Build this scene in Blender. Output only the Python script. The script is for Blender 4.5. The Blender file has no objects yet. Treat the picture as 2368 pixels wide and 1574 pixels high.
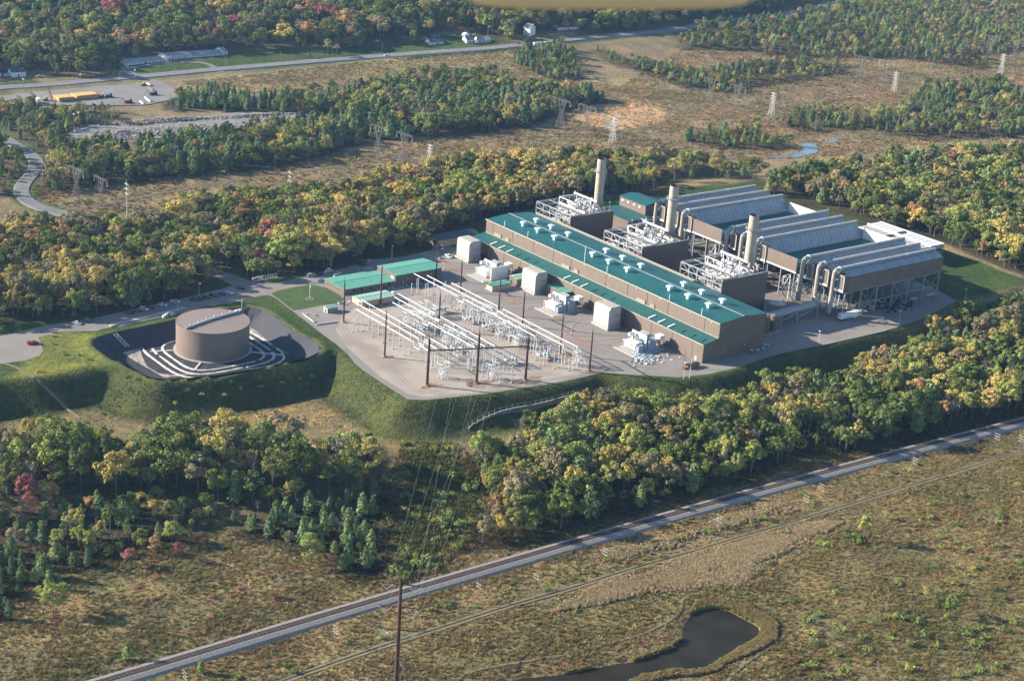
import bpy, math, random
import numpy as np
from mathutils import Matrix, Vector

random.seed(7)
RNG = np.random.default_rng(7)
scene = bpy.context.scene
COL = scene.collection

# ------------------------------------------------------------------ camera
# Survey of the photograph: focal length and pose solved from the turbine hall's edges.
# World: origin at the hall's near front corner, x across the hall, y along it, z up, metres.
F_PX, PW, PH = 3751.18, 2368.0, 1574.0
YAW, PITCH, ROLL = math.radians(50.93667), math.radians(-20.84367), math.radians(4.174815)
CAM = np.array([-563.524, -539.526, 299.522])
_f = np.array([math.cos(PITCH) * math.cos(YAW), math.cos(PITCH) * math.sin(YAW), math.sin(PITCH)])
_r = np.array([math.sin(YAW), -math.cos(YAW), 0.0])
_u = np.cross(_r, _f)
_c, _s = math.cos(ROLL), math.sin(ROLL)
_r, _u = _c * _r + _s * _u, -_s * _r + _c * _u
cam_data = bpy.data.cameras.new("camera")
cam_data.sensor_width = 36.0
cam_data.lens = 36.0 * F_PX / PW
cam_data.clip_start, cam_data.clip_end = 0.5, 9000.0
cam = bpy.data.objects.new("camera", cam_data)
COL.objects.link(cam)
cam.matrix_world = Matrix(((_r[0], _u[0], -_f[0], CAM[0]), (_r[1], _u[1], -_f[1], CAM[1]),
                           (_r[2], _u[2], -_f[2], CAM[2]), (0, 0, 0, 1)))
scene.camera = cam
cam_data.dof.use_dof = True
cam_data.dof.focus_distance = 850.0
cam_data.dof.aperture_fstop = 5.6

# ------------------------------------------------------------------ sky, sun, exposure
SUN_EL, SUN_AZ = math.radians(22.5), math.radians(-45.0)      # SUN_AZ: heading in which shadows fall
world = bpy.data.worlds.new("World")
scene.world = world
world.use_nodes = True
wn = world.node_tree
bg = wn.nodes["Background"]
sky = wn.nodes.new("ShaderNodeTexSky")
sky.sky_type = 'NISHITA'
sky.sun_disc = False
sky.sun_elevation = SUN_EL
sky.sun_rotation = math.atan2(-math.cos(SUN_AZ), -math.sin(SUN_AZ))
sky.air_density, sky.dust_density, sky.ozone_density = 1.0, 0.4, 3.0
wn.links.new(sky.outputs[0], bg.inputs[0])
bg.inputs[1].default_value = 0.088
sun_data = bpy.data.lights.new("sun", 'SUN')
sun_data.energy = 5.0
sun_data.angle = math.radians(0.5)
sun_data.color = (1.0, 0.915, 0.78)
sun = bpy.data.objects.new("sun", sun_data)
COL.objects.link(sun)
_d = Vector((math.cos(SUN_AZ) * math.cos(SUN_EL), math.sin(SUN_AZ) * math.cos(SUN_EL), -math.sin(SUN_EL)))
sun.rotation_euler = _d.to_track_quat('-Z', 'Y').to_euler()
scene.view_settings.view_transform = 'Standard'
scene.view_settings.look = 'None'
scene.view_settings.exposure = 1.36
scene.view_settings.gamma = 1.0
scene.render.engine = 'CYCLES'
cy = scene.cycles
cy.use_denoising = True
cy.use_adaptive_sampling, cy.adaptive_threshold = True, 0.03
cy.max_bounces, cy.diffuse_bounces, cy.glossy_bounces = 3, 1, 1
cy.transmission_bounces, cy.transparent_max_bounces, cy.volume_bounces = 2, 4, 0
cy.caustics_reflective = cy.caustics_refractive = False

# ------------------------------------------------------------------ survey helpers
KEY = {}
for _k, _v in dict(A=(0, 0), B=(780, 0), C=(1568, 0), D=(0, 520), E=(780, 520), F=(1568, 400), G=(0, 1044),
                   H=(780, 1044), I=(1568, 1044)).items():
    KEY[_k] = (_v[0], _v[1], 2.949)
for _k, _v in dict(J=(1040, 420), K=(1400, 340), L=(1550, 480), M=(1800, 480), N=(800, 620), O=(1100, 640),
                   P=(1380, 640)).items():
    KEY[_k] = (_v[0], _v[1], 5.8075)
KEY.update(Q=(260, 90, 7.863), R=(0, 130, 7.84), S=(960, 40, 5.8975), T=(1180, 560, 7.84), U=(700, 560, 7.84),
           V=(980, 520, 7.84), W=(1200, 420, 7.84), X=(1940, 500, 7.84), Y=(1000, 760, 7.84), Z=(1740, 620, 7.84),
           a=(150, 620, 4.718), b=(820, 1300, 5.723), c=(60, 180, 5.8975), d=(150, 360, 7.863),
           e=(500, 560, 5.8975), f=(1260, 200, 7.863))
KEY['0'] = (0, 0, 0.9962)


def px(k, x, y):
    a, b, s = KEY[k]
    return a + x / s, b + y / s


def ray(k, x, y):
    X, Y = px(k, x, y)
    return _f + _r * (X - PW / 2) / F_PX - _u * (Y - PH / 2) / F_PX


def at(k, x, y, z=0.0):
    """survey point: where the sight line meets the level z"""
    d = ray(k, x, y)
    return CAM + d * ((z - CAM[2]) / d[2])


def proj(P):
    d = np.asarray(P, float) - CAM
    w = d @ _f
    return np.stack([PW / 2 + F_PX * (d @ _r) / w, PH / 2 - F_PX * (d @ _u) / w, w], -1)


def height(b, k, x, y):
    """height of an upright thing at b whose top is sighted at x, y"""
    ty = px(k, x, y)[1]
    lo, hi = 0.0, 150.0
    for _ in range(40):
        m = (lo + hi) / 2
        if proj(b + np.array([0, 0, m]))[1] > ty:
            lo = m
        else:
            hi = m
    return lo


def sstep(t):
    t = np.clip(t, 0, 1)
    return t * t * (3 - 2 * t)


def sdist(poly, X, Y):
    """signed distance to a polygon, negative inside"""
    P = np.asarray(poly, float)
    d2 = np.full(X.shape, 1e18)
    ins = np.zeros(X.shape, bool)
    n = len(P)
    for i in range(n):
        ax, ay = P[i]
        bx, by = P[(i + 1) % n]
        ex, ey = bx - ax, by - ay
        t = np.clip(((X - ax) * ex + (Y - ay) * ey) / (ex * ex + ey * ey + 1e-12), 0, 1)
        d2 = np.minimum(d2, (X - ax - t * ex) ** 2 + (Y - ay - t * ey) ** 2)
        c = ((ay > Y) != (by > Y)) & (X < ex * (Y - ay) / (ey if abs(ey) > 1e-12 else 1e-12) + ax)
        ins ^= c
    return np.where(ins, -1, 1) * np.sqrt(d2)


def pts(spec, z=0.0):
    """'D 630,800 760,735 E 10,20' -> ground points at level z"""
    out, key = [], None
    for w in spec.split():
        if len(w) == 1:
            key = w
        else:
            x, y = w.split(',')
            out.append(at(key, float(x), float(y), z)[:2])
    return np.array(out)


# ------------------------------------------------------------------ terrain
PAD = np.vstack([
    pts('D -300,1130 0,1055 230,1045 500,1000 760,970 1000,1062 1100,1078 1500,1042 1900,962 2130,905'),
    pts('E 0,850 110,960 160,1000 330,1110 470,1200 600,1205 1000,1165 1500,1090 1800,1020'),
    pts('F 0,1412 200,1392 460,1332 520,1290 700,1230 1000,1170 1400,1080 1650,1000 1900,872 2359,760'),
    [(330, 20), (330, 240), (200, 260), (60, 250), (-60, 262), (-180, 240), (-280, 240), (-420, 260)]])
BASIN = pts('D 622,795 650,765 760,733 1190,643 1480,572 1690,553 1790,570 1850,600 2000,720 2130,778 2185,825 2175,870 '
            '2100,905 1900,950 1500,1022 1200,1050 1100,1052 1010,1035 750,900 640,832', 1.5)
POND = pts('I 90,1090 160,1065 250,1055 340,1070 420,1110 520,1160 580,1200 560,1260 480,1310 380,1370 280,1430 200,1480 '
           '100,1500 0,1490 H 2300,1490 2200,1510 2060,1535 1990,1575 1900,1650 1000,1650 1000,1590 1050,1570 1250,1530 '
           '1550,1500 1850,1440 2050,1410 2250,1340 2340,1270 I 10,1260 30,1170', -11.6)
STREAM = [pts('C 590,1080 730,1058 820,1042 862,1020 850,1000 832,984 940,978 950,1010 960,1042 900,1056 800,1078', -5),
          pts('C 1010,985 1060,955 1105,935 1112,945 1070,968 1030,985', -5),
          pts('B 1815,840 1850,838 1905,842 1920,850 1870,860 1830,858', -5)]
T0 = math.cos(YAW), math.sin(YAW)


def depth_of(X, Y):
    return (X - CAM[0]) * T0[0] + (Y - CAM[1]) * T0[1]


def wav(X, Y, s, ph=0.0):
    return (np.sin(X / s + 1.3 * np.sin(Y / s * 0.7 + ph) + ph) + np.sin(Y / s * 1.17 - 0.9 * np.sin(X / s * 0.8) + 2 * ph)) * 0.5


def H(X, Y):
    X, Y = np.asarray(X, float), np.asarray(Y, float)
    t = depth_of(X, Y)
    low = -11.0 + 6.0 * sstep((t - 800) / 220)
    low = low + 0.35 * wav(X, Y, 23) * 0.7 + 0.25 * wav(X, Y, 9, 2.0) * sstep((760 - t) / 60)
    side = (X - CAM[0]) * T0[1] - (Y - CAM[1]) * T0[0]
    low = low + 75 * sstep((t - 1370 - 0.14 * np.minimum(side, 200)) / 900) * sstep((500 - side) / 600)
    dp = sdist(PAD, X, Y)
    wfront = 16.5 + 14 * sstep((t - 900) / 200)
    _q = np.clip(dp / wfront, 0, 1)
    z = low * (.8 * _q + .2 * sstep(_q))
    # lawn mound beside the basin
    z = z + 1.3 * np.exp(-(((X + 274) / 9) ** 2 + ((Y - 136) / 11) ** 2)) * (dp < 8)
    db = sdist(BASIN, X, Y)
    z = z + 1.5 * np.clip(1 - db / 9, 0, 1) * (db > 0) * sstep((12 - dp) / 12)
    z = np.where(db <= 0, 1.5 - 7.2 * np.clip(-db / 10.5, 0, 1), z)
    dq = sdist(POND, X, Y)
    z = np.where(dq < 4, np.minimum(z, -11.4 - 1.6 * sstep(-dq / 5 + 0.3)), z)
    return z


GRID = {}


def HF(X, Y):
    """terrain height read from the finished height grid"""
    X, Y = np.asarray(X, float), np.asarray(Y, float)
    gx, gy, z = GRID['x'], GRID['y'], GRID['z']
    i = np.clip(np.searchsorted(gx, X) - 1, 0, len(gx) - 2)
    j = np.clip(np.searchsorted(gy, Y) - 1, 0, len(gy) - 2)
    u = np.clip((X - gx[i]) / (gx[i + 1] - gx[i]), 0, 1)
    v = np.clip((Y - gy[j]) / (gy[j + 1] - gy[j]), 0, 1)
    return (z[j, i] * (1 - u) + z[j, i + 1] * u) * (1 - v) + (z[j + 1, i] * (1 - u) + z[j + 1, i + 1] * u) * v


def ground(k, x, y, lift=0.0):
    """survey point on the terrain (lift: sighted thing's height above it)"""
    z = 0.0
    p = at(k, x, y, z)
    for _ in range(25):
        z = 0.5 * z + 0.5 * (float(HF(p[0], p[1])) + lift)
        p = at(k, x, y, z)
    return np.array([p[0], p[1], float(HF(p[0], p[1]))])


def gpts(spec, lift=0.0):
    out, key = [], None
    for w in spec.split():
        if len(w) == 1:
            key = w
        elif w[0] == '^':
            lift = float(w[1:])
        else:
            x, y = w.split(',')
            out.append(ground(key, float(x), float(y), lift)[:2])
    return np.array(out)


# ------------------------------------------------------------------ materials
MATS = {}


def mat(name, col, rough=0.8, var=0.12, scale=0.5, metal=0.0, bump=0.0, stain=None, detail=3.0, spec=0.3, bscale=None):
    m = bpy.data.materials.new(name)
    m.use_nodes = True
    nt = m.node_tree
    b = nt.nodes["Principled BSDF"]
    b.inputs["Roughness"].default_value = rough
    b.inputs["Metallic"].default_value = metal
    b.inputs["Specular IOR Level"].default_value = spec
    geo = nt.nodes.new("ShaderNodeNewGeometry")
    n = nt.nodes.new("ShaderNodeTexNoise")
    n.inputs["Scale"].default_value = scale
    n.inputs["Detail"].default_value = detail
    nt.links.new(geo.outputs["Position"], n.inputs["Vector"])
    r = nt.nodes.new("ShaderNodeValToRGB")
    e = r.color_ramp.elements
    e[0].position, e[1].position = 0.28, 0.72
    e[0].color = (*[c * (1 - var) for c in col], 1)
    e[1].color = (*[min(1, c * (1 + var)) for c in col], 1)
    nt.links.new(n.outputs["Fac"], r.inputs[0])
    out = r.outputs[0]
    if stain:
        n2 = nt.nodes.new("ShaderNodeTexNoise")
        n2.inputs["Scale"].default_value = stain[1]
        n2.inputs["Detail"].default_value = 5
        nt.links.new(geo.outputs["Position"], n2.inputs["Vector"])
        r2 = nt.nodes.new("ShaderNodeValToRGB")
        r2.color_ramp.elements[0].position, r2.color_ramp.elements[1].position = stain[2], stain[2] + 0.15
        nt.links.new(n2.outputs["Fac"], r2.inputs[0])
        mx = nt.nodes.new("ShaderNodeMix")
        mx.data_type = 'RGBA'
        nt.links.new(r2.outputs[0], mx.inputs[0])
        nt.links.new(out, mx.inputs[6])
        mx.inputs[7].default_value = (*stain[0], 1)
        out = mx.outputs[2]
    nt.links.new(out, b.inputs["Base Color"])
    if bump:
        bn = nt.nodes.new("ShaderNodeBump")
        bn.inputs["Strength"].default_value = bump
        bn.inputs["Distance"].default_value = 0.3
        n3 = nt.nodes.new("ShaderNodeTexNoise")
        n3.inputs["Scale"].default_value = bscale or scale * 3
        n3.inputs["Detail"].default_value = 4
        nt.links.new(geo.outputs["Position"], n3.inputs["Vector"])
        nt.links.new(n3.outputs["Fac"], bn.inputs["Height"])
        nt.links.new(bn.outputs["Normal"], b.inputs["Normal"])
    MATS[name] = m
    return m


M = MATS
mat('siding', (0.150, 0.116, 0.094), 0.6, 0.10, 0.15, stain=((0.14, 0.11, 0.09), 0.08, 0.6))
mat('siding_panel', (0.168, 0.130, 0.105), 0.6, 0.06, 0.2, stain=((0.16, 0.126, 0.104), 0.06, 0.6))
mat('green_roof', (0.011, 0.092, 0.086), 0.5, 0.10, 0.12, stain=((0.016, 0.082, 0.076), 0.05, 0.58), spec=0.4)
mat('green_roof_pale', (0.115, 0.33, 0.245), 0.55, 0.08, 0.3, stain=((0.10, 0.27, 0.21), 0.1, 0.55))
mat('mint_roof', (0.27, 0.42, 0.34), 0.55, 0.08, 0.4)
mat('trim', (0.48, 0.42, 0.34), 0.6, 0.06, 0.5)
mat('dark', (0.025, 0.024, 0.024), 0.8, 0.2, 1.0)
mat('galv', (0.33, 0.345, 0.36), 0.45, 0.15, 0.4, metal=0.3)
mat('steel_white', (0.60, 0.59, 0.57), 0.5, 0.06, 0.6)
mat('white', (0.78, 0.77, 0.74), 0.5, 0.05, 0.5)
mat('vent_blue', (0.52, 0.72, 0.75), 0.5, 0.05, 0.8)
mat('cool_grey', (0.40, 0.385, 0.37), 0.7, 0.10, 0.4, stain=((0.33, 0.32, 0.31), 0.25, 0.6))
mat('rust_soil', (0.225, 0.158, 0.115), 0.95, 0.2, 0.4)
mat('tyre_dust', (0.27, 0.228, 0.19), 0.95, 0.15, 0.3)
mat('concrete', (0.40, 0.37, 0.33), 0.85, 0.12, 0.6, bump=0.2)
mat('duct', (0.33, 0.35, 0.36), 0.5, 0.12, 0.4, metal=0.25)
mat('duct_tan', (0.36, 0.325, 0.285), 0.6, 0.08, 0.4)
mat('bundle', (0.33, 0.36, 0.38), 0.6, 0.10, 0.25, stain=((0.27, 0.30, 0.32), 0.12, 0.55))
mat('stack', (0.42, 0.36, 0.285), 0.7, 0.08, 0.25, stain=((0.37, 0.31, 0.25), 0.1, 0.58))
mat('soot', (0.10, 0.045, 0.035), 0.9, 0.3, 0.8)
mat('rust', (0.085, 0.042, 0.034), 0.8, 0.25, 0.8, stain=((0.12, 0.05, 0.036), 0.4, 0.55))
mat('rust_base', (0.42, 0.20, 0.07), 0.9, 0.25, 1.0)
mat('red_beam', (0.26, 0.075, 0.05), 0.8, 0.15, 0.6)
mat('tank_wall', (0.205, 0.155, 0.125), 0.6, 0.05, 0.1, stain=((0.18, 0.135, 0.11), 0.06, 0.58))
mat('tank_roof', (0.235, 0.182, 0.155), 0.65, 0.08, 0.15, stain=((0.205, 0.158, 0.135), 0.15, 0.55))
mat('liner', (0.040, 0.042, 0.050), 0.75, 0.15, 0.25, stain=((0.050, 0.051, 0.056), 0.12, 0.55))
mat('washed', (0.36, 0.31, 0.25), 0.95, 0.3, 0.5, stain=((0.15, 0.13, 0.105), 0.35, 0.5), detail=8)
mat('basin_floor', (0.036, 0.037, 0.042), 0.85, 0.25, 0.3, stain=((0.20, 0.18, 0.155), 0.2, 0.66))
mat('sandbag', (0.58, 0.54, 0.49), 0.9, 0.25, 0.9, stain=((0.28, 0.255, 0.23), 0.55, 0.54), detail=7)
mat('asphalt', (0.225, 0.198, 0.176), 0.9, 0.14, 0.05, stain=((0.245, 0.212, 0.185), 0.03, 0.56), detail=8)
mat('yard_gravel', (0.345, 0.292, 0.240), 0.95, 0.14, 0.05, stain=((0.265, 0.222, 0.180), 0.06, 0.52), bump=0.4, bscale=2.0, detail=8)
mat('lot_gravel', (0.20, 0.184, 0.172), 0.95, 0.14, 0.05, stain=((0.20, 0.18, 0.16), 0.04, 0.57), detail=8)
mat('dirt', (0.19, 0.15, 0.088), 0.95, 0.2, 0.2, stain=((0.16, 0.14, 0.07), 0.15, 0.55))
mat('ballast', (0.25, 0.23, 0.205), 0.95, 0.22, 1.2, bump=0.5, bscale=2.5)
mat('ballast_dark', (0.14, 0.10, 0.085), 0.95, 0.25, 1.0)
mat('rail_steel', (0.13, 0.085, 0.065), 0.5, 0.2, 0.6, metal=0.5)
mat('tie', (0.075, 0.055, 0.045), 0.9, 0.3, 0.8)
mat('road', (0.165, 0.158, 0.155), 0.9, 0.1, 0.1)
mat('arm_wood', (0.46, 0.45, 0.42), 0.8, 0.1, 0.5)
mat('paint_white', (0.72, 0.72, 0.70), 0.8, 0.1, 0.5)
mat('paint_yellow', (0.62, 0.42, 0.06), 0.7, 0.1, 0.5)
mat('wood', (0.23, 0.16, 0.105), 0.9, 0.2, 0.8)
mat('lumber', (0.58, 0.34, 0.12), 0.8, 0.25, 0.6)
mat('glass', (0.03, 0.035, 0.045), 0.1, 0.1, 0.5, spec=0.6)
mat('rubber', (0.015, 0.015, 0.016), 0.8, 0.2, 2.0)
mat('insul', (0.50, 0.50, 0.50), 0.35, 0.06, 1.0)
mat('equip_blue', (0.30, 0.38, 0.44), 0.5, 0.15, 0.6)
mat('wire', (0.20, 0.20, 0.20), 0.5, 0.1, 0.2, metal=0.4)
mat('pylon_steel', (0.17, 0.16, 0.15), 0.6, 0.12, 0.3, metal=0.2)
mat('wire_bright', (0.40, 0.40, 0.40), 0.4, 0.1, 0.2, metal=0.5)
mat('stone', (0.30, 0.275, 0.245), 0.9, 0.35, 0.35)
mat('roof_grey', (0.25, 0.25, 0.26), 0.8, 0.1, 0.5)
mat('roof_slate', (0.06, 0.085, 0.10), 0.7, 0.1, 0.5)
mat('roof_red', (0.20, 0.055, 0.055), 0.8, 0.1, 0.5)
mat('clapboard', (0.74, 0.74, 0.72), 0.7, 0.04, 0.5)
mat('cream', (0.80, 0.74, 0.63), 0.5, 0.03, 2.0)
mat('tan_wall', (0.47, 0.38, 0.25), 0.75, 0.08, 0.5)
mat('wall_grey', (0.24, 0.23, 0.22), 0.9, 0.15, 0.4)
mat('bark', (0.16, 0.14, 0.12), 0.95, 0.3, 0.8)
for _n, _c in dict(car_white=(.75, .75, .75), car_silver=(.42, .44, .46), car_red=(.35, .03, .025), car_black=(.02, .02, .022),
                   car_blue=(.03, .07, .22), car_teal=(.05, .16, .16), car_navy=(.03, .04, .07), car_orange=(.55, .22, .03),
                   mach_yellow=(.60, .38, .03), mach_red=(.30, .05, .04), lime=(.55, .55, .12), tarp_blue=(.05, .12, .35),
                   mach_green=(.04, .10, .07)).items():
    mat(_n, _c, 0.3, 0.04, 1.0, spec=0.5)


# water
def water_mat(name, col, rough):
    m = bpy.data.materials.new(name)
    m.use_nodes = True
    nt = m.node_tree
    b = nt.nodes["Principled BSDF"]
    b.inputs["Roughness"].default_value = rough
    b.inputs["Specular IOR Level"].default_value = 0.5
    geo = nt.nodes.new("ShaderNodeNewGeometry")
    n = nt.nodes.new("ShaderNodeTexNoise")
    n.inputs["Scale"].default_value = 0.088
    n.inputs["Detail"].default_value = 6
    nt.links.new(geo.outputs["Position"], n.inputs["Vector"])
    r = nt.nodes.new("ShaderNodeValToRGB")
    r.color_ramp.elements[0].position, r.color_ramp.elements[1].position = 0.40, 0.66
    r.color_ramp.elements[0].color = (*col, 1)
    r.color_ramp.elements[1].color = (*[c * 1.7 for c in col], 1)
    nt.links.new(n.outputs["Fac"], r.inputs[0])
    nt.links.new(r.outputs[0], b.inputs["Base Color"])
    n2 = nt.nodes.new("ShaderNodeTexNoise")
    n2.inputs["Scale"].default_value = 1.5
    bn = nt.nodes.new("ShaderNodeBump")
    bn.inputs["Strength"].default_value = 0.04
    nt.links.new(geo.outputs["Position"], n2.inputs["Vector"])
    nt.links.new(n2.outputs["Fac"], bn.inputs["Height"])
    nt.links.new(bn.outputs["Normal"], b.inputs["Normal"])
    M[name] = m


water_mat('pond_water', (0.019, 0.016, 0.009), 0.4)
M['pond_water'].node_tree.nodes['Principled BSDF'].inputs['Specular IOR Level'].default_value = .12
water_mat('stream_water', (0.10, 0.13, 0.14), 0.15)


# ------------------------------------------------------------------ mesh and object helpers
class MB:
    """collects boxes, bars, tubes and sheets into one mesh"""

    def __init__(self):
        self.v, self.f = [], []

    def add(self, vs, fs):
        o = len(self.v)
        self.v.extend([tuple(map(float, p)) for p in vs])
        self.f.extend([tuple(i + o for i in f) for f in fs])
        return self

    def box(self, x0, x1, y0, y1, z0, z1):
        vs = [(x0, y0, z0), (x1, y0, z0), (x1, y1, z0), (x0, y1, z0), (x0, y0, z1), (x1, y0, z1), (x1, y1, z1), (x0, y1, z1)]
        return self.add(vs, [(0, 3, 2, 1), (4, 5, 6, 7), (0, 1, 5, 4), (1, 2, 6, 5), (2, 3, 7, 6), (3, 0, 4, 7)])

    def tube(self, p, q, r, n=8, r2=None, cap=True):
        p, q = np.array(p, float), np.array(q, float)
        d = q - p
        L = np.linalg.norm(d)
        if L < 1e-6:
            return self
        d /= L
        a = np.array([0, 0, 1.0]) if abs(d[2]) < 0.9 else np.array([1.0, 0, 0])
        u = np.cross(d, a)
        u /= np.linalg.norm(u)
        w = np.cross(d, u)
        r2 = r if r2 is None else r2
        vs = []
        for c, rr in ((p, r), (q, r2)):
            for i in range(n):
                t = 2 * math.pi * i / n + math.pi / n
                vs.append(c + rr * (math.cos(t) * u + math.sin(t) * w))
        fs = [(i, (i + 1) % n, n + (i + 1) % n, n + i) for i in range(n)]
        if cap:
            fs += [tuple(range(n - 1, -1, -1)), tuple(range(n, 2 * n))]
        return self.add(vs, fs)

    def bar(self, p, q, w):
        return self.tube(p, q, w * 0.7071, 4)

    def prism(self, prof, y0, y1, axis='y'):
        """profile (a,z) pushed along y (a=x) or along x (a=y)"""
        n = len(prof)
        if axis == 'y':
            vs = [(a, y0, z) for a, z in prof] + [(a, y1, z) for a, z in prof]
        else:
            vs = [(y0, a, z) for a, z in prof] + [(y1, a, z) for a, z in prof]
        fs = [(i, (i + 1) % n, n + (i + 1) % n, n + i) for i in range(n)] + [tuple(range(n - 1, -1, -1)), tuple(range(n, 2 * n))]
        return self.add(vs, fs)

    def path(self, P, r, n=6):
        for a, b in zip(P[:-1], P[1:]):
            self.tube(a, b, r, n)
        return self

    def mesh(self, name, material, org=(0, 0, 0), smooth=False):
        me = bpy.data.meshes.new(name)
        me.from_pydata([(x - org[0], y - org[1], z - org[2]) for x, y, z in self.v], [], self.f)
        me.materials.append(M[material] if isinstance(material, str) else material)
        me.update()
        import bmesh
        bm = bmesh.new()
        bm.from_mesh(me)
        bmesh.ops.recalc_face_normals(bm, faces=bm.faces)
        bm.to_mesh(me)
        bm.free()
        if smooth:
            me.shade_smooth()
            try:
                me.set_sharp_from_angle(angle=math.radians(40))
            except Exception:
                pass
        return me

    def build(self, name, material, parent=None, smooth=False):
        org = np.zeros(3)
        p = parent
        while p is not None:
            org = org + np.array(p.location)
            p = p.parent
        o = bpy.data.objects.new(name, self.mesh(name, material, org, smooth))
        COL.objects.link(o)
        o.parent = parent
        return o


def tag(o, label=None, cat=None, group=None, kind=None):
    if label:
        o['label'] = label
    if cat:
        o['category'] = cat
    if group:
        o['group'] = group
    if kind:
        o['kind'] = kind
    return o


def thing(name, label, cat, loc=(0, 0, 0), group=None):
    o = bpy.data.objects.new(name, None)
    o.empty_display_size = 0.5
    COL.objects.link(o)
    o.location = [float(c) for c in loc]
    return tag(o, label, cat, group)


def dup(root, loc=None, rz=None, label=None, group=None, scale=None):
    r = root.copy()
    COL.objects.link(r)
    if loc is not None:
        r.location = [float(c) for c in loc]
    if rz is not None:
        r.rotation_euler = (0, 0, rz)
    if scale is not None:
        r.scale = (scale,) * 3
    if label:
        r['label'] = label
    if group:
        r['group'] = group
    for ch in list(root.children):
        c = ch.copy()
        COL.objects.link(c)
        c.parent = r
        for g in list(ch.children):
            d = g.copy()
            COL.objects.link(d)
            d.parent = c
    return r


def structure(mb, name, material, smooth=False):
    return tag(mb.build(name, material, None, smooth), kind='structure')


# ------------------------------------------------------------------ terrain sheet
def ranges(*seg):
    return np.unique(np.concatenate([np.arange(a, b + 1e-6, s) for a, b, s in seg]))


GX = ranges((-1500, -460, 40), (-460, 320, 2.6), (320, 1000, 8), (1000, 1500, 14), (1500, 3600, 90))
GY = ranges((-1300, -320, 40), (-320, 230, 2.6), (230, 700, 7), (700, 1300, 14), (1300, 3600, 90))
TX, TY = np.meshgrid(GX, GY, indexing='xy')
TZ = H(TX, TY)
GRID.update(x=GX, y=GY, z=TZ)
_n = (wav(TX, TY, 14, 1.0) + wav(TX, TY, 37, 4.0) + wav(TX, TY, 6, 3.0)) / 3
MEADOW, MEADOW2, LAWN = np.array([.215, .156, .078]), np.array([.150, .128, .056]), np.array([.046, .072, .020])
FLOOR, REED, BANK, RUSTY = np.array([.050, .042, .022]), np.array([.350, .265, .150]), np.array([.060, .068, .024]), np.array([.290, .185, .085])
PALE = np.array([.255, .200, .105])
cover = MEADOW + (MEADOW2 - MEADOW) * np.clip(0.5 + 0.8 * _n, 0, 1)[..., None]


def paint(spec_pts, col, soft=4.0, amt=1.0):
    global cover
    w = sstep(0.5 - (sdist(spec_pts, TX, TY) + 2.5 * _n) / soft) * amt
    cover = cover * (1 - w[..., None]) + np.asarray(col) * w[..., None]


# wetland and field colours
_t = depth_of(TX, TY)
_w = sstep((_t - 900) / 150)[..., None]
cover = cover * (1 - _w) + (np.array([.215, .160, .090]) + np.array([.050, .018, .012]) * np.clip(_n, -1, 1)[..., None]) * _w
paint(gpts('I 0,700 300,610 850,480 1150,470 1000,560 850,640 700,700 560,800 430,890 0,960 H 2359,980 2250,900 2300,760'), REED, 12)
paint(gpts('H 1750,660 2359,540 I 300,430 700,330 850,380 300,560 0,640 H 2359,640 1900,780 1700,760'), np.array([.23, .165, .095]), 8)
paint(gpts('D 1150,1340 1500,1270 2000,1180 2359,1100 2359,1250 2000,1330 1500,1390 E 0,1100 60,1080 150,1150 170,1230 0,1290'), RUSTY, 6)
paint(gpts('A 1200,560 1500,500 2359,440 2359,600 1700,640 1300,620 B 0,440 500,390 1250,330 1200,430 900,460 600,460 0,580'), PALE, 25)
paint(gpts('B 1540,780 1750,710 2000,690 2150,720 2290,790 2180,840 1900,890 1750,860 1650,820'), np.array([.42, .285, .165]), 6)
paint(gpts('C 1050,430 1400,395 1700,430 1900,490 1700,500 1300,450'), PALE, 15)
paint(gpts('C 1300,1000 1600,960 2359,930 2359,960 1800,1000 1400,1030'), PALE, 10)
paint(gpts('B 900,390 1200,470 1300,500 1500,560 2359,620 2359,560 1800,540 1300,450 1100,400'), PALE, 15)
paint(gpts('A 720,470 890,500 1400,490 2359,400 B 500,350 800,320 1250,290 1100,260 900,220 450,270 0,330 A 2200,335 1560,360 1100,430 800,430'), LAWN * 1.05, 10)
paint(gpts('A -60,560 250,540 300,580 0,640'), LAWN, 8)
paint(gpts('C 0,130 300,110 620,60 700,90 0,230'), LAWN, 10, .6)
# slopes and lawns of the plant
_dp = sdist(PAD, TX, TY)
_w = (sstep((26 - _dp) / 8) * sstep((880 - _t) / 60))[..., None]
cover = cover * (1 - _w) + BANK * _w
_w = sstep((2 - _dp) / 4)[..., None]
cover = cover * (1 - _w) + (LAWN * (1 + 0.25 * _n[..., None])) * _w
paint(gpts('D 130,1000 250,770 420,730 620,740 640,800 700,880 780,960 600,1000 230,1045 0,1055'), np.array([.135, .140, .032]), 6)
paint(gpts('F 1760,470 1900,500 2100,580 2359,680 2359,720 2050,600 1800,520'), np.array([.25, .19, .11]), 4)
for s in (1, -1):      # worn crest of the berm
    _db = np.abs(sdist(BASIN, TX, TY))
    _w = sstep((3.5 - _db) / 2)[..., None] * 0.5
    cover = cover * (1 - _w) + np.array([.125, .125, .045]) * _w
_dq = sdist(POND, TX, TY)
_w = (sstep((8 - _dq) / 5))[..., None]
cover = cover * (1 - _w) + np.array([.20, .145, .070]) * _w

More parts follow.
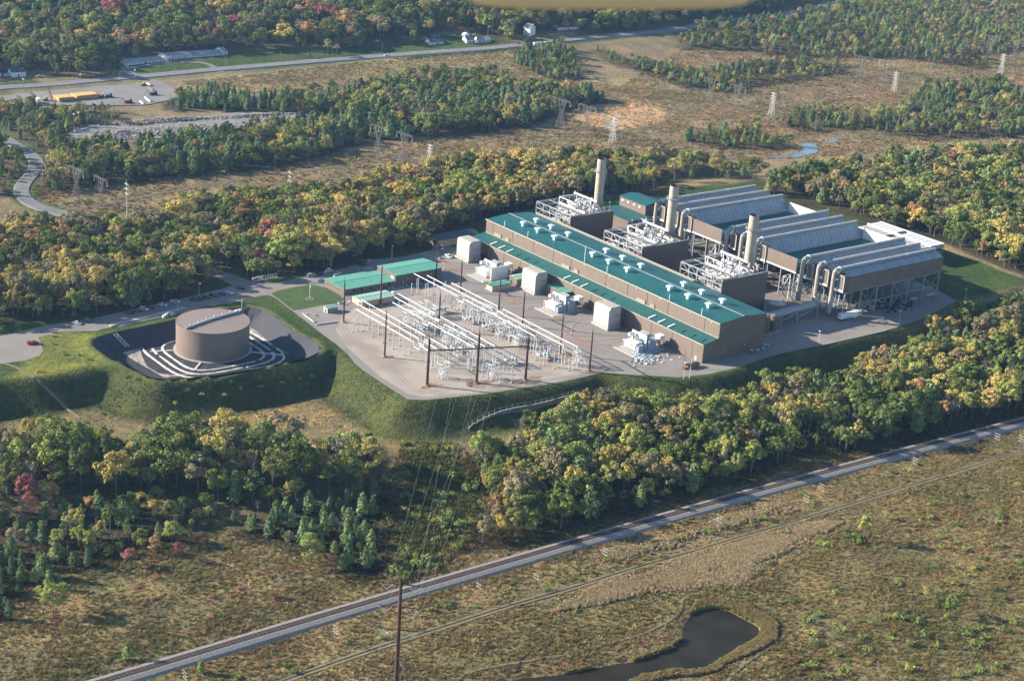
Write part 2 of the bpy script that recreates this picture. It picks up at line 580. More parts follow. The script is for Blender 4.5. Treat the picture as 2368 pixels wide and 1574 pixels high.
# ------------------------------------------------------------------ woods (outlines surveyed at tree feet, or at crowns with ^height)
# name: outline, spacing, share of pines, share of bare trees, height range, colour mix, where (for labels)
MIXES = {
    'gold': dict(g=.33, y=.21, l=.27, o=.08, b=.09, r=.02),
    'green': dict(g=.48, y=.08, l=.30, o=.04, b=.09, r=.01),
    'dark': dict(g=.66, y=.03, l=.14, o=.05, b=.09, r=.03),
    'fresh': dict(g=.33, y=.09, l=.48, o=.02, b=.07, r=.01),
    'pale': dict(g=.42, y=.05, l=.42, o=.015, b=.09, r=.005),
}
WOODS = [
    ('mid', gpts('D -250,720 0,640 300,655 600,622 870,572 1150,503 1330,468 1470,400 ^16 A 1900,1290 1800,1235 1500,1275 1200,1300 '
                 '1000,1395 800,1425 540,1420 400,1445 230,1445 0,1490 -250,1560'), 6.2, .03, .05, (12, 19), 'gold', 'wood behind the storage tank'),
    ('mid2', gpts('D 1630,372 1740,372 1900,350 2100,325 2359,268 E 300,200 450,192 640,150 700,62 870,20 1000,-40 ^0 K 0,640 ^16 B 2000,1000 1500,1000 '
                  '1100,1010 800,1030 500,1090 0,1215 A 2359,1200 1800,1250'), 6.2, .03, .06, (12.5, 20), 'gold', 'wood beyond the turbine hall'),
    ('mid3', gpts('K 0,640 600,640 800,500 1300,390 1900,440 2150,560 F 560,110 ^15 C 560,1090 400,1040 300,990 0,990 B 2359,985 1950,985'), 7.5, .10, .06, (11, 18), 'green', 'wood behind the condensers'),
    ('right', gpts('F 600,150 720,185 900,235 1050,262 1280,330 1500,382 1660,412 1800,462 2000,560 2200,635 2359,690 2700,820 ^16 C 2800,900 2359,950 2000,965 1700,985 '
                   '1300,1025 1000,1055 800,1075 590,1110'), 6.3, .14, .04, (12.5, 19), 'green', 'wood right of the condensers'),
    ('front_right', gpts('H 1060,640 1200,660 1450,600 1570,530 1800,480 2100,400 2359,320 I 250,230 480,190 620,120 800,20 F 2000,1880 2359,1700 2700,1560 ^14 F 2700,640 2359,770 '
                         '2150,800 1900,880 1760,930 1670,1000 1600,1100 1420,1170 1240,1200 1040,1330 760,1275 520,1340 330,1400 0,1460 E 2359,1140 2000,1090 1690,1075 1480,1150 1350,1215 '
                         '1200,1350 ^6 H 760,0 900,150 1000,330 930,560'), 6.0, .10, .08, (9.5, 17), 'fresh', 'wood above the railway'),
    ('front_left', gpts('G -200,700 60,420 300,400 700,330 1100,330 1500,350 1750,400 2100,330 2359,300 H 250,230 330,100 400,0 ^13 E 420,1400 300,1310 150,1350 0,1450 D 2359,1345 1900,1345 1350,1370 '
                        '1000,1420 800,1430 620,1350 480,1345 300,1360 100,1395 0,1420 -250,1450'), 7.6, .14, .10, (15, 23), 'green', 'wood below the tank embankment'),
    ('pines_left', gpts('G -200,1180 20,1120 90,1000 250,900 380,830 560,825 720,770 900,690 1100,640 1300,610 1500,540 1500,380 1100,340 700,340 300,400 60,420 -200,700'), 6.0, .66, .16, (6, 11), 'green', 'pine stand by the brush field'),
    ('pines_right', gpts('G 1650,560 1800,600 2050,690 2180,660 2300,800 2359,860 H 100,900 260,860 300,700 290,420 330,200 G 2359,310 2100,340 1700,400 1550,480'), 6.2, .66, .10, (6, 11), 'fresh', 'pine stand by the clearing'),
    ('band', gpts('A 280,1330 480,1290 1000,1235 1500,1180 2000,1120 2359,1010 B 300,960 700,925 1000,900 1250,865 1480,800 1500,760 ^6 B 1850,650 1700,590 1500,610 1280,590 1100,480 850,510 600,490 '
                  '300,560 0,650 A 2300,800 2000,810 1700,860 1500,905 1200,920 900,965 600,970 430,960 330,1090'), 6.6, .46, .05, (10, 16), 'pale', 'tree band behind the pylons'),
    ('band2', gpts('A 1120,750 1480,750 1560,775 2200,785 2359,790 B 200,700 ^2 B 250,560 0,640 A 2359,630 1700,650 1490,600 1230,640 1120,690'), 6.8, .5, .12, (8, 13), 'pale', 'trees beside the builder\'s yard'),
    ('clump_left', gpts('A -100,860 0,890 240,1010 330,1090 460,900 800,850 810,770 ^2 A 900,760 760,745 500,735 300,745 220,710 0,690 -100,690'), 6.6, .3, .16, (6.5, 11), 'pale', 'clump by the lane bend'),
    ('clump_road', gpts('A -100,1380 60,1330 140,1200 200,1120 150,1060 0,980 -100,940'), 7.5, .2, .06, (9, 14), 'green', 'trees inside the lane bend'),
    ('hill', gpts('A -400,560 0,525 330,470 340,520 690,530 770,450 810,400 1180,372 1550,348 2200,330 2359,345 B 440,270 640,235 880,190 1090,285 1260,250 1500,205 1720,228 1900,225 2359,175 '
                  'C 150,150 600,88 700,50 760,-40 ^10 C 600,-420 A 0,-520 -500,-380'), 8.0, .08, .03, (14, 21), 'dark', 'wooded hillside beyond the highway'),
    ('far_right', gpts('C 0,210 150,180 640,115 700,60 760,-40 ^8 C 900,-260 2359,-330 2800,-260 2800,250 2359,310 2110,330 2100,420 1900,395 ^0 C 1550,400 1050,392 850,402 700,400 500,345 0,330'), 8.6, .34, .06, (7, 12), 'pale', 'far wood at the upper right'),
    ('clump_mid', gpts('B 1230,440 1360,500 1480,545 1690,548 ^2 B 1700,520 1590,430 1640,350 1500,300 1230,330'), 6.8, .45, .08, (8, 12), 'pale', 'clump below the highway'),
    ('strip1', gpts('B 1740,340 1850,430 2100,500 2359,590 C 350,600 ^1 C 300,520 B 2359,480 2000,400 1800,330'), 7.6, .4, .05, (6, 10), 'pale', 'tree strip in the marsh'),
    ('strip2', gpts('C 0,590 100,600 350,640 520,600 850,545 1150,490 ^1 C 1150,440 850,420 600,400 200,470 0,490'), 7.6, .4, .06, (6, 10), 'fresh', 'tree strip between the pylons'),
    ('strip3', gpts('C 60,960 300,1010 600,1020 800,1010 ^1 C 700,960 540,920 560,830 450,840 100,900'), 7.6, .4, .06, (6, 10), 'pale', 'scrub trees by the creek'),
    ('strip4', gpts('C 700,850 900,900 1250,880 1400,900 1700,960 2359,930 2600,900 ^2 C 2600,600 2359,650 2200,510 2050,560 1700,570 1550,720 1250,760 1000,730 720,790'), 7.4, .35, .10, (7, 11), 'pale', 'scrub wood beyond the creek'),
]
TINT = dict(g=[(.064, .082, .018), (.080, .092, .023), (.052, .072, .019), (.094, .100, .026), (.076, .100, .021)],
            y=[(.225, .180, .050), (.20, .168, .050), (.25, .185, .056)],
            l=[(.140, .160, .038), (.118, .142, .036), (.165, .170, .046)],
            o=[(.255, .150, .060), (.23, .13, .055), (.25, .165, .075)],
            b=[(.135, .114, .060), (.150, .122, .070), (.115, .104, .052)],
            r=[(.19, .072, .058), (.15, .058, .050), (.21, .095, .070)],
            p=[(.066, .100, .040), (.080, .114, .046), (.056, .088, .042), (.096, .124, .048)],
            n=[(.155, .135, .122), (.135, .120, .112)])
TINT = {k: [tuple(2.0 * c + .02 for c in t) for t in v] for k, v in TINT.items()}
WORD = dict(g='green', y='golden yellow', l='yellow-green', o='orange', b='olive brown', r='red')
trees = []      # (kind, x, y, z, height, tint, colour key, wood index)
for wi, (nm, poly, sp, pin, bare, (h0, h1), mixn, where) in enumerate(WOODS):
    x0, y0 = poly.min(0)
    x1, y1 = poly.max(0)
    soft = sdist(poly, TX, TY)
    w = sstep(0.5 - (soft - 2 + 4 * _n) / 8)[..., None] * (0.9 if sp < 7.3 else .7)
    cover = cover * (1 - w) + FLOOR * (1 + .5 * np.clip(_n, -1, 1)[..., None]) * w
    gx, gy = np.meshgrid(np.arange(x0, x1, sp), np.arange(y0, y1, sp))
    gx = (gx + RNG.uniform(-.46, .46, gx.shape) * sp).ravel()
    gy = (gy + RNG.uniform(-.46, .46, gy.shape) * sp).ravel()
    d = sdist(poly, gx, gy)
    nn = wav(gx, gy, 17, wi) + .5 * wav(gx, gy, 41, 2 * wi)
    keep = (d < 0) & (RNG.random(len(gx)) < (0.94 if sp < 7.3 else np.clip(.78 + .3 * nn, .3, .97)))
    if nm == 'hill':
        keep &= RNG.random(len(gx)) < .9
    gx, gy, nn = gx[keep], gy[keep], nn[keep]
    gz = HF(gx, gy)
    q = proj(np.stack([gx, gy, gz + 8], -1))
    vis = (q[:, 0] > -260) & (q[:, 0] < PW + 200) & (q[:, 1] > -230) & (q[:, 1] < PH + 160)
    mix = MIXES[mixn]
    ks, ps = list(mix), np.array(list(mix.values()))
    pn = wav(gx, gy, 26, 3 + wi)
    for i in np.nonzero(vis)[0]:
        u = RNG.random()
        hh = RNG.uniform(h0 * .82, h1 * 1.12) * (1.0 if d[keep][i] < -10 else RNG.uniform(.62, 1.0))
        pinp = np.clip(pin * (1 + .9 * pn[i]), 0, 1)
        if u < pinp:
            kind, ck = 'p', 'p'
            hh *= RNG.uniform(.8, 1.05)
        elif u < pinp + bare:
            kind, ck = 'n', 'n'
        else:
            pr = ps * np.exp(1.5 * np.sin(nn[i] * 2.2 + np.arange(len(ps)) * 2.1))
            ck = ks[RNG.choice(len(ks), p=pr / pr.sum())]
            kind = 'd'
        tint = np.array(TINT[ck][RNG.integers(len(TINT[ck]))]) * RNG.uniform(.80, 1.2)
        trees.append((kind, gx[i], gy[i], gz[i], hh, tint, ck, wi))

# nothing grows on roads, yards, water, rails or under the plant
CLEAR = []


def clear_path(P, wid):
    CLEAR.append((np.asarray(P), wid))


RAIL = gpts('^1.3 G 100,1745 420,1650 700,1553 H 0,1088 350,982 700,874 1100,760 1500,641 2000,508 2359,413 I 350,308 700,218 1000,146 1500,2 F 2359,1680 2800,1575')
def smooth_way(P, deg):
    """surveyed points eased onto one smooth curve"""
    d = P[-1] - P[0]
    d = d / np.linalg.norm(d)
    n = np.array([-d[1], d[0]])
    u, v = (P - P[0]) @ d, (P - P[0]) @ n
    c = np.polyfit(u / 400, v, deg)
    uu = np.linspace(u.min(), u.max(), 26)
    return P[0] + uu[:, None] * d + np.polyval(c, uu / 400)[:, None] * n


RAIL = smooth_way(RAIL, 3)
TRACK = gpts('G 1500,1700 2000,1590 H 0,1420 300,1322 700,1195 1000,1095 1400,1000 1900,832 2359,692 I 400,600 850,470 1300,312 1700,190 2000,100 2359,5 2700,-120')
TRACK = smooth_way(TRACK, 4)
HIGHWAY = gpts('A -500,650 0,600 300,582 700,545 1000,520 1400,482 1800,448 2359,402 B 500,368 1000,333 1300,303 1500,281 1800,250 2100,222 2359,195 C 150,160 400,132 620,106 900,60 1300,-30')
LANE = gpts('A -200,820 0,925 120,1000 210,1055 252,1110 225,1180 175,1240 148,1305 190,1370 290,1420 420,1455 650,1540')
PYLON_TRACK = gpts('A 420,1440 700,1400 1100,1320 1500,1250 2000,1180 2359,1130 B 300,1075 800,990 1300,910 1800,905 2359,830 C 600,745 1100,660 1500,590 2000,510 2359,460')


def seg_dist(P, X, Y):
    d = np.full(np.shape(X), 1e9)
    for (ax, ay), (bx, by) in zip(P[:-1], P[1:]):
        ex, ey = bx - ax, by - ay
        t = np.clip(((X - ax) * ex + (Y - ay) * ey) / (ex * ex + ey * ey + 1e-9), 0, 1)
        d = np.minimum(d, np.hypot(X - ax - t * ex, Y - ay - t * ey))
    return d


for P_, w_, c_ in ((TRACK, 6, (.20, .16, .075)), (PYLON_TRACK, 5, (.20, .15, .08)), (LANE, 11, LAWN * 1.2), (HIGHWAY, 15, LAWN * 1.1), (RAIL, 8, (.14, .105, .055))):
    _d = seg_dist(P_, TX, TY)
    w = sstep((w_ - _d) / 4)[..., None] * .85
    cover = cover * (1 - w) + np.asarray(c_) * w

YARD1 = gpts('A -100,680 0,662 300,627 600,602 900,577 1000,560 1060,548 1110,556 1250,650 1180,680 1000,720 700,725 300,722 0,712 -100,715')
YARD2 = gpts('A 470,905 560,880 760,862 1000,862 1200,830 1480,785 1650,768 1900,772 2130,790 1850,830 1720,880 1500,900 1300,925 1100,948 800,955 500,962')
tx = np.array([t[1] for t in trees])
ty = np.array([t[2] for t in trees])
ok = np.ones(len(trees), bool)
for P_, w_ in ((RAIL, 13), (TRACK, 6), (HIGHWAY, 11), (LANE, 9), (PYLON_TRACK, 9)):
    ok &= seg_dist(P_, tx, ty) > w_
for P_ in (YARD1, YARD2, POND, *STREAM):
    ok &= sdist(P_, tx, ty) > 3
ok &= ~((sdist(PAD, tx, ty) < 9) & (tx > -20) & (tx < 290) & (ty < 205) & (ty > -40))
# power line clearing below the switchyard
CLEARING = gpts('H 430,-60 790,-60 960,120 1060,330 960,560 690,800 420,900 300,700 300,400')
ok &= sdist(CLEARING, tx, ty) > -1
ok &= sdist(gpts('D 1440,300 1480,420 1620,400 1760,395 1580,320'), tx, ty) > 2
trees = [t for t, o in zip(trees, ok) if o]
w = sstep(-sdist(CLEARING, TX, TY) / 10)[..., None]
cover = cover * (1 - w) + np.array([.075, .082, .028]) * w

# ------------------------------------------------------------------ terrain mesh
nx, ny = len(GX), len(GY)
ids = np.arange(nx * ny).reshape(ny, nx)
faces = np.stack([ids[:-1, :-1], ids[:-1, 1:], ids[1:, 1:], ids[1:, :-1]], -1).reshape(-1, 4)
db_ = sdist(BASIN, TX, TY)
TZm = TZ - 0.5 * (db_ < -0.3)
me = bpy.data.meshes.new('ground')
me.vertices.add(nx * ny)
me.vertices.foreach_set('co', np.stack([TX, TY, TZm], -1).astype(np.float32).ravel())
me.loops.add(faces.size)
me.loops.foreach_set('vertex_index', faces.ravel())
me.polygons.add(len(faces))
me.polygons.foreach_set('loop_start', np.arange(0, faces.size, 4))
me.polygons.foreach_set('loop_total', np.full(len(faces), 4))
me.update()
me.validate()
me.shade_smooth()
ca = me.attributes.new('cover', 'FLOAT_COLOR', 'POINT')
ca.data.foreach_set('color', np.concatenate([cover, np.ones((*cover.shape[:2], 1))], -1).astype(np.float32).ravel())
gm = bpy.data.materials.new('ground_cover')
gm.use_nodes = True
nt = gm.node_tree
b = nt.nodes["Principled BSDF"]
b.inputs["Roughness"].default_value = 0.95
b.inputs["Specular IOR Level"].default_value = 0.1
at_ = nt.nodes.new("ShaderNodeAttribute")
at_.attribute_name = 'cover'
geo = nt.nodes.new("ShaderNodeNewGeometry")
prev = at_.outputs["Color"]
for sc, lo, hi, tintc in ((0.045, .74, 1.26, (1.10, 0.98, .86)), (0.35, .62, 1.38, (.94, 1.04, .92)), (1.6, .60, 1.42, (1, 1, 1))):
    n = nt.nodes.new("ShaderNodeTexNoise")
    n.inputs["Scale"].default_value = sc
    n.inputs["Detail"].default_value = 5
    n.inputs["Roughness"].default_value = .65
    nt.links.new(geo.outputs["Position"], n.inputs["Vector"])
    r = nt.nodes.new("ShaderNodeValToRGB")
    r.color_ramp.elements[0].position, r.color_ramp.elements[1].position = .32, .68
    r.color_ramp.elements[0].color = (*[lo / c for c in tintc], 1)
    r.color_ramp.elements[1].color = (*[hi * c for c in tintc], 1)
    nt.links.new(n.outputs["Fac"], r.inputs[0])
    mx = nt.nodes.new("ShaderNodeMix")
    mx.data_type = 'RGBA'
    mx.blend_type = 'MULTIPLY'
    mx.inputs[0].default_value = 1.0
    nt.links.new(prev, mx.inputs[6])
    nt.links.new(r.outputs[0], mx.inputs[7])
    prev = mx.outputs[2]
nt.links.new(prev, b.inputs["Base Color"])
bn = nt.nodes.new("ShaderNodeBump")
bn.inputs["Strength"].default_value = 0.9
bn.inputs["Distance"].default_value = 0.6
n3 = nt.nodes.new("ShaderNodeTexNoise")
n3.inputs["Scale"].default_value = 0.9
n3.inputs["Detail"].default_value = 6
nt.links.new(geo.outputs["Position"], n3.inputs["Vector"])
nt.links.new(n3.outputs["Fac"], bn.inputs["Height"])
nt.links.new(bn.outputs["Normal"], b.inputs["Normal"])
me.materials.append(gm)
go = bpy.data.objects.new('ground', me)
COL.objects.link(go)
tag(go, kind='structure')


# ------------------------------------------------------------------ sheets: paved areas, roads, rails, water
def tri_fill(poly, z, name, material):
    """flat sheet with a slightly thick edge, filled from an outline"""
    import bmesh
    bm = bmesh.new()
    vs = [bm.verts.new((float(x), float(y), z)) for x, y in poly]
    f = bm.faces.new(vs)
    bmesh.ops.triangulate(bm, faces=[f])
    bmesh.ops.recalc_face_normals(bm, faces=bm.faces)
    for f in bm.faces:
        if f.normal.z < 0:
            f.normal_flip()
    me = bpy.data.meshes.new(name)
    bm.to_mesh(me)
    bm.free()
    me.materials.append(M[material])
    o = bpy.data.objects.new(name, me)
    COL.objects.link(o)
    return tag(o, kind='structure')


def resample(P, step):
    P = np.asarray(P, float)
    # Catmull-Rom smoothing, then even steps
    Q = []
    for i in range(len(P) - 1):
        p0, p1, p2, p3 = P[max(i - 1, 0)], P[i], P[i + 1], P[min(i + 2, len(P) - 1)]
        for t in np.linspace(0, 1, 12, endpoint=False):
            Q.append(.5 * ((2 * p1) + (-p0 + p2) * t + (2 * p0 - 5 * p1 + 4 * p2 - p3) * t * t + (-p0 + 3 * p1 - 3 * p2 + p3) * t ** 3))
    Q.append(P[-1])
    Q = np.array(Q)
    s = np.concatenate([[0], np.cumsum(np.hypot(*np.diff(Q, axis=0).T))])
    t = np.arange(0, s[-1], step)
    return np.stack([np.interp(t, s, Q[:, 0]), np.interp(t, s, Q[:, 1])], -1)


def offsets(P, off):
    d = np.gradient(P, axis=0)
    d /= np.linalg.norm(d, axis=1, keepdims=True) + 1e-9
    return P + np.stack([-d[:, 1], d[:, 0]], -1) * off


def ribbon(P, offs, lifts, name, material, zbase=None, drape=True):
    mb = MB()
    rows = []
    for o, l in zip(offs, lifts):
        q = offsets(P, o)
        z = (HF(q[:, 0], q[:, 1]) if drape else (zbase if zbase is not None else HF(P[:, 0], P[:, 1]))) + l
        rows.append(np.column_stack([q, z]))
    V = np.concatenate(rows)
    n = len(P)
    F = []
    for k in range(len(offs) - 1):
        for i in range(n - 1):
            F.append((k * n + i, k * n + i + 1, (k + 1) * n + i + 1, (k + 1) * n + i))
    mb.add(V, F)
    return structure(mb, name, material)


def smooth1(z, n=9):
    k = np.ones(n) / n
    return np.convolve(np.pad(z, n // 2, mode='edge'), k, mode='valid')


PAVED = np.vstack([
    pts('D -300,825 0,757 330,682 620,642 870,582 1150,522 1330,482 1500,438 1590,415 1480,360 1400,320 1330,262 1400,262 1500,305 1580,338 1730,388 1880,398 2090,347 2359,292'),
    pts('E 250,235 450,217 640,172 690,95 760,66 950,30'), [(-6, 214), (60, 216), (120, 232), (215, 180), (214, 20)],
    pts('F 1900,872 1650,1000 1400,1080 1000,1170 700,1230 520,1285 440,1318 200,1372 0,1392'), pts('E 1800,1008 1500,1075 1000,1152 600,1192 480,1188 340,1100 175,990 120,945 70,880 0,820'),
    pts('D 2190,738 2000,590 1880,500 1830,478 1770,484 1480,562 1190,640 760,702 700,722 420,727 262,765 285,815 292,860 270,890 180,922 0,947 -300,1010')])
tri_fill(PAVED, 0.03, 'asphalt_pavement', 'asphalt')
FLAG_LAWN = pts('D 1848,470 1900,447 2000,425 2120,408 2225,428 2300,470 2345,505 2320,535 2200,548 2060,575 2000,582 1900,505')
mat('lawn_grass', (.050, .085, .020), .95, .22, .2, stain=((.085, .095, .030), .08, .58), detail=6)
tri_fill(FLAG_LAWN, 0.07, 'lawn', 'lawn_grass')
tri_fill(pts('E -10,715 30,640 110,568 300,560 520,482 600,430 700,425 850,478 1080,556 1300,655 1500,755 1650,860 1730,985 1640,1030 1500,1066 1000,1140 600,1172 480,1150 300,1040 60,830'),
         0.06, 'switchyard_gravel', 'yard_gravel')
tri_fill(YARD1, float(HF(*YARD1.mean(0))) + .75, 'builders_yard', 'lot_gravel')
tri_fill(YARD2, float(HF(*YARD2.mean(0))) + .75, 'rubble_yard', 'lot_gravel')
tri_fill(POND, -12.1, 'pond', 'pond_water')
for P_ in STREAM:
    c_ = P_.mean(0)
    tri_fill(P_, float(HF(P_[:, 0], P_[:, 1]).max()) + .25, 'creek', 'stream_water')

# railway: ballast bank, two rails, ties near enough to see
RL = resample(RAIL, 4.0)
zr = smooth1(HF(RL[:, 0], RL[:, 1]), 31) + 1.3
ribbon(RL, [4.4, 3.0, -2.0, -3.8, -5.2], [-1.7, 0, 0, -.55, -1.6], 'railway_ballast', 'ballast', zr, False)
ribbon(RL, [1.45, -1.45], [.06, .06], 'railway_track_bed', 'ballast_dark', zr, False)
for s_ in (.75, -.75):
    mb = MB()
    q = offsets(RL, s_)
    for i in range(len(q) - 1):
        mb.bar((*q[i], zr[i] + .30), (*q[i + 1], zr[i + 1] + .30), .16)
    structure(mb, 'rail', 'rail_steel')
RT = resample(RAIL, 1.6)
zt = np.interp(np.arange(len(RT)) * 1.6, np.arange(len(RL)) * 4.0, zr)
mb = MB()
d_ = np.gradient(RT, axis=0)
d_ /= np.linalg.norm(d_, axis=1, keepdims=True)
for (x, y), z, (dx, dy) in zip(RT, zt, d_):
    mb.bar((x - dy * 1.3, y + dx * 1.3, z + .12), (x + dy * 1.3, y - dx * 1.3, z + .12), .24)
tag(mb.build('railway_ties', 'tie'), kind='structure')

for P_, w_, nm, mt, lf in ((HIGHWAY, 6.5, 'highway', 'road', .30), (LANE, 4.4, 'lane', 'road', .22)):
    R_ = resample(P_, 6.0)
    z_ = smooth1(HF(R_[:, 0], R_[:, 1]), 7) + .55
    ribbon(R_, [w_ + 2, w_, -w_, -w_ - 2], [-1.2, 0, 0, -1.2], nm, mt, z_, False)
    mb = MB()
    if nm == 'lane':
        continue
    for s_ in (-.15, w_ - .9, -(w_ - .9)):
        q0, q1 = offsets(R_, s_ - .07), offsets(R_, s_ + .07)
        n = len(R_)
        mb.add(np.concatenate([np.column_stack([q0, z_ + .05]), np.column_stack([q1, z_ + .05])]), [(i, i + 1, n + i + 1, n + i) for i in range(n - 1)])
    structure(mb, nm + '_markings', 'paint_white')
for s_ in (.95, -.95):
    R_ = resample(TRACK, 5.0)
    ribbon(R_, [s_ + .55, s_ - .55], [.22, .22], 'wheel_track', 'dirt')
    R_ = resample(PYLON_TRACK, 6.0)
    ribbon(R_, [s_ + .5, s_ - .5], [.3, .3], 'wheel_track', 'dirt')
PATHS = ((gpts('I 725,1235 690,1290 600,1350 480,1430 380,1510 330,1575'), .6, 'dirt'),
         (gpts('H 820,1570 870,1515 1050,1470 1350,1420 1650,1365 1850,1300 2050,1255 2250,1160 2340,1080 I 30,1010 120,965 260,965 350,1010'), .6, 'dirt'),
         (gpts('D 10,945 100,970 230,1040 330,1130 450,1250 560,1330'), .8, 'dirt'),
         (gpts('Q 200,600 330,540 700,470 1100,430 1500,430 1750,470 1900,560 2000,620'), 2.6, 'road'),
         (gpts('Q 200,500 330,640 500,700'), 4.0, 'road'))
for P_, w_, mt in PATHS:
    ribbon(resample(P_, 4), [w_, -w_], [.3, .3], 'path', mt)

# lined basin round the tank: slopes and floor are one sheet, sandbag rows and gravel on top
n_ = 96
ang = np.linspace(0, 2 * math.pi, n_, endpoint=False)
bc = BASIN.mean(0)


def ring(inset):
    """BASIN shrunk by inset, sampled by angle"""
    out = []
    for a in ang:
        lo, hi = 0.0, 90.0
        for _ in range(26):
            m_ = (lo + hi) / 2
            p = bc + m_ * np.array([math.cos(a), math.sin(a)])
            if sdist(BASIN, np.array([p[0]]), np.array([p[1]]))[0] < -inset:
                lo = m_
            else:
                hi = m_
        out.append(bc + lo * np.array([math.cos(a), math.sin(a)]))
    return np.array(out)


r0, r1, r2 = ring(0.3), ring(3.0), ring(10.4)
mb = MB()
mb.add(np.concatenate([np.column_stack([r_, np.full(n_, z_)]) for r_, z_ in ((r0, 1.42), (r1, -.4), (r2, -5.65))]),
       [(k * n_ + i, k * n_ + (i + 1) % n_, (k + 1) * n_ + (i + 1) % n_, (k + 1) * n_ + i) for k in range(2) for i in range(n_)])
structure(mb, 'basin_slope', 'liner')
mb = MB()
mb.add([(*bc, -5.65)] + [(*p, -5.66) for p in r2], [(0, 1 + i, 1 + (i + 1) % n_) for i in range(n_)])
structure(mb, 'basin_floor', 'basin_floor')
# pale gravel washed over the basin corners, wheel marks on the gravel yard
for P_ in (pts('D 812,852 870,838 955,830 965,885 1000,960 1080,1010 1160,1020 1300,1012 1240,1028 1120,1040 980,960 900,915', -5.6), pts('D 1700,690 1770,715 1880,788 2000,868 1965,880 1880,840 1790,780 1705,745', -5.6)):
    tri_fill(P_, -5.61, 'washed_gravel', 'washed')
for sp_ in ('E 60,650 20,690 60,760 200,880 350,1000 470,1100', 'E 80,640 45,690 85,750 220,865 370,985 490,1085', 'E 1900,870 1800,860 1780,890 1830,940 1700,1010 1500,1050 1100,1110', 'E 620,1130 900,1110 1200,1075 1500,1045 1700,1005',
            'E 1000,520 1300,640 1500,740 1650,830', 'E 1030,515 1330,635 1530,735 1680,825', 'E 880,420 1000,500 1200,640 1400,800', 'E 350,900 420,960 520,1010'):
    R_ = resample(pts(sp_), 3)
    for s_ in (.9, -.9):
        ribbon(R_, [s_ + .3, s_ - .3], [.085 + .002 * s_, .085 + .002 * s_], 'tyre_mark', 'tyre_dust', np.zeros(len(R_)), False)
for x_, y_, r_ in ((-141, 42, 4), (-118, 33, 6), (-94.5, 24.5, 6), (-58.6, 18.6, 4), (-56.5, 43.5, 4.5), (-138.8, 82.5, 2.5), (-108, 26, 5)):
    a_ = np.linspace(0, 6.283, 18, endpoint=False)
    rr = r_ * (1 + .3 * np.sin(3 * a_ + x_) + .18 * np.sin(7 * a_ + y_))
    tri_fill(np.column_stack([x_ + 1 + rr * 1.3 * np.cos(a_), y_ - 1 + rr * .7 * np.sin(a_)]), .072, 'rusty_gravel', 'rust_soil')

# ------------------------------------------------------------------ vegetation
def leaf_material(name, trans=.22):
    m = bpy.data.materials.new(name)
    m.use_nodes = True
    nt = m.node_tree
    nt.nodes.clear()
    out = nt.nodes.new("ShaderNodeOutputMaterial")
    a = nt.nodes.new("ShaderNodeAttribute")
    a.attribute_type = 'INSTANCER'
    a.attribute_name = 'tint'
    v = nt.nodes.new("ShaderNodeAttribute")
    v.attribute_name = 'tone'
    r = nt.nodes.new("ShaderNodeValToRGB")
    r.color_ramp.elements[0].color = (.62, .66, .74, 1)
    r.color_ramp.elements[1].color = (1.42, 1.34, 1.12, 1)
    nt.links.new(v.outputs["Fac"], r.inputs[0])
    mx = nt.nodes.new("ShaderNodeMix")
    mx.data_type = 'RGBA'
    mx.blend_type = 'MULTIPLY'
    mx.inputs[0].default_value = 1
    nt.links.new(a.outputs["Color"], mx.inputs[6])
    nt.links.new(r.outputs[0], mx.inputs[7])
    d = nt.nodes.new("ShaderNodeBsdfDiffuse")
    t = nt.nodes.new("ShaderNodeBsdfTranslucent")
    s = nt.nodes.new("ShaderNodeMixShader")
    s.inputs[0].default_value = trans
    nt.links.new(mx.outputs[2], d.inputs[0])
    nt.links.new(mx.outputs[2], t.inputs[0])
    nt.links.new(d.outputs[0], s.inputs[1])
    nt.links.new(t.outputs[0], s.inputs[2])
    nt.links.new(s.outputs[0], out.inputs[0])
    M[name] = m
    return m


leaf_material('leaves')
leaf_material('twigs', .05)


def unit(v):
    return v / (np.linalg.norm(v, axis=-1, keepdims=True) + 1e-9)


def leaf_faces(C, N, size, rng, aspect=.85, spread=.45):
    """one small bent quad per centre C, facing roughly N"""
    n = len(C)
    N = unit(N + spread * rng.normal(size=(n, 3)))
    T = unit(np.cross(N, rng.normal(size=(n, 3))))
    B = np.cross(N, T)
    s = (size * rng.uniform(.7, 1.3, n))[:, None]
    V = np.stack([C - T * s * .5, C - B * s * .5 * aspect, C + T * s * .5, C + B * s * .5 * aspect], 1).reshape(-1, 3)
    Fc = np.arange(4 * n).reshape(n, 4)
    return V, Fc


def np_mesh(name, V, Fc, tone=None, mats_=('leaves',)):
    me = bpy.data.meshes.new(name)
    me.vertices.add(len(V))
    me.vertices.foreach_set('co', np.asarray(V, np.float32).ravel())
    k = Fc.shape[1]
    me.loops.add(Fc.size)
    me.loops.foreach_set('vertex_index', Fc.astype(np.int32).ravel())
    me.polygons.add(len(Fc))
    me.polygons.foreach_set('loop_start', np.arange(0, Fc.size, k, dtype=np.int32))
    me.polygons.foreach_set('loop_total', np.full(len(Fc), k, np.int32))
    if tone is not None:
        t = me.attributes.new('tone', 'FLOAT', 'POINT')
        t.data.foreach_set('value', np.asarray(tone, np.float32))
    for m in mats_:
        me.materials.append(M[m])
    me.update()
    return me


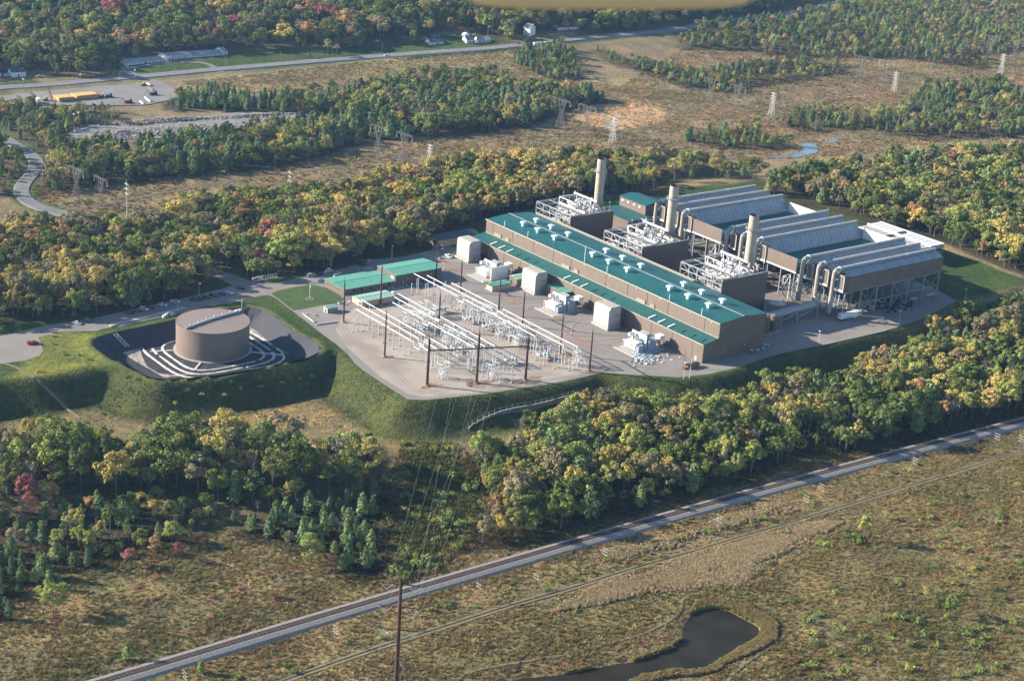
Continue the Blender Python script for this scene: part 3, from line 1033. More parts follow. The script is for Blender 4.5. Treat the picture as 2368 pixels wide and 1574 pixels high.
def broadleaf(seed, R=.34, flat=.36, base=.30, nc=36, per=58):
    """unit-height crown: clumps of leaf faces over an uneven dome, plus trunk and limbs"""
    rng = np.random.default_rng(seed)
    cz = base + flat
    cs, rc = [], []
    while len(cs) < nc:
        d = unit(rng.normal(size=3))
        if d[2] < -.55:
            continue
        lump = 1 + .22 * math.sin(3 * math.atan2(d[1], d[0]) + seed) + .12 * rng.normal()
        f = rng.uniform(.55, .98) ** .6
        cs.append(np.array([d[0] * R * f * lump, d[1] * R * f * lump, cz + d[2] * flat * f]))
        rc.append(R * rng.uniform(.20, .36))
    C, N, tone = [], [], []
    for c, r in zip(cs, rc):
        d = unit(rng.normal(size=(per, 3)))
        d[:, 2] = np.where(rng.random(per) < .6, np.abs(d[:, 2]), d[:, 2])
        C.append(c + d * r * rng.uniform(.72, 1.05, (per, 1)) * np.array([1, 1, .78]))
        N.append(d)
        tv = rng.uniform(.2, .8)
        tone.append(np.clip(np.repeat(tv, per) + rng.normal(size=per) * .14, 0, 1))
    C, N, tone = np.concatenate(C), np.concatenate(N), np.concatenate(tone)
    N = unit(N + .45 * unit(C - np.array([0, 0, cz - .1])))
    V, Fc = leaf_faces(C, N, .046, rng)
    crown = np_mesh('crown', V, Fc, np.repeat(tone, 4))
    mb = MB()
    top = np.array([rng.normal() * .02, rng.normal() * .02, base + flat * 1.1])
    mb.tube((0, 0, -.02), top * np.array([.5, .5, .5]), .019, 6, .014, False)
    mb.tube(top * .5, top, .014, 5, .004, False)
    for c in cs[:8]:
        s = top * rng.uniform(.45, .8)
        mb.tube(s, s + (c - s) * .85, .007, 4, .003, False)
    trunk = mb.mesh('trunk', 'bark')
    return crown, trunk


def pine(seed, R=.24, per=9, lv=13, up=.25):
    rng = np.random.default_rng(seed)
    C, N, tone, S = [], [], [], []
    for i in range(lv):
        t = (i + rng.uniform(-.25, .25)) / (lv - 1)
        z = .12 + .85 * t
        r = R * (1 - t * .93) ** .75 * rng.uniform(.8, 1.1) * (1 if t > .1 else .8)
        nb = max(3, int(per * (1 - .55 * t)))
        a0 = rng.uniform(0, 6.28)
        for b_ in range(nb):
            a = a0 + 6.283 * b_ / nb + rng.normal() * .15
            rr = r * rng.uniform(.75, 1.12)
            tv = rng.uniform(.2, .85)
            for s in np.linspace(.25, 1, 5):
                d = np.array([math.cos(a), math.sin(a), 0])
                p = d * rr * s + np.array([0, 0, z + up * rr * s * s - .02 * (1 - s)])
                for _ in range(2):
                    C.append(p + rng.normal(size=3) * .034)
                    N.append(d * 1.0 + np.array([0, 0, .45]))
                    tone.append(np.clip(tv + (s - .6) * .35 + rng.normal() * .1, 0, 1))
    C, N = np.array(C), np.array(N)
    V, Fc = leaf_faces(C, N, .092, rng, .75, .5)
    crown = np_mesh('crown', V, Fc, np.repeat(tone, 4))
    mb = MB()
    mb.tube((0, 0, -.02), (0, 0, .93), .014, 6, .002, False)
    return crown, mb.mesh('trunk', 'bark')


def bare(seed):
    rng = np.random.default_rng(seed)
    mb = MB()
    mb.tube((0, 0, -.02), (.01, 0, .45), .014, 5, .009, False)
    mb.tube((.01, 0, .45), (.0, .02, .9), .009, 4, .002, False)
    tw = []
    for i in range(11):
        s = np.array([.005, 0, rng.uniform(.25, .75)])
        a, el = rng.uniform(0, 6.28), rng.uniform(.5, 1.1)
        L = rng.uniform(.16, .32)
        e = s + L * np.array([math.cos(a) * math.cos(el), math.sin(a) * math.cos(el), math.sin(el)])
        mb.tube(s, e, .006, 3, .002, False)
        tw.append((s, e))
    C, N, tone = [], [], []
    for s, e in tw:
        for _ in range(26):
            u = rng.uniform(.35, 1.15)
            C.append(s + (e - s) * u + rng.normal(size=3) * .038)
            N.append(rng.normal(size=3))
            tone.append(rng.uniform(.2, .9))
    V, Fc = leaf_faces(np.array(C), np.array(N), .050, rng, .16, 1)
    return np_mesh('crown', V, Fc, np.repeat(tone, 4), ('twigs',)), mb.mesh('trunk', 'bark')


def bush(seed, n=130, flat=.8, size=.22):
    """low bush about 1 high and 1.6 wide"""
    rng = np.random.default_rng(seed)
    C, N, tone = [], [], []
    for k in range(7):
        c = np.array([rng.normal() * .36, rng.normal() * .36, rng.uniform(.3, .62) * flat])
        d = unit(rng.normal(size=(n // 7, 3)))
        C.append(c + d * rng.uniform(.24, .36))
        N.append(d)
        tone.append(np.clip(rng.uniform(.2, .8) + rng.normal(size=n // 7) * .15, 0, 1))
    C, N, tone = np.concatenate(C), np.concatenate(N), np.concatenate(tone)
    C[:, 2] = np.abs(C[:, 2])
    V, Fc = leaf_faces(C, N, size, rng)
    crown = np_mesh('foliage', V, Fc, np.repeat(tone, 4))
    mb = MB()
    for k in range(3):
        mb.tube((0, 0, -.05), (rng.normal() * .25, rng.normal() * .25, .5), .03, 4, .01, False)
    return crown, mb.mesh('stem', 'bark')


def tuft(seed, n=20, tall=.9, w=.55, lean=.35):
    """blades and weeds about 1 high"""
    rng = np.random.default_rng(seed)
    V, tone = [], []
    for i in range(n):
        a, r = rng.uniform(0, 6.28), w * math.sqrt(rng.random())
        b = np.array([math.cos(a) * r, math.sin(a) * r, -.05])
        h = tall * rng.uniform(.5, 1.1)
        t = b + np.array([rng.normal() * lean, rng.normal() * lean, 1]) * h
        s = unit(rng.normal(size=3) * np.array([1, 1, 0])) * rng.uniform(.05, .12)
        V += [b - s, b + s, t + s * .9, t - s * .9]
        tone += [rng.uniform(.15, .9)] * 4
    V = np.array(V)
    return np_mesh('blades', V, np.arange(len(V)).reshape(-1, 4), tone)


PROTO = {'d': [broadleaf(11, .30, .34, .28), broadleaf(12, .36, .32, .32, 34), broadleaf(13, .27, .36, .24), broadleaf(14, .33, .30, .38), broadleaf(15, .24, .38, .20, 26), broadleaf(16, .38, .30, .30, 36), broadleaf(17, .20, .38, .22, 24), broadleaf(18, .30, .28, .42, 24, 36), broadleaf(19, .34, .36, .22, 40)],
         'p': [pine(21, .38, 10), pine(22, .33, 10, 12), pine(23, .42, 11, 10, .4), pine(24, .29, 9, 13, .1)],
         'n': [bare(31), bare(32), bare(33)],
         's': [bush(41), bush(42), bush(43, 160, 1.1), bush(44, 110, .7)]}
TUFTS = [tuft(51), tuft(52, 26, .8, .7), tuft(53, 16, 1.1, .4, .2), tuft(54, 24, .6, .8, .6)]
REEDS = [tuft(61, 30, 1.0, .5, .12), tuft(62, 26, 1.0, .6, .18)]


def joined(crown, trunk, name):
    """crown and trunk as one mesh, for the far trees that stand as one mass"""
    import bmesh
    bm = bmesh.new()
    bm.from_mesh(crown)
    k = len(bm.faces)
    bm.from_mesh(trunk)
    bm.faces.ensure_lookup_table()
    for f in bm.faces[k:]:
        f.material_index = 1
    me = bpy.data.meshes.new(name)
    bm.to_mesh(me)
    bm.free()
    me.materials.append(crown.materials[0])
    me.materials.append(trunk.materials[0])
    return me


def mass(name, meshes, P, scl, rot, idx, tint, label, cat):
    """ONE object of many small plants: points carrying copies of the given plant meshes"""
    coll = bpy.data.collections.new(name + '_plants')
    for i, m in enumerate(meshes):
        o = bpy.data.objects.new('%s_plant_%02d' % (name, i), m)
        coll.objects.link(o)
    me = bpy.data.meshes.new(name)
    me.vertices.add(len(P))
    me.vertices.foreach_set('co', np.asarray(P, np.float32).ravel())
    for nm, ty, val in (('scl', 'FLOAT_VECTOR', scl), ('rot', 'FLOAT', rot), ('idx', 'INT', idx), ('tint', 'FLOAT_COLOR', np.column_stack([tint, np.ones(len(P))]))):
        a = me.attributes.new(nm, ty, 'POINT')
        key = {'FLOAT_VECTOR': 'vector', 'FLOAT': 'value', 'INT': 'value', 'FLOAT_COLOR': 'color'}[ty]
        a.data.foreach_set(key, np.ascontiguousarray(val, dtype=np.int32 if ty == 'INT' else np.float32).ravel())
    me.materials.append(M['leaves'])
    o = bpy.data.objects.new(name, me)
    COL.objects.link(o)
    tag(o, label, cat, kind='stuff')
    ng = bpy.data.node_groups.new(name, 'GeometryNodeTree')
    ng.interface.new_socket('Geometry', in_out='INPUT', socket_type='NodeSocketGeometry')
    ng.interface.new_socket('Geometry', in_out='OUTPUT', socket_type='NodeSocketGeometry')
    gi, go_ = ng.nodes.new('NodeGroupInput'), ng.nodes.new('NodeGroupOutput')
    ci = ng.nodes.new('GeometryNodeCollectionInfo')
    ci.inputs['Collection'].default_value = coll
    ci.inputs['Separate Children'].default_value = True
    ci.inputs['Reset Children'].default_value = True
    ip = ng.nodes.new('GeometryNodeInstanceOnPoints')
    ip.inputs['Pick Instance'].default_value = True

    def named(nm, ty):
        n = ng.nodes.new('GeometryNodeInputNamedAttribute')
        n.data_type = ty
        n.inputs['Name'].default_value = nm
        return n.outputs['Attribute']
    cx = ng.nodes.new('ShaderNodeCombineXYZ')
    ng.links.new(named('rot', 'FLOAT'), cx.inputs[2])
    er = ng.nodes.new('FunctionNodeEulerToRotation')
    ng.links.new(cx.outputs[0], er.inputs[0])
    ng.links.new(gi.outputs[0], ip.inputs['Points'])
    ng.links.new(ci.outputs[0], ip.inputs['Instance'])
    ng.links.new(named('idx', 'INT'), ip.inputs['Instance Index'])
    ng.links.new(er.outputs[0], ip.inputs['Rotation'])
    ng.links.new(named('scl', 'FLOAT_VECTOR'), ip.inputs['Scale'])
    ng.links.new(ip.outputs[0], go_.inputs[0])
    md = o.modifiers.new('plants', 'NODES')
    md.node_group = ng
    return o


# single trees read off the photograph: key, foot x, y, top y, kind, colour, label
SINGLE = [
    ('I', 1262, 605, 425, 'd', 'l', 'bright lime green tree alone in the scrub field, with a long shadow'),
    ('I', 1865, 1120, 970, 'd', 'g', 'bushy grey-green tree standing out in the scrub field at the lower right'),
    ('I', 1690, 1000, 915, 'd', 'y', 'small yellow tree on a thin trunk in the scrub field'),
    ('I', 1415, 460, 400, 'd', 'y', 'small pale gold tree near the dirt track'),
    ('I', 1645, 500, 442, 'd', 'y', 'small gold sapling beside a bare patch in the scrub field'),
    ('G', 362, 1110, 885, 'd', 'l', 'yellow-green tree with a pale trunk alone in the brush field'),
    ('G', 335, 925, 810, 'p', 'p', 'young pine directly behind the lone yellow-green tree'),
    ('G', 62, 1140, 1020, 'p', 'p', 'small pine at the left rim of the brush field'),
    ('G', 2115, 755, 555, 'd', 'l', 'rounded yellow-green tree at the wood edge above the brush field'),
    ('G', 1215, 735, 605, 'd', 'r', 'crimson shrub-like tree at the edge of the brush field'),
    ('G', 885, 780, 665, 'd', 'r', 'small red tree at the edge of the brush field'),
    ('G', 1055, 690, 570, 'd', 'o', 'orange and green tree between the crimson trees'),
    ('G', 205, 430, 270, 'd', 'r', 'red maple in the dark wood at the left'),
    ('G', 365, 380, 235, 'd', 'o', 'orange maple beside the red maple in the dark wood'),
    ('G', 625, 430, 295, 'd', 'o', 'round orange-red maple in the dark wood'),
    ('G', 1955, 370, 200, 'd', 'y', 'slim golden tree in the wood left of the power line clearing'),
    ('G', 1715, 980, 860, 'd', 'o', 'small orange tree in the middle of the brush field'),
    ('G', 868, 1420, 1300, 'p', 'p', 'dark rounded cedar just above the railway'),
    ('G', 1372, 1510, 1410, 'p', 'p', 'dark rounded cedar on the near side of the railway'),
    ('H', 1565, 500, 320, 'd', 'l', 'bright lime tree at the wood edge above the railway'),
    ('H', 1768, 300, 170, 'd', 'l', 'round yellow-green tree in the wood above the railway'),
    ('H', 1380, 250, 90, 'd', 'l', 'pale green tree at the left of the wood above the railway'),
    ('H', 940, 1320, 1265, 'd', 'y', 'small yellow bush beside the foot of the steel pole'),
    ('I', 150, 170, 0, 'd', 'y', 'pale gold tree in the wood over the railway'),
    ('F', 1400, 1290, 1165, 'd', 'o', 'orange maple at the edge of the slope right of the hall'),
    ('F', 1700, 1330, 1150, 'd', 'y', 'golden tree in the wood right of the hall'),
    ('F', 1470, 1430, 1290, 'd', 'y', 'yellow tree below the orange maple'),
    ('F', 2060, 1150, 1020, 'd', 'l', 'yellow-green tree near the plant corner at the right'),
    ('F', 2190, 560, 300, 'd', 'y', 'tall golden tree at the wood edge beyond the lawn'),
    ('F', 2300, 650, 400, 'd', 'y', 'leaning golden tree at the right edge of the picture'),
    ('A', 465, 500, 368, 'd', 'b', 'pale buff tree left of the motel'),
    ('A', 2235, 375, 255, 'd', 'l', 'large pale green tree by the highway field'),
    ('A', 2298, 370, 300, 'd', 'b', 'small buff tree beside the large pale green tree by the highway'),
    ('A', 2108, 395, 355, 'd', 'b', 'tiny buff tree on the lawn beside the motel'),
    ('A', 2065, 625, 535, 'd', 'l', 'lime green tree in the pale field below the highway'),
    ('B', 515, 290, 200, 'd', 'l', 'round pale green tree behind the low white house'),
    ('B', 605, 250, 140, 'd', 'o', 'orange tree at the foot of the hillside'),
    ('B', 335, 140, 65, 'd', 'r', 'scarlet tree on the hillside'),
    ('B', 935, 270, 225, 'd', 'y', 'yellow tree between two white houses'),
    ('B', 1155, 290, 170, 'd', 'l', 'tall tree beside the white barn'),
    ('B', 1285, 380, 290, 'd', 'l', 'lime tree beside the highway truck'),
    ('B', 1150, 610, 520, 'd', 'y', 'round gold tree in the pine clump'),
    ('C', 535, 920, 830, 'd', 'l', 'round yellow-green tree by the creek'),
    ('C', 1345, 860, 795, 'd', 'y', 'round yellow tree beyond the creek'),
    ('C', 732, 860, 810, 'd', 'r', 'small crimson bush beyond the creek'),
    ('D', 345, 540, 310, 'd', 'y', 'golden yellow tree beside a purple-red tree behind the car park'),
    ('D', 360, 560, 400, 'd', 'r', 'purple-red tree at the wood edge behind the car park'),
    ('D', 75, 320, 190, 'd', 'y', 'gold tree in the wood at the far left'),
    ('D', 870, 330, 155, 'd', 'y', 'gold tree in the wood above the red parked cars'),
    ('K', 930, 480, 130, 'd', 'y', 'gold tree behind the middle exhaust stack'),
]
named_trees = []
for kx, fx, fy, tyy, kind, ck, lab in SINGLE:
    p = ground(kx, fx, fy)
    h = max(1.8, height(p, kx, fx, tyy))
    t = np.array(TINT[ck][RNG.integers(len(TINT[ck]))])
    named_trees.append((kind, p[0], p[1], p[2], h, t * 1.05, ck, lab))
if named_trees:
    nx_ = np.array([[t[1], t[2]] for t in named_trees])
    trees = [t for t in trees if np.min(np.hypot(nx_[:, 0] - t[1], nx_[:, 1] - t[2])) > 3.2]

LEAFY = {'d': 'broadleaf_tree', 'p': 'pine_tree', 'n': 'bare_tree', 's': 'shrub'}
SIZE = [('small', 0), ('middling', .5), ('tall', .8)]


def plant(kind, x, y, z, h, tint, label, cat, group, names=('crown', 'trunk')):
    crown, trunk = PROTO[kind][RNG.integers(len(PROTO[kind]))]
    o = thing(LEAFY[kind], label, cat, (x, y, z), group)
    w_ = RNG.uniform(.74, 1.12)
    o.rotation_euler = (0, 0, RNG.uniform(0, 6.28))
    o.scale = (h * w_, h * w_, h)
    for nm, me_ in ((names[0], crown), (names[1], trunk)):
        c = bpy.data.objects.new(nm, me_)
        COL.objects.link(c)
        c.parent = o
        if me_ is crown:
            c['tint'] = [float(v) for v in tint]
    return o


for kind, x, y, z, h, tint, ck, lab in named_trees:
    plant(kind, x, y, z, h, tint, lab, 'tree', None)

def part_of(wi, x, y):
    P_ = WOODS[wi][1]
    q = proj(np.array([[x, y, 0.]]))[0]
    Q_ = proj(np.column_stack([P_, np.zeros(len(P_))]))
    Q_[:, 0] = np.clip(Q_[:, 0], 0, PW)
    f_ = (q[0] - Q_[:, 0].min()) / (np.ptp(Q_[:, 0]) + 1)
    e_ = -sdist(P_, np.array([x]), np.array([y]))[0]
    lr = ('left end', 'left part', 'middle', 'right part', 'right end')[int(np.clip(f_ * 5, 0, 4))]
    nr_ = 'rim' if e_ < 9 else 'heart'
    return '%s of the %s, %s' % (nr_, WOODS[wi][7], lr)


NEAR = {'d': 240, 'p': 280, 'n': 150}
rest = []
by = {'d': [], 'p': [], 'n': []}
for t in trees:
    by[t[0]].append(t)
for kd, lst in by.items():
    P3 = np.array([(t[1], t[2], t[3] + t[4] * .6) for t in lst])
    q = proj(P3)
    hh = np.array([t[4] for t in lst])
    size = hh / q[:, 2]
    inside = (q[:, 0] > 0) & (q[:, 0] < PW) & (q[:, 1] > 0) & (q[:, 1] < PH)
    order = np.argsort(-np.where(inside, size, 0))
    near = set(order[:NEAR[kd]].tolist())
    for i, t in enumerate(lst):
        if i not in near:
            rest.append(t)
            continue
        _, x, y, z, h, tint, ck, wi = t
        where = part_of(wi, x, y)
        sz = 'tall' if h > 13.5 else ('middling' if h > 9.5 else 'small')
        if kd == 'd':
            lab = '%s %s broadleaf tree, %s' % (sz, WORD[ck], where)
        elif kd == 'p':
            lab = '%s dark green pine, %s' % (sz, where)
        else:
            lab = '%s grey leafless tree, %s' % (sz, where)
        plant(kd, x, y, z, h, tint, lab, 'tree', lab.replace(' tree,', ' trees,').replace(' pine,', ' pines,'))
fm, fi = [], {}
for kd in 'dpn':
    for cr, tr in PROTO[kd]:
        fi.setdefault(kd, []).append(len(fm))
        fm.append(joined(cr, tr, 'far_tree'))
hh = np.array([t[4] for t in rest])
wj = RNG.uniform(.74, 1.15, len(rest))
mass('forest', fm, [(t[1], t[2], t[3]) for t in rest], np.column_stack([hh * wj, hh * wj, hh]), RNG.uniform(0, 6.28, len(rest)),
     [fi[t[0]][RNG.integers(len(fi[t[0]]))] for t in rest], np.array([t[5] for t in rest]), 'dense autumn woods of mixed green and gold around the plant', 'forest')
print('TREES', len(trees), len(rest))


# ---------------- field growth
def cover_at(X, Y):
    ix = np.clip(np.searchsorted(GX, X), 0, len(GX) - 1)
    iy = np.clip(np.searchsorted(GY, Y), 0, len(GY) - 1)
    return cover[iy, ix]


def scatter_area(n, poly):
    x0, y0 = poly.min(0)
    x1, y1 = poly.max(0)
    X, Y = RNG.uniform(x0, x1, n), RNG.uniform(y0, y1, n)
    k = sdist(poly, X, Y) < 0
    return X[k], Y[k]


def off_ways(X, Y, extra=0.0):
    k = np.ones(len(X), bool)
    for P_, w_ in ((RAIL, 5.0), (TRACK, 1.6), (HIGHWAY, 8.5), (LANE, 6.5), (PYLON_TRACK, 2.0)):
        k &= seg_dist(P_, X, Y) > w_ + extra
    for P_ in (YARD1, YARD2, POND, *STREAM, BASIN, PAVED):
        k &= sdist(P_, X, Y) > .4 + extra
    return k


FRONT = gpts('G -150,650 H 0,500 900,0 I 0,100 2500,-400 2500,1700 H 0,1700 G -150,1700')
BACK = gpts('A -200,1250 0,1150 1500,1180 B 1480,800 2359,330 C 700,330 2500,330 2500,1000 1300,1050 400,1100 B 2359,1050 1500,1050 A 2359,1250 500,1500')
BACK2 = gpts('A 1200,560 2359,440 B 500,390 1250,330 1200,450 1700,560 2359,620 2359,700 1500,620 600,480 0,620 A 1600,640')
SLOPE = gpts('D -200,1070 0,1062 760,980 1000,1070 1500,1045 2130,905 E 200,1030 470,1210 1000,1170 1500,1100 2359,1070 F 500,1330 1500,1070 2300,800 1600,1150 700,1400 0,1450 E 2359,1150 1600,1200 900,1400 '
             'D 2359,1380 1200,1400 600,1340 -200,1390')
TX_, TY_ = [], []
parts_ = []
for poly, n, s0, s1, hz in ((FRONT, 190000, .4, 1.05, .9), (BACK, 90000, .8, 1.9, .8), (BACK2, 26000, .8, 1.8, .7), (SLOPE, 60000, .25, .6, .8), (CLEARING, 9000, .6, 1.8, 1.0)):
    X, Y = scatter_area(n, poly)
    k = off_ways(X, Y)
    X, Y = X[k], Y[k]
    q = proj(np.stack([X, Y, HF(X, Y)], -1))
    k = (q[:, 0] > -30) & (q[:, 0] < PW + 30) & (q[:, 1] > -20) & (q[:, 1] < PH + 40)
    X, Y = X[k], Y[k]
    nz = wav(X, Y, 5, 1) + wav(X, Y, 12, 2)
    k = RNG.random(len(X)) < np.clip(.75 + .2 * nz, .3, 1)
    X, Y, nz = X[k], Y[k], nz[k]
    sc = RNG.uniform(s0, s1, len(X)) * (1 + .18 * nz)
    parts_.append((X, Y, sc, hz))
X = np.concatenate([p[0] for p in parts_])
Y = np.concatenate([p[1] for p in parts_])
S_ = np.concatenate([p[2] for p in parts_])
HZ = np.concatenate([np.full(len(p[0]), p[3]) for p in parts_])
cv = cover_at(X, Y) * RNG.uniform(.95, 1.8, len(X))[:, None]
wv = RNG.random(len(X))
cv = np.where((wv < .10)[:, None], cv * np.array([.62, 1.0, .6]), cv)
cv = np.where(((wv > .955))[:, None], cv * np.array([1.5, .85, .8]), cv)
cv = np.where(((wv > .90) & (wv < .955))[:, None], cv * np.array([1.35, 1.35, 1.45]), cv)
isb = RNG.random(len(X)) < .12
idx = np.where(isb, 4 + RNG.integers(0, 4, len(X)), RNG.integers(0, 4, len(X)))
Z_ = HF(X, Y)
mass('meadow_grass', TUFTS + [joined(c_, t_, 'weed') for c_, t_ in PROTO['s']], np.column_stack([X, Y, Z_]),
     np.column_stack([S_, S_, S_ * HZ * np.where(isb, .75, 1)]), RNG.uniform(0, 6.28, len(X)), idx, cv, 'brown autumn grass and weeds over the open fields', 'grass')
print('TUFTS', len(X))

# reeds: pond margin and the tan reed beds
RB = [gpts('H 1500,1010 1900,855 2359,712 I 400,622 850,488 1150,476 1000,560 800,650 650,740 520,850 400,930 150,950 H 2359,975 2150,965 1800,1050 1500,1090'),
      gpts('H 1800,680 2359,560 I 300,440 640,350 840,400 300,540 0,620 H 2359,640 1950,760')]
rx, ry = [], []
for poly, n in ((RB[0], 90000), (RB[1], 40000)):
    X, Y = scatter_area(n, poly)
    k = off_ways(X, Y) & (RNG.random(len(X)) < np.clip((-sdist(poly, X, Y) + 3 * wav(X, Y, 6, 5)) / 7, .03, 1))
    rx.append(X[k])
    ry.append(Y[k])
bx, by_ = scatter_area(60000, POND + (POND - POND.mean(0)) * .35)
dq_ = sdist(POND, bx, by_)
k = (dq_ > -.3) & (dq_ < 5.0 + 2.0 * wav(bx, by_, 9) + 1.2 * wav(bx, by_, 2.5))
bx, by_ = bx[k][:6500], by_[k][:6500]
X, Y = np.concatenate(rx + [bx]), np.concatenate(ry + [by_])
nb = len(bx)
bed = np.arange(len(X)) < len(X) - nb
q = proj(np.stack([X, Y, HF(X, Y)], -1))
k = (q[:, 0] > -30) & (q[:, 0] < PW + 30) & (q[:, 1] < PH + 60)
k &= RNG.random(len(X)) < np.where(bed, np.clip(.75 + .3 * (wav(X, Y, 6, 2) + wav(X, Y, 15, 1)), .2, 1), 1)
X, Y, bed = X[k], Y[k], bed[k]
tint_ = np.where(bed[:, None], np.array([.56, .44, .28]), np.array([.33, .255, .13])) * RNG.uniform(.7, 1.2, len(X))[:, None]
tint_ = np.where((~bed & (sdist(POND, X, Y) < 1.8))[:, None], tint_ * np.array([.95, 1.08, .8]), tint_)
mix_ = (RNG.random(len(X)) < .25)[:, None]
tint_ = np.where(mix_ & bed[:, None], tint_ * np.array([.62, .66, .6]), tint_)
sc = RNG.uniform(.5, 1.15, len(X)) * np.where(bed, 1.0, 1.35)
mass('reeds', REEDS, np.column_stack([X, Y, HF(X, Y)]), np.column_stack([sc * .7, sc * .7, sc]), RNG.uniform(0, 6.28, len(X)), RNG.integers(0, 2, len(X)), tint_,
     'tan reed beds by the dirt track and green reeds round the pond', 'reeds')

# shrubs one can count: seedlings in the scrub field, bushes by the railway, in the clearing and marsh
SH = [(gpts('I 600,420 1000,520 1700,330 2359,120 2500,400 2500,1650 700,1650 900,1200 560,980 620,800'), 150, (1.0, 2.6), 'g', 'green seedling bush with a long shadow in the scrub field'),
      (gpts('G 1500,1500 2359,1260 H 500,1080 1000,940 1800,720 2359,560 I 700,330 1500,80 2000,60 1200,290 500,520 H 2000,790 1000,1060 300,1290 G 1700,1640'), 55, (.9, 2.2), 'g', 'rounded bush between the railway and the dirt track'),
      (CLEARING, 55, (1.4, 3.4), 'g', 'low green bush in the power line clearing'),
      (gpts('H 100,1450 700,1260 1500,1060 2359,900 2359,1200 1900,1330 800,1500 100,1600'), 22, (.6, 1.4), 'l', 'bush between the dirt track and the pond'),
      (gpts('G 0,1200 500,900 1500,700 2359,900 2359,1050 1500,1350 700,1600 0,1600'), 30, (.6, 1.6), 'r', 'reddish bush in the brush field left of the railway')]
nshr = 0
for poly, n, (s0, s1), ck, lab in SH:
    X, Y = scatter_area(n * 6, poly)
    k = off_ways(X, Y, .8)
    X, Y = X[k][:n], Y[k][:n]
    for x, y in zip(X, Y):
        q = proj(np.array([x, y, float(HF(x, y))]))
        if not (0 < q[0] < PW and 0 < q[1] < PH):
            continue
        s = RNG.uniform(s0, s1) ** 1.0
        t = np.array(TINT[ck][RNG.integers(len(TINT[ck]))]) * (1.35 if ck == 'g' else 1.0) * RNG.uniform(.8, 1.25)
        qy = proj(np.column_stack([poly, np.zeros(len(poly))]))[:, 1]
        lb = '%s %s, %s, %s' % ('big' if s > .6 * s0 + .4 * s1 else 'little', lab, ('left', 'left of middle', 'right of middle', 'right')[int(np.clip((q[0] / PW * 4), 0, 3))], 'nearer' if q[1] > np.clip(qy, 0, PH).mean() else 'farther')
        plant('s', x, y, float(HF(x, y)), s * 1.25, t, lb, 'bush', lb.replace('bush', 'bushes', 1), ('foliage', 'stem'))
        nshr += 1
# young trees planted on the tank embankment
for i, (x, y, ck) in enumerate([(870, 1040, 'p'), (940, 1055, 'p'), (1285, 1130, 'p'), (1375, 1160, 'o'), (1530, 1165, 'o'), (1190, 1220, 'y'), (1640, 1120, 'y'), (1580, 1075, 'p'), (1780, 1110, 'o'), (1775, 1045, 'p'),
                                (1925, 1080, 'o'), (1930, 1020, 'p'), (2040, 1050, 'y'), (2130, 1035, 'y'), (270, 1000, 'o'), (485, 910, 'o'), (360, 760, 'o'), (445, 885, 'p'), (365, 815, 'p'), (545, 890, 'p'), (610, 920, 'p')]):
    p = ground('D', x, y)
    nm = dict(p='green', o='orange', y='yellow')[ck]
    where = 'dark slope below the tank basin' if y > 1005 and x > 800 else 'lawn left of the tank basin'
    plant('s', p[0], p[1], p[2], 1.7, np.array(TINT[ck][0]) * 1.1, 'tiny %s sapling planted on the %s' % (nm, where), 'sapling', '%s saplings on the %s' % (nm, where), ('foliage', 'stem'))
print('SHRUBS', nshr)

# ================================================================== THE PLANT
UN = ('nearest', 'middle', 'farthest')
# ---------------- turbine hall
HX1, HX2, HL = 10.3, 44.4, 200.0
Z1, Z2, Z3, Z4, XR = 9.87, 11.57, 19.63, 21.07, 27.35
hall = thing('turbine_hall', 'long brown turbine hall with stepped teal metal roofs', 'power station', (0, 0, 0))
MB().prism([(.2, 0), (.2, Z1 - .2), (HX1 + .2, Z2 - .2), (HX1 + .2, Z3 - .2), (XR, Z4 - .2), (HX2 - .2, Z3 - .2), (HX2 - .2, 0)], .2, HL - .2).build('wall_core', 'dark', hall)
for y0, y1, nm in ((0, .18, 'gable_wall'), (HL - .18, HL, 'gable_wall')):
    MB().prism([(0, 0), (0, Z1), (HX1, Z2), (HX1, Z3), (XR, Z4), (HX2, Z3), (HX2, 0)], y0, y1).build(nm, 'siding', hall)
MB().box(HX2 - .15, HX2, .2, HL - .2, 0, Z3 - .1).build('back_wall', 'siding', hall)
UJ = [0.2, 10.8, 38.5, 55.0, 70.9, 89.2, 119.4, 135.4, 154.0, 174.0, 192.9, HL - .2]
for a, b_ in zip(UJ[:-1], UJ[1:]):
    MB().box(HX1 - .12, HX1 + .15, a + .16, b_ - .16, Z2 - .6, Z3 - .12).build('wall_panel', 'siding_panel', hall)
LJ = [.2, 7.6, 23, 39.2, 56, 72, 88.5, 104, 120, 136, 152.3, 168, 184, HL - .2]
for a, b_ in zip(LJ[:-1], LJ[1:]):
    MB().box(-.05, .18, a + .14, b_ - .14, 0, Z1 - .1).build('wall_panel', 'siding_panel', hall)


def slab(prof_lo, prof_hi, y0, y1, t, nm, mt, par):
    (xa, za), (xb, zb) = prof_lo, prof_hi
    return MB().prism([(xa, za), (xb, zb), (xb, zb + t), (xa, za + t)], y0, y1).build(nm, mt, par)


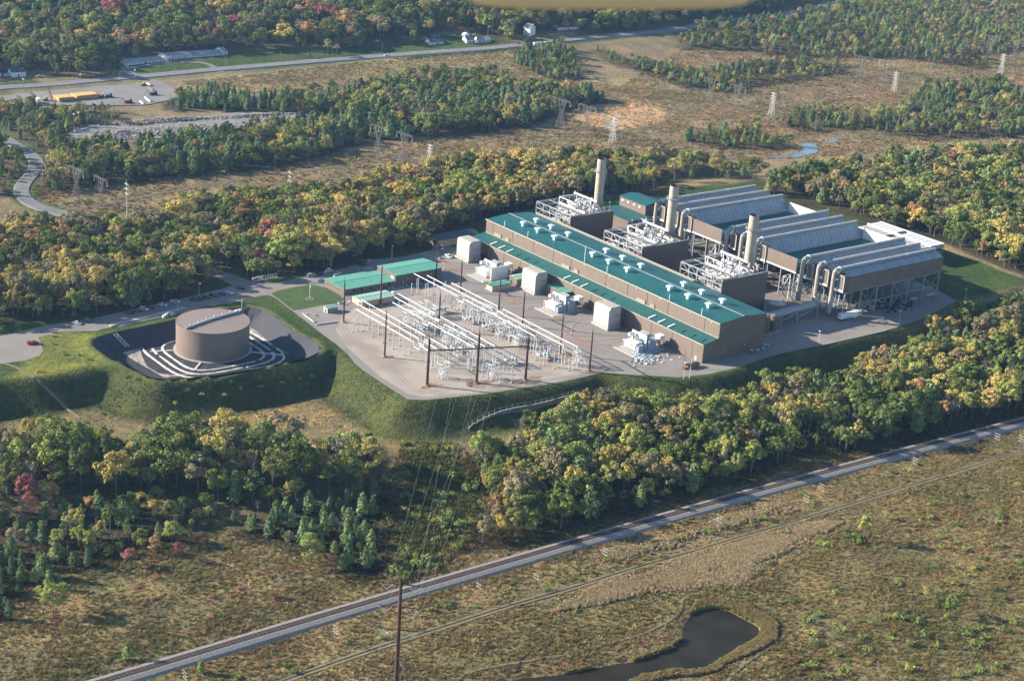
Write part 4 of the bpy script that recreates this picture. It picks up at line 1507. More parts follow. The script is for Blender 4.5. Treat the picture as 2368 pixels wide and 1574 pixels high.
slab((-.35, Z1), (HX1 - .14, Z2), -.3, HL + .3, .16, 'low_roof', 'green_roof', hall)
rf = slab((HX1 - .4, Z3), (XR, Z4), -.3, HL + .3, .16, 'roof', 'green_roof', hall)
rb = slab((XR, Z4), (HX2 + .3, Z3), -.3, HL + .3, .16, 'roof', 'green_roof', hall)
MB().box(XR - .25, XR + .25, -.3, HL + .3, Z4 + .12, Z4 + .30).build('ridge_cap', 'galv', hall)
MB().box(HX1 - .62, HX1 - .41, -.35, HL + .35, Z3 - .12, Z3 + .25).build('gutter', 'trim', hall)
MB().box(-.56, -.36, -.35, HL + .35, Z1 - .1, Z1 + .22).build('gutter', 'trim', hall)
MB().box(HX1 - .30, HX1 - .13, -.05, HL, Z2 + .1, Z2 + .32).build('flashing', 'trim', hall)
for x_, z0, z1 in ((-.12, 0, Z1), (HX1 - .22, Z2, Z3)):
    MB().box(x_, x_ + .3, -.12, .02, z0, z1).build('corner_trim', 'trim', hall)
vent_bm = [MB().box(-.8, .8, -.8, .8, -.4, 1.8), MB().prism([(-1.55, 1.8), (1.55, 1.8), (1.55, 2.3), (1.2, 2.7), (-1.2, 2.7), (-1.55, 2.3)], -1.5, 1.5)]
vm = [vent_bm[0].mesh('roof_vent', 'vent_blue'), vent_bm[1].mesh('vent_hood', 'vent_blue')]
for xs_, ys_ in ((20.3, (177.1, 163.2, 147.4, 113.2, 99, 83.5, 49.2, 34.7, 19.1)), (31.2, (178.3, 164.1, 148.3, 114.1, 99.9, 84.4, 49.8, 35.7, 20.0))):
    for y_ in ys_:
        o = bpy.data.objects.new('roof_vent', vm[0])
        COL.objects.link(o)
        o.parent = hall
        o.location = (xs_, y_, Z4 - abs(xs_ - XR) * (Z4 - Z3) / (XR - HX1) + .1)
        h_ = bpy.data.objects.new('vent_hood', vm[1])
        COL.objects.link(h_)
        h_.parent = o
for y_, h_ in ((183, 3.5), (160.6, 3.6), (109.1, 9.6), (89.7, 3.7), (39.1, 3.4), (14.4, 3.5)):
    MB().tube((HX1 + .7, y_, Z3), (HX1 + .7, y_, Z3 + h_), .32, 8).build('vent_pipe', 'steel_white', hall)
for y_ in (182.3, 174.2, 166.5, 113.6, 106.2, 98.5, 42.6, 35.1, 27.5):
    mb = MB()
    mb.prism([(.6, Z1 + .18), (5.4, Z1 + .98), (5.4, Z1 + 1.5), (.6, Z1 + .7)], y_ - .5, y_ + .5)
    mb.build('roof_curb', 'steel_white', hall)
    o = MB().prism([(1.2, Z1 + .28), (5.0, Z1 + .92), (5.0, Z1 + 1.3), (1.2, Z1 + .66)], y_ - 24.2, y_ - 23.4).build('roof_curb', 'green_roof', hall)
for ya, yb in ((184.6, 191.2), (176.5, 180), (120.2, 127.2), (112.5, 116), (56, 63), (48.7, 52)):
    lv = MB().box(HX1 - .5, HX1 - .1, ya, yb, 12.0, 14.3).build('louver', 'siding', hall)
    ns = int((yb - ya) / .5)
    for i in range(ns):
        yy = ya + (i + .5) * (yb - ya) / ns
        MB().box(HX1 - .58, HX1 - .505, yy - .14, yy + .14, 12.15, 14.15).build('slat', 'trim', lv)
# back walkway of girders above the boiler yard
wk = MB()
wk.box(HX2 + .4, HX2 + 3.2, 57, 196, 19.4, 19.8)
wk.build('walkway', 'trim', hall)
mb = MB()
for y_ in np.arange(57, 196.1, 3.5):
    mb.box(HX2 + .5, HX2 + .62, y_ - .06, y_ + .06, 19.8, 21.0)
for z_ in (20.4, 21.0):
    mb.box(HX2 + .48, HX2 + .56, 57, 196, z_ - .06, z_ + .06)
for y_ in np.arange(60, 196, 12):
    mb.box(HX2 + 1.5, HX2 + 1.9, y_ - .2, y_ + .2, 0, 19.4)
mb.build('railing', 'trim', hall)
# small fittings on the walls
for y_ in (171, 151, 128, 108, 86, 64, 45, 22, 6):
    MB().box(HX1 - .42, HX1 - .13, y_ - .3, y_ + .3, 18.3, 18.8).build('wall_lamp', 'steel_white', hall)
for x_ in (16, 30):
    MB().box(x_, x_ + .5, -.35, -.01, 4.4, 4.9).build('wall_lamp', 'steel_white', hall)
for y_ in (4, 44, 80, 143):
    MB().box(-.12, -.06, y_, y_ + 1.2, 0, 2.3).build('door', 'steel_white', hall)

# ---------------- heat recovery boilers and stacks
HR = [(50.5, 86, 40.0, 73.5), (49.5, 86, 104.0, 138.0), (50.2, 84.6, 169.4, 203)]
for ui, (x0, x1, y0, y1) in enumerate(HR):
    g = 'heat recovery boilers'
    t = thing('boiler_house', 'dark brown walled boiler house with open steel frame and pipework, the %s of three' % UN[ui], 'boiler house', ((x0 + x1) / 2, (y0 + y1) / 2, 0), g)
    zt_, yo = 24.0, y0
    MB().box(x0, x1, yo, yo + .5, 0, zt_).build('wall', 'siding', t)
    MB().box(x1 - .5, x1, yo + .55, y1 - .55, 0, zt_).build('wall', 'siding', t)
    MB().box(x0, x1, y1 - .5, y1, 0, zt_).build('wall', 'siding', t)
    MB().box(x0 + 9, x1 - .6, yo + .6, y1 - .6, 19.0, 19.6).build('deck', 'galv', t)
    MB().box(x0 + 11.5, x1 - 4, yo + 5, y1 - 5, 19.62, 22.3).build('boiler_casing', 'cool_grey', t)
    MB().box(x0 + 9, x0 + 9.5, yo + .6, y1 - .6, 0, 18.95).build('front_casing', 'dark', t)
    MB().box(x0 - .05, x1 + .05, yo - .12, yo + .7, zt_ + .002, zt_ + .35).build('parapet_cap', 'galv', t)
    # open truss frame on the hall side
    fr = MB()
    for y_ in np.linspace(yo + .5, y1 - .5, 6):
        fr.bar((x0 + .4, y_, 0), (x0 + .4, y_, zt_ + 1.2), .55)
        fr.bar((x0 + .4, y_, zt_ + .6), (x0 + 10, y_, zt_ + .6), .4)
    for z_ in (zt_ + 1.2, zt_ - 2.6, zt_ - 6.4, 14):
        fr.bar((x0 + .4, yo + .5, z_), (x0 + .4, y1 - .5, z_), .5)
        fr.bar((x0 + 9.7, yo + .5, z_), (x0 + 9.7, y1 - .5, z_), .4)
    ys6 = np.linspace(yo + .5, y1 - .5, 6)
    for i in range(5):
        fr.bar((x0 + .4, ys6[i], zt_ - 2.6), (x0 + .4, ys6[i + 1], zt_ + 1.2), .28)
        fr.bar((x0 + .4, ys6[i], zt_ - 6.4 if i % 2 else zt_ - 2.6), (x0 + .4, ys6[i + 1], zt_ - 2.6 if i % 2 else zt_ - 6.4), .22)
    fr.bar((x0 + .4, y1 - .5, zt_ + 1.2), (x1, y1 - .5, zt_ + 1.2), .45)
    for x_ in np.linspace(x0 + 10, x1, 4):
        fr.bar((x_, y1 - .5, zt_), (x_, y1 - .5, zt_ + 1.2), .3)
    fr.build('truss_frame', 'galv', t)
    rng = np.random.default_rng(300 + ui)
    # overhead girder frame and the tangle of pipes, valves and drums on the deck
    gf = MB()
    for y_ in (yo + 14, yo + 27):
        for x_ in (x0 + 13, x0 + 27):
            gf.bar((x_, y_, 19.6), (x_, y_, 28.4), .4)
        gf.bar((x0 + 13, y_, 28.4), (x0 + 27, y_, 28.4), .45)
    gf.bar((x0 + 13, yo + 14, 28.4), (x0 + 13, yo + 27, 28.4), .45)
    gf.bar((x0 + 27, yo + 8, 28.6), (x0 + 27, y1 - 4, 28.6), 1.0)
    gf.build('gantry', 'steel_white', t)
    for k in range(3):
        x_ = x0 + 15 + 6.5 * k
        MB().tube((x_, yo + 4, 23.6), (x_, y1 - 5, 23.6), .95, 12).build('steam_drum', 'steel_white', t, True)
    for k in range(46):
        x_, y_ = rng.uniform(x0 + 11, x1 - 3), rng.uniform(yo + 3, y1 - 3)
        h_, r_ = rng.uniform(1.2, 4.6), rng.uniform(.16, .42)
        mb = MB().tube((x_, y_, 22.2 if rng.random() < .6 else 19.6), (x_, y_, 22.2 + h_), r_, 6)
        if k % 3 == 0:
            L = rng.uniform(2, 7)
            mb.tube((x_, y_, 22 + h_ * .8), (x_ + (L if k % 2 else 0), y_ + (0 if k % 2 else L), 22 + h_ * .8), r_ * .8, 6)
        if k % 4 == 1:
            mb.box(x_ - .8, x_ + .8, y_ - .8, y_ + .8, 22.2 + h_, 22.8 + h_)
        mb.build('pipe', ('steel_white', 'insul', 'galv', 'steel_white', 'trim')[k % 5], t)
    for k in range(26):
        x_, y_ = rng.uniform(x0 + .8, x0 + 8.6), rng.uniform(yo + 1.5, y1 - 2)
        z_ = rng.uniform(13, 22.5)
        mb = MB().tube((x_, y_, z_), (x_, min(y1 - 1, y_ + rng.uniform(2, 9)), z_), rng.uniform(.2, .5), 6)
        mb.tube((x_, y_, z_), (x_, y_, z_ - rng.uniform(2, 6)), .25, 6)
        mb.build('pipe', ('steel_white', 'insul', 'trim')[k % 3], t)
    for k in range(9):
        x_, y_ = rng.uniform(x0 + 12, x1 - 3), rng.uniform(yo + 2, y1 - 2)
        MB().tube((x_, y_, 24.5 + rng.uniform(0, 2)), (x_, y_, 25.6 + rng.uniform(2, 3)), .55, 8).build('silencer', 'steel_white', t)
    for x_, y_ in ((x1 - 6, y1 - 3), (x0 + 20, y1 - 2), (x1 - 2, yo + 2)):
        MB().tube((x_, y_, 19.6), (x_, y_, 29), .07, 5).tube((x_, y_, 29), (x_, y_, 29.4), .35, 6).build('lamp_post', 'steel_white', t)
    # exhaust stack
    sx, sy = 90.2, (59.1, 124.8, 190.8)[ui]
    st = thing('exhaust_stack', 'tall tan exhaust stack with a ring platform, the %s of three' % UN[ui], 'chimney', (sx, sy, 0), 'exhaust stacks')
    zc = [0, 5, 12, 18, 24, 29, 34, 39, 44.5, 48, 51]
    for za, zb in zip(zc[:-1], zc[1:]):
        MB().tube((sx, sy, za + .06), (sx, sy, zb - .06), 2.68, 28, cap=False).build('shell_section', 'stack', st, True)
    fl = MB()
    for z_ in zc[1:-1]:
        fl.tube((sx, sy, z_ - .16), (sx, sy, z_ + .16), 2.80, 28)
    fl.build('flange', 'stack', st, True)
    mb = MB()
    n = 28
    for i in range(n):
        a, b2 = 2 * math.pi * i / n, 2 * math.pi * (i + 1) / n
        mb.add([(sx + r_ * math.cos(q_), sy + r_ * math.sin(q_), z_) for q_ in (a, b2) for r_, z_ in ((2.72, 50.9), (2.72, 51.15), (2.35, 51.15), (2.35, 47))],
               [(0, 1, 5, 4), (1, 2, 6, 5), (2, 3, 7, 6)])
    mb.build('rim', 'soot', st)
    MB().tube((sx, sy, 46), (sx, sy, 46.3), 2.5, 20).build('flue_throat', 'dark', st)
    rp = MB()
    for i in range(n):
        a, b2 = 2 * math.pi * i / n, 2 * math.pi * (i + 1) / n
        rp.add([(sx + r_ * math.cos(q_), sy + r_ * math.sin(q_), z_) for q_ in (a, b2) for r_, z_ in ((2.7, 42.9), (4.0, 42.9), (4.0, 43.1), (2.7, 43.1))],
               [(0, 1, 5, 4), (1, 2, 6, 5), (2, 3, 7, 6)])
        rp.bar((sx + 4 * math.cos(a), sy + 4 * math.sin(a), 43), (sx + 4 * math.cos(a), sy + 4 * math.sin(a), 44.2), .08)
        rp.bar((sx + 4 * math.cos(a), sy + 4 * math.sin(a), 44.2), (sx + 4 * math.cos(b2), sy + 4 * math.sin(b2), 44.2), .09)
    rp.build('platform', 'galv', st)
    ld = MB()
    for s_ in (-.3, .3):
        ld.bar((sx + 2.9, sy + s_ - 1, 10), (sx + 2.9, sy + s_ - 1, 50.5), .14)
    for z_ in np.arange(10, 50, 1.2):
        ld.bar((sx + 2.9, sy - 1.3, z_), (sx + 2.9, sy - .7, z_), .1)
    ld.build('ladder', 'galv', st)

# ---------------- air-cooled condensers
AX0, AX1 = 117.0, 202.0
ACC = [(10.2, (16.6, 28.1, 39.7), 46.0), (71.0, (76.6, 88.6, 100.8), 107.0), (133.0, (139.2, 151.2, 163.2), 168.8)]
for ui, (ya, cs_, yb) in enumerate(ACC):
    t = thing('air_cooled_condenser', 'raised air-cooled condenser of three ribbed ridges on steel legs, the %s of three' % UN[ui], 'condenser', ((AX0 + AX1) / 2, (ya + yb) / 2, 0), 'air-cooled condensers')
    MB().box(AX0, AX1, ya, yb, 15.6, 16.4).build('deck', 'galv', t)
    # legs and bracing
    lx = np.linspace(AX0 + 1.5, AX1 - .8, 7)
    for y_ in (ya + .5, (ya + yb) / 2, yb - .5):
        for x_ in lx:
            MB().bar((x_, y_, 0), (x_, y_, 15.6), .62).build('leg', 'galv', t)
    br = MB()
    for y_ in (ya + .5, (ya + yb) / 2, yb - .5):
        br.bar((lx[0], y_, 7.4), (lx[-1], y_, 7.4), .34)
        for i in (1, 3, 5):
            br.bar((lx[i], y_, .3), (lx[i + 1] if i < 6 else lx[i], y_, 15), .26)
            br.bar((lx[i + 1], y_, .3), (lx[i], y_, 15), .26)
    for x_ in (lx[0], lx[-1]):
        br.bar((x_, ya + .5, 7.4), (x_, yb - .5, 7.4), .3)
        br.bar((x_, ya + .5, .4), (x_, (ya + yb) / 2, 15), .26)
        br.bar((x_, yb - .5, .4), (x_, (ya + yb) / 2, 15), .26)
    for x_ in lx:
        br.bar((x_, ya + .5, 15.2), (x_, yb - .5, 15.2), .4)
    br.build('bracing', 'galv', t)
    for x_ in np.arange(AX0 + 8, AX1 - 4, 13.6):
        for yc in cs_:
            MB().tube((x_, yc, 14.2), (x_, yc, 15.6), 4.4, 18, 4.7, False).build('fan_ring', 'galv', t)
    # outer wall on the near side, in panels
    for i in range(17):
        xa, xb = AX0 + 2 + i * 4.88, AX0 + 2 + (i + 1) * 4.88
        MB().box(xa + .02, xb - .02, ya - .15, ya + .15, 16.0, 25.0 if ui == 0 else 18.5).build('wall_panel', 'siding', t)
    MB().box(AX0 + 2, AX1, yb - .15, yb + .15, 16.42, 23.0 if ui == 2 else 18.5).build('wall', 'siding', t)
    MB().box(AX1 - .2, AX1 + .1, ya + .2, yb - .2, 16.42, 24.4).build('end_wall', 'cool_grey', t)
    for k, yc in enumerate(cs_):
        e0 = ya + .2 if k == 0 else (cs_[k - 1] + yc) / 2
        e1 = yb - .2 if k == 2 else (cs_[k + 1] + yc) / 2
        z0a = 24.6 if (k == 0 and ui == 0) else (18.8 if k == 0 else 20.5)
        z1a = 18.8 if k == 2 else 20.5
        nb_ = 24
        for s_, (ye, ze) in enumerate(((e0, z0a), (e1, z1a))):
            for i in range(nb_):
                xa, xb = AX0 + 3 + i * (AX1 - AX0 - 3.2) / nb_, AX0 + 3 + (i + 1) * (AX1 - AX0 - 3.2) / nb_
                dz = .06 * ((i * 7 + k) % 3)
                mb = MB().add([(xa + .12, ye, ze), (xb - .12, ye, ze), (xb - .12, yc, 27.0), (xa + .12, yc, 27.0), (xa + .12, ye, ze + .25 + dz), (xb - .12, ye, ze + .25 + dz), (xb - .12, yc, 27.25 + dz), (xa + .12, yc, 27.25 + dz)],
                              [(0, 1, 2, 3), (4, 5, 6, 7), (0, 1, 5, 4), (2, 3, 7, 6), (0, 3, 7, 4), (1, 2, 6, 5)])
                o = mb.build('tube_bundle', 'bundle', t)
                if k == 0 and ui == 0 and s_ == 0:
                    MB().add([(xa - .1, ye, ze + .3), (xa + .1, ye, ze + .3), (xa + .1, yc, 27.3), (xa - .1, yc, 27.3), (xa - .1, ye, ze + .55), (xa + .1, ye, ze + .55), (xa + .1, yc, 27.55), (xa - .1, yc, 27.55)],
                             [(0, 1, 2, 3), (4, 5, 6, 7), (0, 1, 5, 4), (2, 3, 7, 6), (0, 3, 7, 4), (1, 2, 6, 5)]).build('rib', 'galv', o)
        # distribution duct along the ridge, with rings, stepping down in three lengths
        du = None
        for xa, xb, r_ in ((AX0 - 1, AX0 + 35, 1.0), (AX0 + 35.6, AX0 + 58, .9), (AX0 + 58.8, AX1 - .4, .82)):
            du = MB().tube((xa, yc, 28.1), (xb, yc, 28.1), r_, 14).build('steam_duct', 'duct', t, True)
            rg = MB()
            for x_ in np.arange(xa + 1.2, xb, 2.3):
                rg.tube((x_ - .28, yc, 28.1), (x_ + .28, yc, 28.1), r_ + .2, 12)
            tag(rg.build('stiffener_rings', 'cool_grey', du), kind='stuff')
        MB().tube((AX0 + .6, yc, 28.1), (AX0 + 1.4, yc, 28.1), 1.55, 12).build('valve_collar', 'vent_blue', t)
        # riser pipe down the front and end cabinet
        rs_ = MB()
        rs_.tube((AX0 - 1, yc, 28.1), (AX0 - 2.4, yc, 27.5), 1.15, 14).tube((AX0 - 2.4, yc, 27.5), (AX0 - 2.9, yc, 26.2), 1.15, 14)
        rs_.tube((AX0 - 2.9, yc, 26.2), (AX0 - 2.9, yc, 3.0), 1.2, 14)
        rs_.build('riser', 'duct_tan', t, True)
        rg = MB()
        for z_ in (8, 14, 20.5):
            rg.tube((AX0 - 2.9, yc, z_ - .2), (AX0 - 2.9, yc, z_ + .2), 1.34, 14)
        rg.build('riser_flange', 'duct_tan', t)
        yo_ = yc - 4.2
        cb = MB().prism([(yo_ - 2.1, 17.4), (yo_ + 2.1, 17.4), (yo_ + 2.1, 25.0), (yo_ + 1.5, 25.7), (yo_ - 1.5, 25.7), (yo_ - 2.1, 25.0)], AX0 - 1.2, AX0 + 2.6, 'x').build('end_cabinet', 'siding', t)
        mb = MB()
        for p, q in (((yo_ - 2.1, 17.4), (yo_ - 2.1, 25)), ((yo_ - 2.1, 25), (yo_ - 1.5, 25.7)), ((yo_ - 1.5, 25.7), (yo_ + 1.5, 25.7)), ((yo_ + 1.5, 25.7), (yo_ + 2.1, 25)), ((yo_ + 2.1, 25), (yo_ + 2.1, 17.4)), ((yo_ - 2.1, 17.4), (yo_ + 2.1, 17.4))):
            mb.bar((AX0 - 1.3, *p), (AX0 - 1.3, *q), .28)
        mb.build('cabinet_rim', 'steel_white', cb)
        MB().box(AX0 - 1.6, AX0 - .9, yo_ - 2.4, yo_ + 2.4, 16.5, 17.2).build('cabinet_ledge', 'steel_white', cb)
        rng = np.random.default_rng(700 + ui * 3 + k)
        for j in range(5):
            y_ = yc + rng.uniform(-5, 5)
            z_ = rng.uniform(5, 14)
            MB().tube((AX0 - rng.uniform(.5, 2), y_, z_), (AX0 + 3, y_ + rng.uniform(-3, 3), z_), .3, 6).tube((AX0 - 1, y_, z_), (AX0 - 1, y_, z_ + rng.uniform(1, 5)), .22, 6).build('pipe', ('steel_white', 'insul', 'galv')[j % 3], t)
    # duct support lattice at the front corner
    lt = MB()
    yq = cs_[2] + 5
    for a_, b2 in ((AX0 - 9, AX0 - 3), ):
        for y_ in (yq - 3, yq + 3):
            lt.bar((a_, y_, 16), (b2, y_, 16), .35).bar((a_, y_, 9), (b2, y_, 9), .3).bar((a_, y_, 16), (a_ + 1, y_, 6), .35).bar((b2, y_, 16), (b2, y_, .2), .4)
            lt.bar((a_ + .5, y_, 9), (b2, y_, 16), .28).bar((a_ + 1, y_, 6), (b2, y_, 0.3), .35).bar((a_, y_, 16), (b2, y_, 9), .28)
        lt.bar((a_, yq - 3, 16), (a_, yq + 3, 16), .3).bar((a_, yq - 3, 9), (a_, yq + 3, 9), .3)
    lt.build('lattice_bracket', 'steel_white', t)
    if ui < 2:
        # wind wall and lower teal roof filling the gap to the next unit
        yn = ACC[ui + 1][0]
        c = thing('connecting_bay', 'brown wind wall and teal flat roof between the %s and the %s condenser' % (('nearest', 'middle'), ('middle', 'farthest'))[ui], 'wind wall', (AX0 + 40, (yb + yn) / 2, 0), 'wind walls between condensers')
        MB().box(AX0 + 2.5, AX1 - 1, yb + .2, yn - .2, 18.6, 19.0).build('roof', 'green_roof', c)
        for i in range(5):
            a_ = yb + .3 + i * (yn - yb - .6) / 5
            MB().box(AX0 - .6, AX0 - .3, a_ + .02, a_ + (yn - yb - .6) / 5 - .02, 17.4, 25.4).build('wall_panel', 'siding_panel', c)
        MB().box(AX0 - .8, AX0 + .3, yb + .2, yn - .2, 16.5, 17.35).build('girder', 'steel_white', c)
        for i in range(8):
            a_ = yb + .3 + i * (yn - yb - .6) / 8
            MB().box(AX1 - .6, AX1 - .3, a_ + .04, a_ + (yn - yb - .6) / 8 - .04, 19.0, 25.2).build('end_panel', 'white', c)
        lg = MB()
        for y_ in np.linspace(yb + 2, yn - 2, 3):
            for x_ in (AX0 + .5, AX0 + 28, AX0 + 56, AX1 - 1.5):
                lg.bar((x_, y_, 0), (x_, y_, 18.6), .5)
        for y_ in (yb + 2, yn - 2):
            lg.bar((AX0 + .5, y_, 8), (AX1 - 1.5, y_, 8), .3)
        lg.build('leg_frame', 'galv', c)
        MB().bar((AX1 - 14, yn - 1.0, 19.4), (AX1 - 8, yn - 4.5, 22.2), .8).build('stair', 'duct', c)

# big steam main from the hall to the nearest condenser
sm = thing('steam_main', 'fat blue-grey ribbed steam pipe crossing from the hall to the nearest condenser', 'pipe', (90, 23, 0))
pl = [(62, 21.5, 5.4), (70, 21.5, 6.4), (109, 23.5, 6.4), (113.2, 25, 6.4)]
for a, b_ in zip(pl[:-1], pl[1:]):
    MB().tube(a, b_, 2.3, 18).build('pipe_section', 'duct', sm, True)
MB().tube((113.2, 25, 6.4), (114.1, 19.5, 5.2), 1.6, 14).build('branch', 'duct', sm, True)
MB().tube((113.2, 25, 6.4), (114.1, 28.1, 8), 1.6, 14).build('branch', 'duct', sm, True)
rg = MB()
for x_ in np.arange(64, 110, 1.6):
    z_ = 5.4 + min(1, (x_ - 62) / 8) * 1.0
    rg.tube((x_ - .12, 21.5 + max(0, (x_ - 70)) * .051, z_), (x_ + .12, 21.5 + max(0, (x_ - 70)) * .051, z_), 2.5, 18)
rg.build('stiffener_rings', 'duct', sm, True)
for x_ in (78, 91.5, 108):
    mb = MB().bar((x_, 18.9, 0), (x_, 20.4, 6.2), .4).bar((x_, 25.6, 0), (x_, 24.4, 6.2), .4).bar((x_, 18.9, 3), (x_ + 12 if x_ < 100 else x_, 18.9, 6 if x_ < 100 else 3), .3)
    mb.build('support', 'galv', sm)
for i, (x_, y_) in enumerate(((62.6, 16), (69.4, 16.4))):
    t = thing('storage_vessel', '%s of two tall brown vessels at the corner of the turbine hall' % ('left', 'right')[i], 'tank', (x_, y_, 0), 'brown vessels')
    MB().tube((x_, y_, .3), (x_, y_, 9.0), 2.3, 20).build('shell', 'siding', t, True)
    MB().tube((x_, y_, 9.0), (x_, y_, 9.9), 2.3, 20, .8).build('roof', 'siding', t, True)
    MB().box(x_ - 2.8, x_ + 2.8, y_ - 2.8, y_ + 2.8, .05, .3).build('plinth', 'concrete', t)
t = thing('water_tank', 'low round beige water tank behind the ribbed steam pipe', 'tank', (88, 32, 0))
MB().tube((88, 32, 0), (88, 32, 8), 4.6, 28).build('shell', 'duct_tan', t, True)
MB().tube((88, 32, 8.02), (88, 32, 8.5), 4.75, 28, 1.0).build('roof', 'trim', t, True)
MB().box(87.2, 88.8, 31.2, 32.8, 8.4, 9.2).build('hatch', 'steel_white', t)
MB().bar((92.8, 32, 0), (92.8, 32, 9), .25).bar((92.8, 32.7, 0), (92.8, 32.7, 9), .25).build('ladder', 'galv', t)

# cooler bank beyond the condensers
t = thing('fin_fan_cooler', 'flat pale cooler bank of slatted bays beyond the condensers', 'cooler', (255, 80, 0))
for i in range(12):
    y0 = 58.5 + i * 4.35
    for (xa, xb, z_) in ((243, 254.3, 9.4), (255.3, 267, 10)):
        mt = 'steel_white' if xa > 250 else 'cool_grey'
        if i == 6:
            MB().box(xa, xb, y0 + .2, y0 + 3.4, z_ - 1.6, z_ - 1.2).build('bay', 'duct', t)
        else:
            MB().box(xa, xb, y0 + .3, y0 + 4.05, z_ - .5, z_).build('bay', mt, t)
for x_ in (254.8, 242.6):
    MB().box(x_ - .4, x_ + .4, 58.5, 110.7, 9.2, 10.6).build('header', 'white', t)
MB().box(267, 267.4, 58.5, 110.7, 8.2, 10.2).build('side_panel', 'white', t)
MB().box(243, 267, 58.0, 58.4, 7.6, 9.9).build('end_panel', 'galv', t)
for x_ in (243.5, 255, 266.6):
    for y_ in (59, 76, 93, 110):
        MB().bar((x_, y_, 0), (x_, y_, 8.8), .45).build('leg', 'galv', t)

# water treatment building behind the farthest boiler
t = thing('treatment_building', 'brown building with teal roofs on two levels behind the boilers', 'building', (135, 210, 0))
bx0, by0 = 106.5, 177.0
MB().box(107.5, 124.8, 178.0, 209, 0, 11.7).build('low_wall', 'siding', t)
MB().prism([(107.0, 11.72), (125.0, 11.9), (125.0, 12.2), (107.0, 12.0)], 177.5, 209.5).build('low_roof', 'green_roof', t)
MB().box(125.0, 141, 184, 209, 0, 18).build('high_wall', 'siding_panel', t)
MB().prism([(124.6, 18.02), (133, 19.2), (141.4, 18.02), (141.4, 18.3), (133, 19.5), (124.6, 18.3)], 183.6, 209.4).build('high_roof', 'green_roof', t)
for y_ in (206, 200.5, 195, 189.5):
    MB().tube((124.7, y_, 16.2), (124.98, y_, 16.2), .8, 10).build('wall_fan', 'white', t)

# ---------------- inlet filter houses and transformers in front of the hall
for ui, y0 in enumerate((59.0, 122.0, 185.0)):
    y1 = y0 + 12.4
    t = thing('filter_house', 'tall grey air filter house in front of the hall, the %s of three' % UN[ui], 'filter house', (-8.5, y0 + 6, 0), 'air filter houses')
    MB().prism([(-12.6, 1.2), (-12.6, 11.2), (-11.8, 12.2), (-4.4, 12.2), (-4.4, 1.2)], y0, y1).build('casing', 'cool_grey', t)
    for i in range(5):
        MB().box(-11.4, -4.6, y0 + .4 + i * 2.4, y0 + 2.4 + i * 2.4, 12.22, 12.5).build('roof_panel', 'trim', t)
    for i in range(8):
        MB().box(-12.72, -12.62, y0 + .1 + i * 1.54, y0 + 1.56 + i * 1.54, 1.4, 11.0).build('filter_panel', 'cool_grey', t)
    MB().box(-13.4, -3.8, y0 - .4, y1 + .4, 0.05, 1.1).build('plinth', 'concrete', t)
    MB().box(-4.4, 0, y0 + 1.5, y1 - 1.5, 3, 9.2).build('intake_duct', 'siding', t)
    mb = MB()
    for z_ in (4, 7.5):
        mb.bar((-9, y0 - .3, z_), (-5, y0 - .3, z_), .25)
    for j in range(5):
        mb.bar((-10 + j * 1.3, y0 - 1.2, 1), (-10 + j * 1.3, y0 - 1.2, 3.2), .35)
    mb.build('pipe_rack', 'galv', t)

